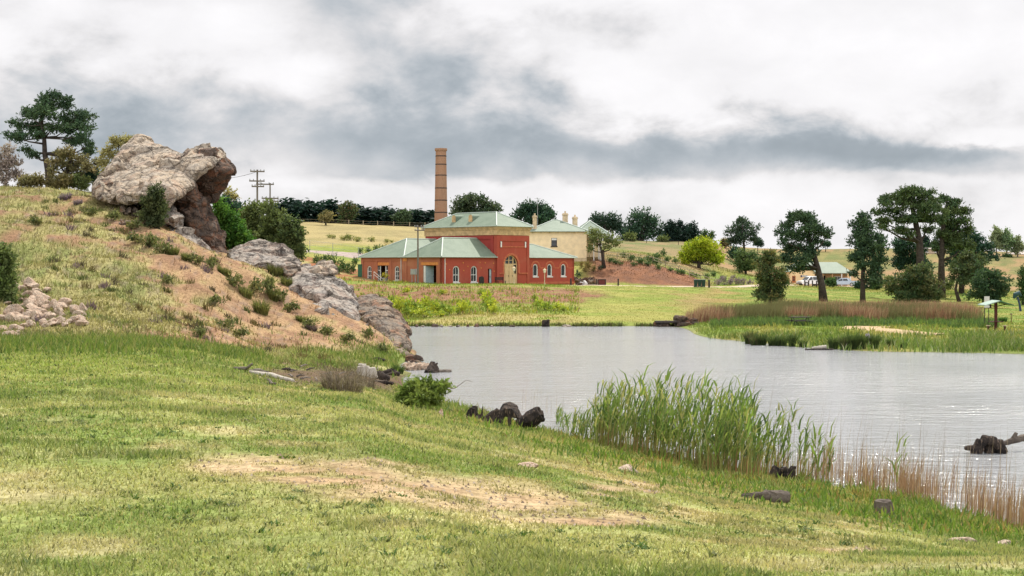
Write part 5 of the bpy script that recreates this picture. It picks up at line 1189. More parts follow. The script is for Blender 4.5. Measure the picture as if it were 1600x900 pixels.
def bollard(px, d, h, r_, label, m=None, group=None):
    B = G(px, d); t = thing('bollard', label, 'bollard', B, 0, group)
    a = MB(); a.tube([(0, 0, -.2), (0, 0, h - .12), (0, 0, h - .1)], [r_, r_, r_ * 1.0], 10); a.build('post', m or MAT['darkpost'], t)
    a = MB(); a.tube([(0, 0, h - .1), (0, 0, h - .03), (0, 0, h)], [r_ * 1.15, r_ * 1.1, r_ * .5], 10); a.build('cap', m or MAT['darkpost'], t)
bollard(892, 186, .95, .11, 'dark bollard at the right corner of the brick building')
bollard(966, 187, .95, .10, 'dark bollard beside the gravel road below the red cut bank')
bollard(1108, 191.5, 1.05, .13, 'dark bollard with pale cap just right of the green bins')
for k, px in enumerate((1257.5, 1263.5, 1269.5, 1276)): bollard(px, 214 - k * .3, 1.0, .10, 'dark post in the short row on the grass edge before the white car', None, 'posts before the white car')

# ------------------------------------------------------------------ things round the brick building
def at(px, d): return G(px, d)
B = at(782.5, 175.2); t = thing('bench', 'dark grey slatted bench against the red wall left of the arched doors', 'bench', B, ang)
for k in range(4):
    a = MB(); a.box(-.75, .75, -.22 + k * .12, -.13 + k * .12, .42, .46); a.build('seat_slat', MAT['iron'], t)
for k in range(3):
    a = MB(); a.box(-.75, .75, .26, .3, .55 + k * .13, .65 + k * .13); a.build('back_slat', MAT['iron'], t)
for x in (-.68, .6):
    a = MB(); a.box(x, x + .08, -.2, -.12, -.1, .42); a.box(x, x + .08, .22, .258, -.1, .92); a.build('leg', MAT['iron'], t)
B = at(752.5, 173.6); t = thing('notice_board', 'small black round topped board standing by the bright red wall', 'board', B, ang)
a = MB(); a.prism(arch_poly(-.38, .38, .1, 1.0, .3), -.04, .04); a.build('panel', MAT['iron'], t)
for x in (-.36, .30):
    a = MB(); a.box(x, x + .06, .042, .1, -.1, .9); a.build('leg', MAT['iron'], t)
MAT['greenpaint'] = simple('green_paint', (.035, .14, .075), .5, .2, 4)
B = at(564.5, 182.5); t = thing('green_cabinet', 'tall green metal cabinet at the far left end of the brick building', 'cabinet', B, .2)
a = MB(); a.box(-.42, .42, -.3, .3, -.1, 1.55); a.build('body', MAT['greenpaint'], t); a = MB(); a.box(-.47, .47, -.35, .35, 1.552, 1.62); a.build('lid', MAT['greenpaint'], t)
for x in (-.39, .01):
    a = MB(); a.box(x, x + .38, -.33, -.302, .05, 1.48); o = a.build('door', MAT['greenpaint'], t)
B = at(646.3, 172.4); t = thing('meter_box', 'grey metal meter box on a stand beside the dark pole', 'box', B, math.radians(-40))
zb = CH + (HZ - 429) / F * 172.4 - B.z
a = MB(); a.box(-.4, .4, -.14, .14, zb, zb + .68); a.build('body', MAT['galv'], t); a = MB(); a.box(-.36, .36, -.165, -.142, zb + .04, zb + .64); a.build('door', MAT['galv'], t)
for x in (-.3, .24):
    a = MB(); a.box(x, x + .06, -.03, .03, -.2, zb - .002); a.build('leg', MAT['galv'], t)
B = at(591, 178); t = thing('handrail', 'white sloping handrail before the far left doorway of the brick building', 'handrail', B)
z0 = CH + (HZ - 437) / F * 178 - B.z
a = MB(); a.tube([(-.55, 0, z0 + 1.0), (.55, 0, z0 + .1)], .035, 6); a.build('rail', MAT['white'], t); 
a = MB(); a.tube([(-.55, 0, z0 + .65), (.45, 0, z0 - .15)], .03, 6); a.build('rail', MAT['white'], t)
for x, z in ((-.55, 1.0), (0, .55), (.55, .1)):
    a = MB(); a.tube([(x, 0, -.2), (x, 0, max(.1, z0 + z))], .03, 6); a.build('post', MAT['white'], t)
B = at(601.5, 177); t = thing('potted_plant', 'yellow leaved plant in a grey pot by the far left doorway', 'plant', B)
a = MB(); a.tube([(0, 0, -.05), (0, 0, .5)], [.2, .27], 12); a.build('pot', MAT['galv'], t)
V, Fc, T = leaves([(Vector((0, 0, .75)), .28, .28, .3)], (0, 0, 0), 160, .12, [(.34, .30, .05), (.24, .26, .05)], 1.6, .3, seed=4); link('foliage', np_mesh('foliage', V, Fc, T), MAT['leaf'], t)
B = at(940.5, 187.5); t = thing('display_case', 'dark framed maroon display board by the road at the foot of the cut bank', 'sign', B, -.15)
a = MB()
for q in ((-.55,.55,.72,.82),(-.55,.55,.0,.1),(-.55,-.45,.1,.72),(.45,.55,.1,.72)): a.box(q[0], q[1], -.06, .06, q[2], q[3])
a.build('frame', MAT['darkpost'], t); a = MB(); a.box(-.45, .45, -.01, .03, .1, .72); a.build('panel', simple('maroon_panel', (.12, .022, .02), .5, .2, 3), t)
a = MB(); a.box(-.78, -.64, -.07, .07, -.15, .88); a.build('post', MAT['darkpost'], t); a = MB(); a.box(-.5, -.4, -.05, .05, -.2, -.002); a.box(.4, .5, -.05, .05, -.2, -.002); a.build('foot', MAT['darkpost'], t)
c = at(911, 186)
rock('pale_boulder', [[c + Vector((.55 * math.cos(a_) + .1, .4 * math.sin(a_), z_)) for a_ in np.arange(0, 6.2, .7) for z_ in (-.1, .35)] + [c + Vector((.2, 0, .62))]], .08, .05, simple('whitish_stone', (.55, .52, .5), .9, .25, 3), 'small whitish rounded boulder beside the road right of the brick building', seed=90)
c = at(905, 185.6)
rock('dark_boulder', [[c + Vector((.45 * math.cos(a_), .4 * math.sin(a_), z_)) for a_ in np.arange(0, 6.2, .8) for z_ in (-.1, .25)] + [c + Vector((.2, 0, .42))]], .08, .06, MAT['rock_dark'], 'small black boulder touching the whitish boulder beside the road', seed=91)
for k, (px, py, w_, h_) in enumerate(((905,432,9,6),(916,428,10,7),(925,432,9,6),(932,427,8,6),(914,437,9,4),(899,436,7,5),(922,440,8,4))):
    d = 193 + k % 3; c = W(px, py, d); c.z = min(c.z, float(ground(c.x, c.y)) + .45); q = d / F
    rock('cut_rock', [[c + Vector((w_ * q * .6 * math.cos(a_ + k), .5 * math.sin(a_ + k), h_ * q * z_ * (1 if z_ < 0 else .6 + .4 * math.sin(a_ * 2 + k)))) for a_ in np.arange(0, 6.2, .7) for z_ in (-.9, .6)]], .09, .1, MAT['rock_dark' if k % 3 else 'rock_tip'], 'dark rock in the rough rock face right of the brick building', 'rock', 'rocks of the cut face', seed=100 + k)
# green bins
MAT['bin'] = simple('dark_green_plastic', (.018, .05, .035), .45, .15, 3)
for k, px in enumerate((1087, 1093, 1099)):
    B = at(px, 191 + k * .15); t = thing('wheelie_bin', 'dark green wheelie bin in the row of bins beside the gravel road', 'bin', B, random.uniform(-.15, .15), 'row of green bins')
    a = MB(); a.add([(-.20,-.22,.05),(.20,-.22,.05),(.20,.2,.05),(-.20,.2,.05),(-.25,-.3,.92),(.25,-.3,.92),(.25,.28,.92),(-.25,.28,.92)], [(0,3,2,1),(4,5,6,7),(0,1,5,4),(1,2,6,5),(2,3,7,6),(3,0,4,7)]); a.build('body', MAT['bin'], t)
    a = MB(); a.add([(-.27,-.34,.925),(.27,-.34,.925),(.27,.32,.925),(-.27,.32,.925),(-.24,-.3,1.0),(.24,-.3,1.0),(.24,.28,1.04),(-.24,.28,1.04)], [(0,3,2,1),(4,5,6,7),(0,1,5,4),(1,2,6,5),(2,3,7,6),(3,0,4,7)]); a.build('lid', MAT['bin'], t)
    for x in (-.24, .19):
        a = MB(); a.tube([(x, .22, .1), (x + .05, .22, .1)], .1, 10); a.build('wheel', MAT['iron'], t)
    a = MB(); a.tube([(-.22, .34, .95), (.22, .34, .95)], .02, 6); a.build('handle', MAT['bin'], t)

# ------------------------------------------------------------------ cars
MAT['carwhite'] = simple('white_car_paint', (.78, .78, .77), .25, .05, 2, spec=.5)
MAT['carblue'] = simple('silver_blue_car_paint', (.42, .50, .58), .25, .06, 2, spec=.5)
MAT['tyre'] = simple('tyre_rubber', (.02, .02, .02), .8, .2, 5)
MAT['rim'] = simple('wheel_rim', (.5, .5, .5), .3, .1, 5, metal=.6)
MAT['carglass'] = simple('car_glass', (.02, .025, .03), .05, .2, 2, spec=.7)
MAT['lamp'] = simple('headlamp', (.7, .7, .68), .15, .05, 3, spec=.6)
MAT['taillamp'] = simple('tail_lamp', (.35, .02, .02), .2, .1, 3)
def car(label, B, rz, paint, ute=False):
    """length along local x, nose towards -x"""
    t = thing('parked_car', label, 'car', B, rz)
    if not ute:
        low = [(-2.3,.35),(-2.35,.6),(-2.25,.88),(-1.05,1.0),(1.95,1.04),(2.3,1.0),(2.36,.6),(2.3,.35)]
        cab = [(-1.25,1.0),(-.55,1.62),(.2,1.74),(1.75,1.72),(2.2,1.02)]; wh = (-1.42, 1.42); wr = .37
    else:
        low = [(-2.4,.32),(-2.46,.55),(-2.35,.8),(-1.2,.93),(.5,.96),(2.35,.98),(2.42,.6),(2.36,.32)]
        cab = [(-1.35,.92),(-.6,1.42),(.1,1.5),(.75,1.46),(1.25,.96)]; wh = (-1.5, 1.4); wr = .33
    def prof(poly, w0, w1, zlo, zhi, name, m, par):
        a = MB(); n = len(poly)
        wf = lambda z: w0 + (w1 - w0) * min(1, max(0, (z - zlo) / (zhi - zlo)))
        a.add([(x, -wf(z), z) for x, z in poly] + [(x, wf(z), z) for x, z in poly], [tuple(range(n)), tuple(range(2*n-1, n-1, -1))] + [((i+1) % n, i, n+i, n+(i+1) % n) for i in range(n)])
        o = a.build(name, m, par); bm = bmesh.new(); bm.from_mesh(o.data); bmesh.ops.bevel(bm, geom=list(bm.edges), offset=.05, segments=2, affect='EDGES'); bm.to_mesh(o.data); bm.free(); return o
    body = prof(low, .90, .86, .3, 1.0, 'body', paint, t)
    cb = prof(cab, .84, .66, .95, 1.72 if not ute else 1.48, 'cabin', paint, t)
    top = max(z for _, z in cab); W0 = lambda z: .84 + (.66 - .84) * min(1, max(0, (z - .95) / (.77 if not ute else .53)))
    splits = [(-.95, -.05, .10), (.05, .95, 0), (1.05, 1.8, -.1)] if not ute else [(-1.0, -.2, .1), (-.1, .75, -.1)]
    for s in (-1, 1):
        for x0, x1, e in splits:
            zb_, zt2 = (1.07, 1.58) if not ute else (1.0, 1.36)
            sl_ = .55 if e > 0 else (-.25 if e < 0 else 0)
            q = [(x0, zb_), (x1, zb_), (x1 + (sl_ * .5 if e < 0 else 0), zt2), (x0 + (sl_ if e > 0 else 0), zt2)]
            a = MB(); a.add([(x, s * (W0(z) + .012), z) for x, z in q] + [(x, s * (W0(z) - .03), z) for x, z in q], [(0,1,2,3),(7,6,5,4),(0,4,5,1),(1,5,6,2),(2,6,7,3),(3,7,4,0)]); a.build('window', MAT['carglass'], cb)
        a = MB(); a.box(-2.37, -2.2, s * .62 - .16, s * .62 + .16, .66, .82); a.build('headlight', MAT['lamp'], t)
        a = MB(); a.box(2.3, 2.39, s * .72 - .09, s * .72 + .09, .68, .9); a.build('tail_light', MAT['taillamp'], t)
        a = MB(); a.box(-.85, -.7, s * .98 - .09, s * .98 + .09, 1.05, 1.2); a.build('mirror', MAT['iron'], t)
        for x in wh:
            a = MB(); a.tube([(x, s * .70, wr), (x, s * .93, wr)], wr, 18); w_ = a.build('wheel', MAT['tyre'], t)
            a = MB(); a.tube([(x, s * .925, wr), (x, s * .945, wr)], wr * .62, 14); a.build('rim', MAT['rim'], w_)
    x0, z0, x1, z1 = cab[0][0], cab[0][1], cab[1][0], cab[1][1]
    for (xa, za, xb, zb2, sgn) in ((x0, z0, x1, z1, -1), (cab[-1][0], cab[-1][1], cab[-2][0], cab[-2][1], 1)):
        p0_, p1_ = (xa + (xb - xa) * .14, za + (zb2 - za) * .14), (xa + (xb - xa) * .9, za + (zb2 - za) * .9)
        a = MB(); v = []
        for (x, z) in (p0_, p1_):
            for s in (-1, 1): v.append((x + sgn * .025, s * (W0(z) - .1), z + .02)); 
        v = [v[0], v[1], v[3], v[2]]; v += [(x - sgn * .05, y, z - .04) for x, y, z in v]
        a.add(v, [(0,1,2,3),(7,6,5,4),(0,4,5,1),(1,5,6,2),(2,6,7,3),(3,7,4,0)]); a.build('windscreen' if sgn < 0 else 'rear_window', MAT['carglass'], cb)
    a = MB(); a.box(-2.42, -2.3, -.8, .8, .36, .5); a.box(2.31, 2.42, -.8, .8, .38, .54); a.build('bumper', MAT['iron'] if not ute else paint, t)
    a = MB(); a.box(-2.365, -2.3, -.4, .4, .64, .76); a.build('grille', MAT['iron'], t)
    if ute:
        a = MB(); a.box(1.3, 2.3, -.72, .72, .965, 1.0); a.build('tray_cover', MAT['iron'], t)
    return t
c1 = G(1266, 250); c1.z += .06; car('white four wheel drive wagon parked in front of the cream gable wall', c1, math.radians(24), MAT['carwhite'])
c2 = G(1319, 254); c2.z += .06; car('silver blue utility car parked before the green roofed veranda', c2, math.radians(-20), MAT['carblue'], True)

# ------------------------------------------------------------------ picnic shelter, table, sign
MAT['shelterpost'] = simple('dark_red_post', (.085, .022, .018), .7, .25, 4)
MAT['sheltergreen'] = simple('lit_green_sheet', (.30, .40, .34), .5, .1, 3)  # paler green paints the lit left slope of the shelter roof
B = G(1556, 104); t = thing('picnic_shelter', 'single post picnic shelter with a small green gabled roof and round table', 'shelter', B)
q = 104 / F; zr = CH + (HZ - 469) / F * 104 - B.z; ze = zr - 7 * q
a = MB(); a.box(-.09, .09, -.09, .09, -.3, zr - .06); a.build('post', MAT['shelterpost'], t)
a = MB(); th_ = .06
a.add([(-1.05,-.9,ze),(0,-.9,zr),(0,.9,zr),(-1.05,.9,ze),(-1.05,-.9,ze-th_),(0,-.9,zr-th_),(0,.9,zr-th_),(-1.05,.9,ze-th_)], [(0,1,2,3),(7,6,5,4),(0,4,5,1),(1,5,6,2),(2,6,7,3),(3,7,4,0)])
rf = a.build('roof', MAT['sheltergreen'], t)
a = MB(); a.add([(1.05,-.9,ze),(.002,-.9,zr),(.002,.9,zr),(1.05,.9,ze),(1.05,-.9,ze-th_),(.002,-.9,zr-th_),(.002,.9,zr-th_),(1.05,.9,ze-th_)], [(3,2,1,0),(4,5,6,7),(1,5,4,0),(2,6,5,1),(3,7,6,2),(0,4,7,3)]); a.build('roof', MAT['greenpaint'], t)  # same roof, its shaded right slope painted in a darker green
for s in (-1, 1):
    a = MB(); a.tube([(s * .08, 0, zr - .45), (s * .75, 0, ze - .04 + .07)], .035, 6); a.build('brace', MAT['shelterpost'], t)
zt_ = .62
a = MB(); a.box(-.42, -.095, -.42, .42, zt_, zt_ + .05); a.box(.095, .42, -.42, .42, zt_, zt_ + .05); a.box(-.0949, .0949, -.42, -.095, zt_, zt_ + .05); a.box(-.0949, .0949, .095, .42, zt_, zt_ + .05); a.build('tabletop', MAT['shelterpost'], t)
for px, h_, lab in ((1544, .42, 'small stool left of the picnic shelter post'), (1570, .42, 'small stool right of the picnic shelter post')):
    B = G(px, 103.6); t = thing('stool', lab, 'stool', B)
    a = MB(); a.tube([(0, 0, -.2), (0, 0, h_ - .06)], [.06, .1], 8); a.build('leg', MAT['shelterpost'], t); a = MB(); a.tube([(0, 0, h_ - .06), (0, 0, h_)], .17, 12); a.build('seat', MAT['creamchim'], t)
B = G(1542, 109); t = thing('sign_board', 'blank white sign board on posts showing above the picnic shelter roof', 'sign', B)
MAT['signwhite'] = simple('weathered_sign_white', (.55, .53, .5), .6, .1, 4)
z0, z1 = CH + (HZ - 474.5) / F * 109 - B.z, CH + (HZ - 463) / F * 109 - B.z
a = MB(); a.box(-.2, .2, -.02, .02, z0 - .3, z1); a.build('panel', MAT['signwhite'], t)
for x in (-.18, .13):
    a = MB(); a.box(x, x + .05, .022, .07, -.2, z1 - .05); a.build('post', MAT['darkpost'], t)
B = G(1580, 118); t = thing('tap_post', 'short thin post with a dark cap right of the picnic shelter', 'post', B)
a = MB(); a.tube([(0, 0, -.2), (0, 0, .75)], .035, 6); a.build('post', MAT['shelterpost'], t); a = MB(); a.tube([(0, 0, .75), (0, 0, .82)], .1, 8); a.build('cap', MAT['iron'], t)
MAT['bluepaint'] = simple('dull_blue_paint', (.03, .05, .09), .7, .2, 4); MAT['tealpaint'] = simple('teal_paint', (.02, .06, .065), .5, .2, 4)
B = G(1592, 150); t = thing('play_equipment', 'dark teal and blue leaning play frame at the right edge beyond the shelter', 'play equipment', B)
a = MB(); a.tube([(.15, 0, -.2), (.05, 0, .8), (-.15, 0, 1.5)], [.08, .1, .12], 8); a.build('leg', MAT['bluepaint'], t); a = MB(); a.tube([(.32, .1, -.2), (.1, .05, 1.0)], .06, 8); a.build('leg', MAT['bluepaint'], t)
a = MB(); a.tube([(-.55, 0, 1.35), (-.4, 0, 1.75), (0, 0, 1.9), (.25, 0, 1.6)], [.12, .26, .28, .1], 10); a.build('hood', MAT['tealpaint'], t)
B = G(1250, 109); t = thing('picnic_table', 'low dark timber picnic table in the green weeds on the far shore', 'table', B, .25)
for y in (-.3, -.1, .1, .3):
    a = MB(); a.box(-.8, .8, y - .09, y + .09, .66, .71); a.build('table_board', MAT['darkpost'], t)
for y in (-.75, .75):
    a = MB(); a.box(-.8, .8, y - .13, y + .13, .40, .45); a.build('bench_seat', MAT['darkpost'], t)
for x in (-.6, .6):
    a = MB(); a.tube([(x, -.75, .39), (x, .75, .39)], .035, 6); a.tube([(x, -.5, -.15), (x, -.15, .65)], .035, 6); a.tube([(x, .5, -.15), (x, .15, .65)], .035, 6); a.build('leg_frame', MAT['darkpost'], t)

# ------------------------------------------------------------------ stone landing, driftwood, stumps, logs
def woodmat(name, c1, c2, c3):
    m, b = newmat(name); p_ = position()
    n1 = noise_tex(mapping(p_, (1, 1, 1), (.4, .3, .2)), 3, 5, .6, .6); n2 = noise_tex(mapping(p_, (6, 6, 1.3), (.6, .3, .9)), 4, 4, .6)
    c = mixc(ramp(n1, .40, .62), c1, c2); c = mixc(ramp(n2, .56, .68) * .7, c, c3)
    plug(c, b.inputs['Base Color']); b.inputs['Roughness'].default_value = .9; b.inputs['Specular IOR Level'].default_value = .15
    plug(bump(n2, .8, .04), b.inputs['Normal']); return m
MAT['burnt'] = woodmat('charred_wood', (.02, .017, .016), (.055, .042, .035), (.24, .17, .125))
MAT['driftwood'] = woodmat('grey_driftwood', (.15, .125, .105), (.23, .195, .16), (.08, .065, .055))
MAT['palelog'] = woodmat('bleached_log', (.44, .40, .34), (.52, .47, .40), (.22, .18, .15))
def wood(name, hulls, vox, amp, m, label, cat='log', group=None, seed=0): return rock(name, hulls, vox, amp, m, label, cat, group, (.2, .1, .3), seed=seed, blocky=.25)
def tube_hull(a, b, r0, r1, n=8):
    a, b = Vector(a), Vector(b); t_ = (b - a).normalized(); u = t_.orthogonal().normalized(); w_ = t_.cross(u)
    return [p + (u * math.cos(6.283 * k / n) + w_ * math.sin(6.283 * k / n)) * r for p, r in ((a, r0), (b, r1)) for k in range(n)]
MAT['darkwood'] = woodmat('weathered_dark_wood', (.085, .068, .056), (.14, .115, .095), (.04, .033, .028))
dl = hitd(790, 667); s = dl / F
wood('burnt_log', [[W(x, y, dl + o_) for x, y, o_ in ((777,645,.25),(786,630,.35),(797,627,.35),(808,633,.3),(817,651,.1),(810,654,-.15),(800,640,-.15),(788,638,-.1),(781,650,-.05))], tube_hull(W(756,656,dl), W(780,643,dl + .1), .10, .15), tube_hull(W(752,662,dl - .1), W(776,656,dl), .09, .14), tube_hull(W(783,642,dl), W(778,670,dl - .2), .13, .10), tube_hull(W(796,638,dl - .1), W(796,668,dl - .2), .06, .05), tube_hull(W(808,664,dl - .1), W(832,654,dl), .14, .24), tube_hull(W(828,656,dl), W(843,646,dl), .25, .22), tube_hull(W(838,648,dl), W(842,636,dl), .14, .05), tube_hull(W(840,652,dl), W(851,657,dl), .14, .05), tube_hull(W(846,650,dl), W(847,641,dl + .1), .09, .04)], .026, .028, MAT['burnt'], 'big charred log with an arched middle lying on the near shore', seed=3)
wood('burnt_stump', [tube_hull(W(731,658,dl + .4), W(738,637,dl + .4), .12, .10), tube_hull(W(738,660,dl + .4), W(742,634,dl + .5), .15, .09), tube_hull(W(748,660,dl + .4), W(752,648,dl + .5), .14, .08), tube_hull(W(752,650,dl + .4), W(755,634,dl + .5), .05, .025), tube_hull(W(734,656,dl + .5), W(752,658,dl + .4), .14, .14)], .026, .025, MAT['burnt'], 'small forked charred stump just left of the big arched log', 'stump', seed=6)
wood('burnt_stump', [tube_hull(W(672,585,66.5), W(676,565,66.8), .34, .10), tube_hull(W(670,578,66.6), W(683,583,66.6), .25, .25), tube_hull(W(680,572,66.6), W(684,566,66.6), .1, .06)], .05, .06, MAT['burnt'], 'black pointed stump standing in the water off the rocky point', 'stump', seed=8)
wood('floating_log', [tube_hull(W(684,581,66.6), W(705,580,66.8), .12, .09)], .04, .03, MAT['driftwood'], 'short grey log floating beside the black stump off the point', seed=9)
dr = 5.0 * F / (708 - HZ)
wood('drift_stump', [tube_hull(W(1524,712,dr), W(1534,688,dr), .16, .14), tube_hull(W(1534,686,dr), W(1556,690,dr), .12, .11), tube_hull(W(1558,690,dr), W(1566,708,dr), .15, .14), tube_hull(W(1545,691,dr + .2), W(1546,716,dr), .13, .14), tube_hull(W(1508,700,dr), W(1530,700,dr), .04, .1), tube_hull(W(1558,696,dr - .1), W(1570,706,dr - .1), .06, .04)], .026, .035, MAT['burnt'], 'dark domed root stump standing in the water at the right', 'stump', seed=11)
wood('drift_branch', [tube_hull(W(1566,694,dr + .3), W(1584,688,dr + .4), .06, .09), tube_hull(W(1584,688,dr + .4), W(1606,682,dr + .6), .09, .1), tube_hull(W(1582,688,dr + .4), W(1588,676,dr + .4), .07, .05), tube_hull(W(1560,698,dr + .2), W(1568,693,dr + .3), .04, .06)], .024, .014, MAT['darkwood'], 'forked grey branch sticking out of the water at the right edge', 'branch', seed=12)
d = hitd(1380, 805); c = G(1380, d); s = d / F
wood('cut_stump', [tube_hull(c + Vector((.02, 0, -.1)), c + Vector((0, 0, 24 * s)), 18 * s, 14 * s, 9), tube_hull(c + Vector((-14 * s, -.05, -.05)), c + Vector((-8 * s, 0, 18 * s)), 6 * s, 5 * s), tube_hull(c + Vector((14 * s, -.05, -.05)), c + Vector((9 * s, 0, 16 * s)), 6 * s, 6 * s)], .018, .028, MAT['darkwood'], 'weathered grey cut stump in the long grass at the lower right', 'stump', seed=14)
d = hitd(1210, 786); s = d / F
wood('flat_log', [tube_hull(W(1158,776,d), W(1195,776,d), .05, .09), tube_hull(W(1195,776,d), W(1232,780,d), .1, .13)], .02, .03, MAT['darkwood'], 'flat weathered log in the grass below the thin reeds', seed=15)
d = hitd(1220, 752); c = G(1218, d)
wood('root_clump', [tube_hull(c + Vector((-.2, 0, -.05)), c + Vector((-.02, 0, .32)), .16, .12), tube_hull(c + Vector((.2, 0, .0)), c + Vector((.05, 0, .3)), .06, .12), tube_hull(c + Vector((.22, -.05, -.05)), c + Vector((.3, 0, .34)), .09, .07)], .025, .035, MAT['burnt'], 'dark root clump at the foot of the thin reed group', 'stump', seed=16)
d = hitd(1108, 728); c = G(1110, d)
wood('root_clump', [tube_hull(c + Vector((-.3, 0, -.05)), c + Vector((-.1, 0, .26)), .12, .14), tube_hull(c + Vector((-.1, 0, .24)), c + Vector((.25, 0, .1)), .13, .14)], .025, .03, MAT['burnt'], 'dark root clump half hidden under the right side of the big green reeds', 'stump', seed=17)
d = hitd(573, 588); c = G(572, d); s = d / F
wood('tree_stump', [tube_hull(c + Vector((-.1, 0, -.1)), c + Vector((-.12, 0, 16 * s)), 12 * s, 10 * s), tube_hull(c + Vector((.2, .1, -.1)), c + Vector((.15, .1, 13 * s)), 10 * s, 9 * s)], .03, .03, MAT['palelog'], 'pale grey broken stump beside the small muddy inlet', 'stump', seed=18)
wood('flat_stone', [tube_hull(c + Vector((-.32, .05, 18 * s)), c + Vector((-.0, .05, 17 * s)), .05, .07)], .02, .015, MAT['palelog'], 'small pale slab lying on top of the grey broken stump', 'stone', seed=19)
for k, (px, py, w_, h_, m_, lab) in enumerate(((590,590,18,12,'burnt','dark rotten stump right of the pale grey stump'),(610,584,14,10,'burnt','dark half buried log at the grassy edge left of the rocky point'),(402,582,17,9,'driftwood','grey brown log lump at the left end of the muddy patch'),(448,577,10,4,'burnt','small dark lump in the muddy patch'),(600,598,14,6,'burnt','low dark log in front of the rotten stump'),(588,562,16,5,'burnt','dark hollow log in the grass below the tilted slab'))):
    d = hitd(px, py + 2); c = G(px, d); s = d / F
    wood('old_log', [tube_hull(c + Vector((-w_ * s, .1, 0)), c + Vector((w_ * s * .3, 0, h_ * s * .5)), h_ * s * .55, h_ * s * .6), tube_hull(c + Vector((w_ * s * .2, 0, h_ * s * .4)), c + Vector((w_ * s, .1, 0)), h_ * s * .6, h_ * s * .35)], .03, .04, MAT[m_], lab, seed=20 + k)
d = hitd(430, 592)
wood('bleached_log', [tube_hull(G(388, d + 1.5, .03), G(425, d + .4, .05), .05, .08), tube_hull(G(425, d + .4, .05), G(458, d - .4, .02), .08, .05)], .025, .015, MAT['palelog'], 'long bleached white log lying across the muddy patch', seed=27)
wood('old_branch', [tube_hull(G(362, d + 2, .02), G(384, d + 1.4, .12), .03, .06), tube_hull(G(384, d + 1.4, .1), G(394, d + 1, .3), .05, .03)], .02, .02, MAT['driftwood'], 'small grey branch left of the bleached log', 'branch', seed=28)
d = hitd(485, 600); B = G(537, hitd(537, 613)); 
t = thing('white_stake', 'tiny white marker peg in the grass by the twiggy bush', 'peg', B); a = MB(); a.box(-.025, .025, -.02, .02, -.1, .2); a.box(.026, .12, -.02, .02, -.0, .06); a.build('peg', MAT['white'], t)
for k, (px, py) in enumerate(((689,649),(722,646))):
    d = hitd(px, py + 2); c = G(px, d, .05)
    o = bpy.data.objects.new('pink_stone', chips[k]); COL.objects.link(o); o.location = c; o.scale = (.11, .1, .13); tag(o, ('small pinkish stone in the grass left of the forked charred stump', 'pale small stone touching the left side of the forked charred stump')[k], 'stone')
for k, (px, py, sz, lab) in enumerate(((978,733,.16,'brown stone in the weeds below the big green reeds'),(862,682,.12,'grey weathered root piece right of the big charred log'),(826,728,.10,'small mauve tinged stone on the lawn edge'),(1505,845,.10,'pale flat stone in the grass at the lower right edge'),(1565,848,.09,'pale flat stone at the right corner of the near bank'))):
    d = hitd(px, py + 3); o = bpy.data.objects.new('lawn_stone', chips[k]); COL.objects.link(o); o.location = G(px, d, sz * .1); o.scale = (sz * 1.6, sz, sz * .6); tag(o, lab, 'stone')
# far bank edge
for k, (px, py, w_, h_, m_) in enumerate(((624,509,5,7,'rock_dark'),(634,508,5,7,'rock_dark'),(651,509,4,3,'rock_tip'),(679,508,6,4,'rock_dark'),(690,509,4,3,'rock_pale'),(716,509,5,3,'rock_tip'),(731,508,3,4,'rock_dark'),(745,508,6,4,'rock_dark'),(768,509,4,2,'rock_pale'),(800,509,6,2,'rock_dark'),(885,508,8,3,'rock_pale'),(660,510,5,2,'rock_pale'),(704,510,5,2,'rock_pale'),(930,509,4,2,'rock_dark'))):
    d = 116.2; o = bpy.data.objects.new('shore_rock', chips[k % 7].copy()); o.data.materials.clear(); o.data.materials.append(MAT[m_]); COL.objects.link(o); s = d / F
    o.location = (((px - 800) / F * d), d, h_ * s * .25); o.scale = (w_ * s, w_ * s * .7, h_ * s); o.rotation_euler = (0, 0, k); tag(o, 'small rock at the water line of the far bank below the brick building', 'rock', 'rocks along the far water line')
c = Vector(((853 - 800) / F * 116.5, 116.5, 0))
wood('far_stump', [tube_hull(c + Vector((-.15, 0, -.1)), c + Vector((-.15, 0, .55)), .22, .18), tube_hull(c + Vector((.15, 0, -.1)), c + Vector((.2, 0, .6)), .16, .12)], .05, .05, MAT['burnt'], 'dark twin stump at the far water line below the right wing', 'stump', seed=31)
c = Vector(((1074 - 800) / F * 116.5, 116.5, 0))
rock('stone_landing', [[c + Vector((x, y, z)) for x in (-.75, .85) for y in (-.6, 2.0) for z in (-.3, .72)]], .1, .1, MAT['rock_dark'], 'dark stone block at the water end of the timber landing', 'stone block', seed=110)
rock('stone_landing', [[c + Vector((x, y, z)) for x in (-2.6, -1.5) for y in (-.2, 1.5) for z in (-.3, .28)]], .1, .08, MAT['rock_dark'], 'low dark stone step left of the stone block on the far shore', 'stone block', seed=112)
t = thing('timber_landing', 'dark timber beam landing leading to the stone block on the far shore', 'landing', c + Vector((-2.2, 0, 0)))
for y in (-.1, .35, .8):
    a = MB(); a.box(-.4, 1.4, y - .18, y + .18, .30, .46); a.build('beam', MAT['darkpost'], t)
for x in (-.2, 1.2):
    a = MB(); a.tube([(x, -.1, -.4), (x, -.1, .29)], .08, 8); a.build('pile', MAT['darkpost'], t)
c = Vector(((1281 - 800) / F * 84.6, 84.6, .1))
wood('pale_log', [tube_hull(c + Vector((-.5, 0, 0)), c + Vector((.4, 0, .08)), .07, .11)], .04, .03, MAT['palelog'], 'pale log at the edge of the far shore between the dark sedges', seed=33)
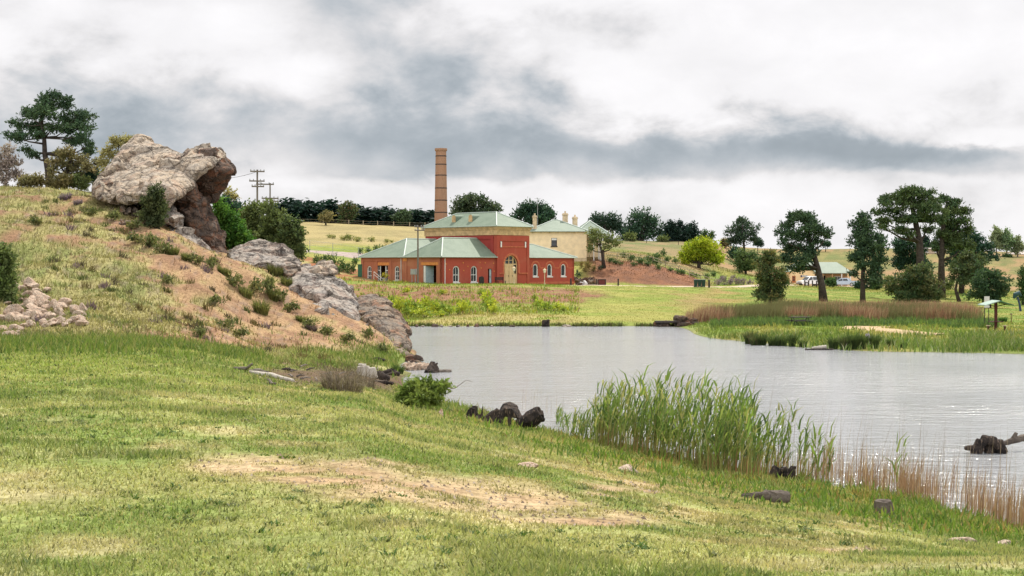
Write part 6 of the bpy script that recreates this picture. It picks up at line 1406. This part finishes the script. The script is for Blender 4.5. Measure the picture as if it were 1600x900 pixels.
wood('dark_log', [tube_hull(c + Vector((-.95, -.35, -.1)), c + Vector((.75, -.3, -.1)), .1, .08)], .04, .03, MAT['burnt'], 'dark log half under water in front of the pale log on the far shore', seed=34)
c = G(1357, 86.5)
rock('grey_stone', [[c + Vector((.22 * math.cos(a_), .2 * math.sin(a_), z_)) for a_ in np.arange(0, 6.2, .8) for z_ in (-.1, .5)] + [c + Vector((0, 0, .95))]], .05, .04, simple('mauve_grey_stone', (.36, .31, .33), .9, .2, 4), 'upright mauve grey stone behind the dark sedges on the far shore', 'stone', seed=115)
# ------------------------------------------------------------------ grasses and reeds
def blades(P, h, w, lean, az, col, curl=.5, seed=0, loc=(0, 0, 0)):
    """tapering bent blades: base pair, middle pair, tip"""
    rg = np.random.default_rng(seed); n = len(P); P = np.asarray(P, float) - np.array(loc)
    h = np.broadcast_to(h, n); w = np.broadcast_to(w, n); lean = np.broadcast_to(lean, n)
    f = rg.uniform(0, np.pi, n); side = np.stack([np.cos(f), np.sin(f), np.zeros(n)], -1) * (w * .5)[:, None]
    a = np.stack([np.cos(az), np.sin(az), np.zeros(n)], -1)
    l1 = lean * (1 - curl * .5); l2 = lean * (1 + curl)
    m = P + a * (np.sin(l1) * h * .5)[:, None]; m[:, 2] += np.cos(l1) * h * .5
    t = m + a * (np.sin(l2) * h * .5)[:, None]; t[:, 2] += np.cos(l2) * h * .5
    V = np.stack([P - side, P + side, m - side * .8, m + side * .8, t], 1).reshape(-1, 3)
    b = np.arange(n)[:, None] * 5
    T = np.concatenate([b + np.array([0, 1, 3]), b + np.array([0, 3, 2]), b + np.array([2, 3, 4])], 1).reshape(-1, 3)
    return V, T, np.repeat(col, 5, 0)
def stuff(name, parts, m):
    V = []; T = []; C = []; n = 0
    for v, t, c in parts: V.append(v); T.append(t + n); C.append(c); n += len(v)
    o = link(name, np_mesh(name, np.concatenate(V), np.concatenate(T), np.concatenate(C)), m); return o
rg = np.random.default_rng(21)
def scatter(n, d0, d1, px0, px1, power):
    u = rg.random(n); e = 2 - power
    d = (d0 ** e + u * (d1 ** e - d0 ** e)) ** (1 / e)
    px = rg.uniform(px0, px1, n); return (px - 800) / F * d, d, px
# lawn
x, y, px = scatter(510000, 5.2, 66, -260, 1980, 1.75)
z = ground(x, y); c, g, hg = cover(x, y, z)
cl = fbm(x / .6, y / .6, 31, 3)
keep = (z > .04) & (rg.random(len(x)) < g * (.35 + 1.1 * sstep(.3, .6, cl)))
x, y, z, c, hg, cl = (q[keep] for q in (x, y, z, c, hg, cl)); n = len(x)
tuft = sstep(.57, .70, fbm(x / 1.1, y / 1.1, 41, 3))
h = (.024 + .0015 * y) * rg.uniform(.6, 1.5, n) * hg * (1 + .7 * tuft)
col = c * rg.uniform(.85, 1.6, (n, 1)); k = rg.random(n)
col[k > .86] = col[k > .86] * .45
col[k < .2] = col[k < .2] * .4 + np.array([.52, .44, .21]) * .6
col = col * (1 - .35 * tuft[:, None]) + np.array([.08, .14, .03]) * (.35 * tuft[:, None])
lawn = blades(np.stack([x, y, z - .01], -1), h, (.004 + .0008 * y) * rg.uniform(.6, 1.3, n), rg.uniform(.15, .95, n), rg.uniform(0, 6.283, n), col, .5, 1)
o = stuff('grass', [lawn], MAT['blade']); tag(o, 'mown green and straw coloured grass of the near lawn', 'grass', kind='stuff')
# broad leaved weeds and long grass near the shore and lower right
x, y, px = scatter(60000, 10, 62, 560, 1950, 1.5); z = ground(x, y)
c, g, hg = cover(x, y, z); cl = fbm(x / .8, y / .8, 51, 3)
lo = sstep(2.0, .3, z) * .8 * (px > 640) + sstep(1.9, .9, z) * (px > 1250) * .6
keep = (z > .02) & (rg.random(len(x)) < lo * sstep(.38, .62, cl))
x, y, z, cl = (q[keep] for q in (x, y, z, cl)); n = len(x)
pal = np.array([(.10, .17, .03), (.14, .22, .035), (.20, .24, .05), (.26, .19, .07), (.075, .13, .028)]); col = pal[rg.choice(5, n, p=[.3, .28, .2, .1, .12])] * rg.uniform(.75, 1.25, (n, 1))
weeds = blades(np.stack([x, y, z - .01], -1), rg.uniform(.10, .30, n) * (1 + sstep(.9, .0, z) * .35) * np.clip(y / 28, .55, 1.1), (.008 + .0008 * y) * rg.uniform(.8, 1.5, n), rg.uniform(.1, .9, n), rg.uniform(0, 6.283, n), col, .6, 2)
o = stuff('weeds', [weeds], MAT['blade']); tag(o, 'green weeds and long grass along the near shore', 'weeds', kind='stuff')
# slope: dry grass and dark little tufts
x, y, px = scatter(120000, 54, 128, -90, 660, .9); z = ground(x, y); c, g, hg = cover(x, y, z)
keep = (z > .3) & (rg.random(len(x)) < g * .8); x, y, z, c, px = (q[keep] for q in (x, y, z, c, px)); n = len(x)
p1 = blades(np.stack([x, y, z - .02], -1), rg.uniform(.08, .30, n), rg.uniform(.03, .07, n), rg.uniform(.1, .8, n), rg.uniform(0, 6.283, n), c * rg.uniform(.7, 1.3, (n, 1)), .5, 3)
tx_, ty_, tp_ = scatter(330, 58, 104, 60, 600, 1.0); ok = (ground(tx_, ty_) > .8) & (rg.random(330) < sstep(.38, .6, fbm(tx_ / 4, ty_ / 4, 141, 2)) + .12); tx_, ty_ = tx_[ok], ty_[ok]
X_ = np.repeat(tx_, 26) + rg.normal(0, .13, len(tx_) * 26); Y_ = np.repeat(ty_, 26) + rg.normal(0, .13, len(tx_) * 26); n = len(X_)
tc_ = np.array([(.10, .085, .05), (.15, .12, .05), (.10, .12, .04), (.17, .12, .13)])[rg.integers(0, 4, len(tx_))]
p2 = blades(np.stack([X_, Y_, ground(X_, Y_) - .02], -1), np.repeat(rg.uniform(.2, .5, len(tx_)), 26) * rg.uniform(.6, 1.2, n), .05, rg.uniform(.1, .8, n), rg.uniform(0, 6.283, n), np.repeat(tc_, 26, 0) * rg.uniform(.7, 1.3, (n, 1)), .5, 4)
o = stuff('dry_grass', [p1, p2], MAT['dryblade']); tag(o, 'dry grass and small tufts growing on the left slope', 'dry grass', kind='stuff')
# bright grass at the foot of the slope
x, y, px = scatter(76000, 40, 82, -90, 680, 1.0); z = ground(x, y); c, g, hg = cover(x, y, z)
foot_ = np.interp(px, [-300, 0, 150, 300, 400, 480, 560, 640], [54, 54, 55, 56, 62, 67, 72, 77])
dn = fbm(x / 2.2, y / 2.2, 71, 3)
keep = (z > .06) & ~((px > 415) & (px < 610) & (y > 46) & (y < 66) & (rg.random(len(x)) < .8)) & (rg.random(len(x)) < .85 * np.exp(-((y - foot_ + 5) / 5.5) ** 2) * sstep(.34, .55, dn)); x, y, z, dn = (q[keep] for q in (x, y, z, dn)); n = len(x)
pal = np.array([(.13, .19, .038), (.17, .225, .05), (.10, .155, .035), (.25, .25, .085)]); col = pal[rg.integers(0, 4, n)] * rg.uniform(.75, 1.25, (n, 1))
p1 = blades(np.stack([x, y, z - .02], -1), rg.uniform(.12, .42, n), rg.uniform(.03, .06, n), rg.uniform(.1, .7, n), rg.uniform(0, 6.283, n), col, .5, 5)
o = stuff('long_grass', [p1], MAT['blade']); tag(o, 'longer bright green grass at the foot of the left slope', 'grass', kind='stuff')
# far banks and spit
x, y, px = scatter(150000, 78, 245, 600, 1690, .9); z = ground(x, y); c, g, hg = cover(x, y, z)
keep = (z > .05) & ~((px < 1085) & (y < 112)) & (rg.random(len(x)) < .9); x, y, z, c, px = (q[keep] for q in (x, y, z, c, px)); n = len(x)
# keep the road, path and building footprints clear
rd = np.interp(px, [880,960,1060,1150,1200,1240,1275,1330,1360], [184,188,191,198,206,222,246,256,262]); rw = np.interp(px, [1150, 1200, 1240, 1275], [2.4, 3, 4.5, 6])
u_ = (x - O.x) * math.cos(ang) + (y - O.y) * math.sin(ang); v_ = -(x - O.x) * math.sin(ang) + (y - O.y) * math.cos(ang)
sd = np.interp(px, [1318,1345,1380,1420,1470], [106,105.5,103,99.5,97])
keep = ~((np.abs(y - rd) < rw) & (px > 870)) & ~((u_ > -.5) & (u_ < 26) & (v_ > -.5) & (v_ < 15.5)) & ~((np.abs(y - sd) < 2.0) & (px > 1312) & (px < 1472)) & ~((px < 660) & (y > 203) & (y < 213))
x, y, z, c, px = (q[keep] for q in (x, y, z, c, px)); n = len(x)
spit = (px > 1085) * sstep(125, 112, y)
bare = (px > 585) & (px < 890) & (y > 137) & (y < 168) & (rg.random(len(px)) < .8)
x, y, z, c, px, spit = (q[~bare] for q in (x, y, z, c, px, spit)); n = len(x)
mown = sstep(860, 920, px) * sstep(114, 120, y) * (y < 200)
hh = rg.uniform(.08, .28, n) * (1 - .6 * mown) * (1 + .8 * spit * sstep(.5, .62, fbm(x / 2, y / 2, 61, 3)))
p1 = blades(np.stack([x, y, z - .02], -1), hh, rg.uniform(.05, .11, n), rg.uniform(.1, .8, n), rg.uniform(0, 6.283, n), c * rg.uniform(.75, 1.3, (n, 1)), .5, 6)
# rank green growth along the spit edge and before the russet reeds
X_, Y_, PX = scatter(26000, 79, 98, 1085, 1690, 1.0); Z_ = ground(X_, Y_); dn = fbm(X_ / 1.8, Y_ / 1.8, 81, 3)
amt = sstep(.9, .12, np.abs(Z_ - .12) * 4) * (sstep(1300, 1200, PX) + sstep(1470, 1520, PX) + .35).clip(0, 1)
kp = (Z_ > -.03) & (rg.random(len(X_)) < amt * sstep(.3, .5, dn)); X_, Y_, Z_, PX = (q[kp] for q in (X_, Y_, Z_, PX)); n2_ = len(X_)
pal = np.array([(.12, .19, .04), (.17, .22, .06), (.08, .13, .035), (.24, .25, .10), (.30, .32, .20)]); col = pal[rg.choice(5, n2_, p=[.3, .25, .2, .15, .1])] * rg.uniform(.75, 1.25, (n2_, 1))
p2 = blades(np.stack([X_, Y_, Z_ - .03], -1), rg.uniform(.25, .75, n2_), rg.uniform(.035, .07, n2_), rg.uniform(.05, .7, n2_), rg.uniform(0, 6.283, n2_), col, .6, 7)
X_, Y_, PX = scatter(15000, 108, 120, 1110, 1560, 1.0); dn = fbm(X_ / 2.5, Y_ / 2.5, 91, 3); kp = rg.random(len(X_)) < sstep(.36, .52, dn); X_, Y_ = X_[kp], Y_[kp]; n3_ = len(X_)
col = np.array([(.10, .17, .045), (.14, .20, .06), (.07, .12, .04)])[rg.integers(0, 3, n3_)] * rg.uniform(.75, 1.25, (n3_, 1))
p3 = blades(np.stack([X_, Y_, ground(X_, Y_) - .03], -1), rg.uniform(.25, .75, n3_), rg.uniform(.05, .09, n3_), rg.uniform(.05, .8, n3_), rg.uniform(0, 6.283, n3_), col, .6, 8)
o = stuff('bank_grass', [p1, p2, p3], MAT['blade']); tag(o, 'rough grass and rank growth of the far banks and spit', 'grass', kind='stuff')
# weeds on the red bank below the building
X_, Y_, PX = scatter(42000, 118, 176, 490, 905, .5); dn = fbm(X_ / 1.7, Y_ / 1.3, 101, 3)
kp = (rg.random(len(X_)) < sstep(.40, .58, dn) * (.25 + .9 * sstep(152, 140, Y_) * sstep(770, 700, PX)) * ((Y_ > 128) | (PX < 640)) * (Y_ < np.where(PX < 640, 176, 166)) * (ground((PX - 800) / F * Y_, Y_) > .3)); X_, Y_ = X_[kp], Y_[kp]; n = len(X_)
col = np.array([(.28, .29, .035), (.20, .25, .04), (.11, .17, .035), (.33, .27, .10), (.25, .16, .10)])[rg.choice(5, n, p=[.3, .25, .2, .15, .1])] * rg.uniform(.75, 1.25, (n, 1))
p1 = blades(np.stack([X_, Y_, ground(X_, Y_) - .03], -1), rg.uniform(.15, .6, n), rg.uniform(.06, .12, n), rg.uniform(.05, .8, n), rg.uniform(0, 6.283, n), col, .6, 9)
X_ = rg.uniform(-9.5, 14.6, 4200); Y_ = 116.9 + np.abs(rg.normal(0, .7, 4200)); dn = fbm(X_ / 1.2, Y_, 131, 3); kp = (ground(X_, Y_) > -.06) & (rg.random(4200) < sstep(.35, .55, dn)); X_, Y_ = X_[kp], Y_[kp]; n = len(X_)
col = np.array([(.07, .10, .03), (.11, .15, .04), (.10, .075, .05), (.16, .18, .05)])[rg.integers(0, 4, n)] * rg.uniform(.7, 1.25, (n, 1))
p9 = blades(np.stack([X_, Y_, ground(X_, Y_) - .03], -1), rg.uniform(.12, .45, n), rg.uniform(.05, .09, n), rg.uniform(.05, .8, n), rg.uniform(0, 6.283, n), col, .6, 19)
o = stuff('bank_weeds', [p1, p9], MAT['blade']); tag(o, 'yellow green weeds on the red bank below the brick building', 'weeds', kind='stuff')
# russet reed belt beyond the spit
X_, Y_, PX = scatter(52000, 116, 136, 1070, 1535, .6); dn = fbm(X_ / 3.0, Y_ / 2.2, 111, 3)
topd = np.interp(PX, [1070, 1110, 1160, 1250, 1400, 1500, 1535], [118, 123, 129, 131, 134, 134, 124])
kp = (Y_ < topd) & (Y_ > np.interp(PX, [1070, 1535], [116, 119])) & (rg.random(len(X_)) < (.3 + .9 * sstep(.3, .5, dn))); X_, Y_, dn = X_[kp], Y_[kp], dn[kp]; n = len(X_)
pal = 1.25 * np.array([(.25, .145, .095), (.30, .185, .12), (.20, .11, .075), (.33, .25, .15)]); col = pal[rg.integers(0, 4, n)] * rg.uniform(.75, 1.25, (n, 1))
gr_ = sstep(.50, .60, fbm(X_ / 4, Y_ / 4, 121, 3)); col = col * (1 - .75 * gr_[:, None]) + np.array([.11, .14, .05]) * (.75 * gr_[:, None])
p1 = blades(np.stack([X_, Y_, ground(X_, Y_) - .03], -1), rg.uniform(.7, 1.5, n) * (.75 + .6 * dn), rg.uniform(.03, .07, n), rg.uniform(.02, .35, n), rg.normal(.2, 1.2, n), col, .6, 10)
o = stuff('russet_reeds', [p1], MAT['dryblade']); tag(o, 'reddish brown dry reed belt beyond the far green shore', 'reeds', kind='stuff')

# the big green reeds: stems with long leaves swept to the right
def reed_set(spots, seed, leafcol, stemcol, nl=8, lw=.044, ll=.58):
    rg2 = np.random.default_rng(seed); px, d, h = spots; n = len(px)
    X_ = (px - 800) / F * d; Zb = np.maximum(ground(X_, d), -.12)
    lx = rg2.normal(.06, .08, n); ly = rg2.normal(0, .05, n)
    st = blades(np.stack([X_, d, Zb], -1), h, .016, np.abs(lx) + .02, np.where(lx > 0, 0, np.pi), stemcol[rg2.integers(0, len(stemcol), n)] * rg2.uniform(.8, 1.2, (n, 1)), .6, seed)
    t = np.tile(np.linspace(.22, .97, nl), n) + rg2.normal(0, .03, n * nl); k = np.repeat(np.arange(n), nl)
    P = np.stack([X_[k] + np.sin(lx[k]) * h[k] * t, d[k] + ly[k] * h[k] * t * .3, Zb[k] + h[k] * t * .985], -1)
    az = rg2.normal(-.05, .8, n * nl); az = np.where(rg2.random(n * nl) < .22, az + np.pi, az)
    L_ = ll * rg2.uniform(.6, 1.25, n * nl) * (1.05 - .25 * t)
    col = leafcol[rg2.integers(0, len(leafcol), n * nl)] * rg2.uniform(.75, 1.3, (n * nl, 1))
    lv = blades(P, L_, lw * rg2.uniform(.7, 1.3, n * nl), rg2.uniform(.25, .85, n * nl), az, col, .8, seed + 1)
    return [st, lv]
def reed_spots(n, px0, px1, tops, dd0, dd1, rgx):
    px = rgx.uniform(px0, px1, n); ds = np.array([hitd(p, r) for p, r in SHORE]); sh = np.interp(px, [p for p, r in SHORE], ds)
    d = sh + rgx.uniform(dd0, dd1, n); X_ = (px - 800) / F * d; Zb = np.maximum(ground(X_, d), -.12)
    ty = np.interp(px, [a for a, b in tops], [b for a, b in tops]) + np.abs(rgx.normal(0, 14, n))
    h = CH + (HZ - ty) / F * d - Zb
    return px, d, np.clip(h * (1 - .5 * rgx.random(n) ** 1.6), .5, 3.2)
SHORE = [(850,664),(900,688),(1000,705),(1060,717),(1105,730),(1180,741),(1250,750),(1330,764),(1400,776),(1500,802),(1600,830)]
rg3 = np.random.default_rng(77)
gl = 1.0 * np.array([(.12, .19, .045), (.18, .26, .06), (.075, .125, .04), (.23, .28, .075), (.15, .22, .055), (.34, .33, .13)]); gs = np.array([(.16, .2, .06), (.28, .25, .10), (.2, .2, .07)])
parts = reed_set(reed_spots(275, 930, 1178, [(925,625),(942,586),(975,600),(1000,574),(1040,588),(1075,574),(1120,602),(1160,592),(1180,625)], -2.4, 1.4, rg3), 5, gl, gs)
parts += reed_set(reed_spots(24, 1178, 1255, [(1178,650),(1210,626),(1245,620),(1265,660)], -.8, 1.2, rg3), 8, gl, gs)
parts += reed_set(reed_spots(6, 1262, 1300, [(1262,672),(1300,655)], -.2, 1.0, rg3), 9, gl, gs)
parts += reed_set(reed_spots(3, 1395, 1425, [(1395,690),(1425,660)], 1, 2.4, rg3), 10, gl, gs, 5)
parts += reed_set(reed_spots(60, 868, 932, [(865,655),(932,620)], -.6, 1.4, rg3), 12, gl, gs, 6, .03, .4)
o = stuff('reeds', parts, MAT['blade']); tag(o, 'tall green reeds at the near water edge, leaves swept right', 'reeds', kind='stuff')
# dry stalks
rg4 = np.random.default_rng(91)
def stalks(n, px0, px1, dd0, dd1, h0, h1, w_, cols, seed, clump=0):
    px = rg4.uniform(px0, px1, n)
    if clump:
        cs = rg4.uniform(px0, px1, clump); px = cs[rg4.integers(0, clump, n)] + rg4.normal(0, 9, n)
    ds = np.array([hitd(p, r) for p, r in SHORE]); d = np.interp(px, [p for p, r in SHORE], ds) + rg4.uniform(dd0, dd1, n)
    X_ = (px - 800) / F * d; Zb = np.maximum(ground(X_, d), -.15)
    return blades(np.stack([X_, d, Zb], -1), rg4.uniform(h0, h1, n), w_, np.abs(rg4.normal(.06, .07, n)), rg4.uniform(-1.2, 1.2, n), cols[rg4.integers(0, len(cols), n)] * rg4.uniform(.7, 1.25, (n, 1)), 1.2, seed)
dc = np.array([(.37, .235, .14), (.31, .185, .115), (.44, .32, .20), (.26, .165, .105)])
parts = [stalks(980, 1262, 1640, -.9, 1.6, .35, 1.15, .014, dc, 1, 26), stalks(420, 1262, 1640, -.6, 2.6, .4, 1.25, .011, dc, 2), stalks(150, 1200, 1640, 0, 3, 1.2, 2.2, .010, np.array([(.34, .27, .2), (.25, .19, .14)]), 3), stalks(70, 940, 1200, -1, 3, 1.6, 2.6, .009, np.array([(.36, .28, .2)]), 4),
         stalks(420, 1060, 1270, -1.4, .4, .2, .9, .016, np.array([(.36, .25, .12), (.30, .17, .10), (.26, .24, .08)]), 5, 16), stalks(700, 935, 1185, -3.2, .2, .3, 1.0, .02, np.array([(.30, .22, .10), (.16, .2, .06), (.24, .13, .07), (.2, .22, .07)]), 7, 40), stalks(16, 812, 880, 0, 1.5, .8, 1.7, .009, np.array([(.36, .28, .2)]), 6)]
o = stuff('dry_reeds', parts, MAT['dryblade']); tag(o, 'thin reddish dry reed stalks along the near shore at the right', 'dry reeds', kind='stuff')

# tussocks and clumps that stand alone
def tussock(name, label, px, py, rad_, hgt, cols, n=260, cat='grass tussock', group=None, d=None, spread=1.0, w_=None, m='blade'):
    d = d or hitd(px, py); B = G(px, d); s = d / F; rgt = np.random.default_rng(int(px * 31 + py)); R_ = rad_ * s; H_ = hgt * s
    a = rgt.uniform(0, 6.283, n); rr = R_ * .45 * np.sqrt(rgt.random(n)); P = np.stack([np.cos(a) * rr, np.sin(a) * rr, np.zeros(n)], -1)
    P[:, 2] = ground(P[:, 0] + B.x, P[:, 1] + B.y) - B.z - .03
    c = np.array(cols)[rgt.integers(0, len(cols), n)] * rgt.uniform(.7, 1.3, (n, 1))
    v, t, cc = blades(P, H_ * rgt.uniform(.6, 1.15, n), w_ or max(.02, 1.0 * s), (.1 + .75 * rgt.random(n)) * spread, a + rgt.normal(0, .5, n), c, .9, int(px))
    o = link(name, np_mesh(name, v, t, cc), MAT[m]); o.location = B; return tag(o, label, cat, group)
TU = GREENS['tuss']
for px, py, r_, h_, lab in ((268,398,22,17,'wide olive tussock on the slope below the rock ledge'),(292,408,16,14,'greener tussock just right of the wide olive one below the rock ledge'),(236,384,15,12,'olive tussock under the dark twiggy shrub'),(350,430,20,17,'round tussock between the rock ledge and the broad grey boulder'),(384,462,20,16,'olive tussock left of the tall spiky tussock'),(408,490,22,26,'tall spiky tussock on the slope left of the tilted slab'),(428,470,17,18,'tussock right above the tall spiky tussock'),(430,430,24,18,'dark tussock growing from under the broad grey boulder'),(448,446,16,14,'tussock at the upper left edge of the tilted slab'),(470,502,16,10,'low yellow green tussock at the foot of the tilted slab')):
    tussock('grass_tussock', lab, px, py, r_, h_, TU if 'dark' not in lab else [(.08, .09, .03), (.12, .12, .045)], 420)
tussock('mauve_shrub', 'dull mauve low shrub at the foot of the tilted slab', 487, 516, 14, 11, [(.15, .11, .13), (.11, .08, .09), (.18, .14, .12)], 420, 'shrub', spread=1.2)
tussock('mauve_shrub', 'mauve flowering low shrub on the hilltop below the left pines', 102, 312, 18, 12, [(.26, .19, .27), (.20, .16, .20), (.18, .15, .12)], 420, 'shrub', spread=1.2)
tussock('mauve_shrub', 'mauve flowering low shrub further down right of the hilltop one', 122, 320, 12, 9, [(.26, .19, .27), (.20, .16, .20), (.18, .15, .12)], 300, 'shrub', spread=1.2)
for px, py, r_, h_, lab in ((1172,538,16,24,'brownish dark sedge clump at the left end of the far shore'),(1190,540,14,22,'dark green sedge clump second from the left on the far shore'),(1208,541,15,18,'lighter sedge clump third from the left on the far shore'),(1238,542,10,21,'narrow dark sedge clump left of the pale log'),(1302,546,13,20,'green sedge clump just right of the pale log on the far shore'),(1318,547,12,21,'brown tipped sedge clump in the group right of the pale log'),(1334,547,16,27,'tallest dark sedge clump in the group right of the pale log'),(1348,547,12,24,'dark sedge clump left of the upright mauve grey stone'),(1367,547,11,24,'narrow dark sedge clump right of the upright mauve grey stone'),(1392,546,10,14,'small sedge clump further right along the far shore'),(1222,541,15,17,'olive sedge clump between the lighter and the narrow dark clump'),(1180,540,14,19,'brownish sedge clump between the two leftmost clumps of the far shore'),(1254,543,12,12,'short sedge clump just left of the pale log'),(1326,547,13,23,'dark sedge clump touching the left side of the tallest one'),(1412,547,9,9,'smallest sedge clump at the right of the far shore row')):
    tussock('sedge_clump', lab, px, py, r_, h_, [(.07, .11, .035), (.10, .14, .045), (.05, .075, .028)] + ([(.14, .10, .06)] if 'brown' in lab else []), 420, 'sedge', d=5 * F / (py - HZ) + .5, spread=.55, w_=.035)
tussock('green_clump', 'green clump by the picnic shelter post', 1567, 503, 12, 10, [(.07, .15, .04), (.09, .18, .045)], 260, 'plant', spread=1)
dw = hitd(657, 640)
tree('willow_bush', 'fresh green fine leaved bush at the near water edge', 'bush', dw, (655, 640), [(640, 612, 15, 12), (660, 606, 17, 12), (682, 608, 14, 8), (650, 625, 22, 12), (672, 622, 16, 11), (697, 603, 8, 4), (630, 626, 9, 9)], [(.11, .15, .035), (.15, .18, .045), (.08, .12, .03)], 2600, .085, [(655, 642), (657, 615)], .03, shell=.2, asp=3.2)
tussock('twiggy_bush', 'brown leafless twiggy bush by the muddy inlet', 535, 612, 66, 50, [(.20, .16, .12), (.14, .11, .085), (.26, .22, .16)], 620, 'bush', spread=1.25, w_=.013, m='dryblade')
tussock('twiggy_bush', 'small brown twig clump right of the leafless bush', 570, 604, 34, 40, [(.20, .16, .12), (.14, .11, .085)], 220, 'bush', spread=1.2, w_=.012, m='dryblade')
tussock('sedge_clump', 'dark sedge in the grass below the rocky point', 622, 583, 16, 16, [(.06, .10, .03), (.09, .13, .04)], 260, 'sedge', spread=.8)
tussock('sedge_clump', 'thin sedge at the water edge right of the rocky point', 658, 578, 10, 16, [(.14, .15, .08), (.2, .2, .12)], 90, 'sedge', d=72, spread=.9, w_=.02)
for px, py, r_, h_, lab in ((448,716,26,9,'dark grass tuft on the upper edge of the bare earth patch, left of two'),(412,712,20,7,'dark grass tuft left of the bare earth patch'),(655,777,14,8,'small green tuft standing in the bare earth patch'),(612,770,9,8,'thin green tuft in the middle of the bare earth patch'),(680,805,28,10,'broad leafed green weed below the bare earth patch'),(770,816,24,9,'green weed right of the broad leafed one below the bare patch'),(920,870,26,10,'dark green tuft at the lower middle of the lawn'),(1460,815,34,20,'long green grass clump right of the cut stump'),(1560,845,34,20,'long green grass clump at the right corner of the near bank'),(1300,890,30,12,'green tuft at the bottom right of the lawn'),(170,788,16,6,'dark green tuft on the left lawn'),(1420,868,26,12,'green tuft in the straw right of the lower lawn')):
    tussock('grass_tuft', lab, px, py, r_, h_, [(.07, .13, .025), (.10, .17, .03), (.15, .20, .04)], 260, 'grass tuft', spread=1.1)
B = G(700, hitd(700, 630)); 
t = thing('bare_twig', 'thin bare twig arching over the water from the green bush', 'twig', B); p0 = W(693, 610, 50); p1 = W(728, 594, 50.3); p2 = W(738, 596, 50.4)
a = MB(); a.tube([W(670, 625, 49.6) - B, p0 - B, W(712, 606, 50.1) - B, p1 - B, p2 - B], [.02, .018, .015, .011, .006], 5); a.build('twig', MAT['driftwood'], t)
# water lilies and scum in the inlet
lm = simple('floating_leaf', (.16, .22, .06), .5, .3, 6)
a = MB(); rr = random.Random(8)
for k in range(150):
    px, py = rr.uniform(590, 655), rr.uniform(584, 600); dd = 5 * F / (py - HZ); x_ = (px - 800) / F * dd; s = rr.uniform(.05, .13)
    if float(ground(x_, dd)) > .02: continue
    a.add([(x_ + s * math.cos(q), dd + s * math.sin(q), .012 + .001 * (k % 9)) for q in np.arange(0, 6.2, 1.05)], [(0, 1, 2, 3, 4, 5)])
if a.v: o = a.build('floating_weed', lm); tag(o, 'pale floating weed in the small muddy inlet', 'water weed', kind='stuff')

# twigs and broken wood scattered over the muddy inlet
rr = random.Random(17)
for k in range(26):
    px, py = rr.uniform(415, 615), rr.uniform(574, 604); d_ = hitd(px, py); p_ = G(px, d_, .03)
    if p_.z < .0: continue
    L_ = rr.uniform(.15, .55); an = rr.uniform(0, 3.14); v_ = Vector((math.cos(an) * L_, math.sin(an) * L_, rr.uniform(-.02, .12)))
    a = MB(); a.tube([(0, 0, 0), v_ * .5 + Vector((0, 0, .03)), v_], [.035, .03, .012], 5); o = a.build('broken_stick', MAT['driftwood' if k % 3 else 'darkwood']); o.location = p_; tag(o, 'broken stick lying in the muddy patch by the small inlet', 'stick', 'broken sticks by the inlet')

# low rosette weeds over the lawn and pebbles on the worn earth
x, y, px = scatter(1500, 6.5, 45, -60, 1660, 1.6); dn = fbm(x / 2.3, y / 2.3, 151, 3); kp = (ground(x, y) > .15) & (rg.random(1500) < sstep(.42, .6, dn) * (.1 + .9 * (cover(x, y)[1] > .8))); x, y = x[kp], y[kp]
X_ = np.repeat(x, 12) + rg.normal(0, .03, len(x) * 12); Y_ = np.repeat(y, 12) + rg.normal(0, .03, len(x) * 12); n = len(X_)
col = np.repeat(np.array([(.075, .13, .03), (.10, .16, .035), (.13, .15, .05), (.16, .19, .07)])[rg.integers(0, 4, len(x))], 12, 0) * rg.uniform(.75, 1.25, (n, 1))
p1 = blades(np.stack([X_, Y_, ground(X_, Y_) - .005], -1), np.repeat(rg.uniform(.03, .075, len(x)), 12) * (1 + Y_ / 50), .009 + .0008 * Y_, rg.uniform(.7, 1.35, n), rg.uniform(0, 6.283, n), col, .5, 41)
o = stuff('lawn_weeds', [p1], MAT['blade']); tag(o, 'low dark green rosette weeds scattered through the lawn', 'weeds', kind='stuff')
x, y, px = scatter(9000, 7, 40, 300, 1500, 1.2); cc_, gg_, hh_ = cover(x, y); kp = (gg_ < .75) & (rg.random(len(x)) < .8); x, y = x[kp], y[kp]; n = len(x)
s_ = rg.uniform(.006, .022, n) * (1 + y / 30); tet = np.array([(1, 0, -.4), (-.6, .8, -.4), (-.5, -.9, -.4), (.1, 0, .7)])
V = (np.stack([x, y, ground(x, y) + .004], -1)[:, None, :] + tet[None] * s_[:, None, None] * rg.uniform(.6, 1.3, (n, 4, 1))).reshape(-1, 3)
T = (np.arange(n)[:, None, None] * 4 + np.array([(0, 1, 3), (1, 2, 3), (2, 0, 3)])[None]).reshape(-1, 3)
pc_ = np.array([(.22, .16, .11), (.36, .29, .22), (.14, .10, .07), (.42, .34, .2)])[rg.integers(0, 4, n)]
o = link('pebbles', np_mesh('pebbles', V, T, np.repeat(pc_, 4, 0)), MAT['dryblade']); tag(o, 'small pebbles and crumbs of soil on the worn earth of the lawn', 'pebbles', kind='stuff')
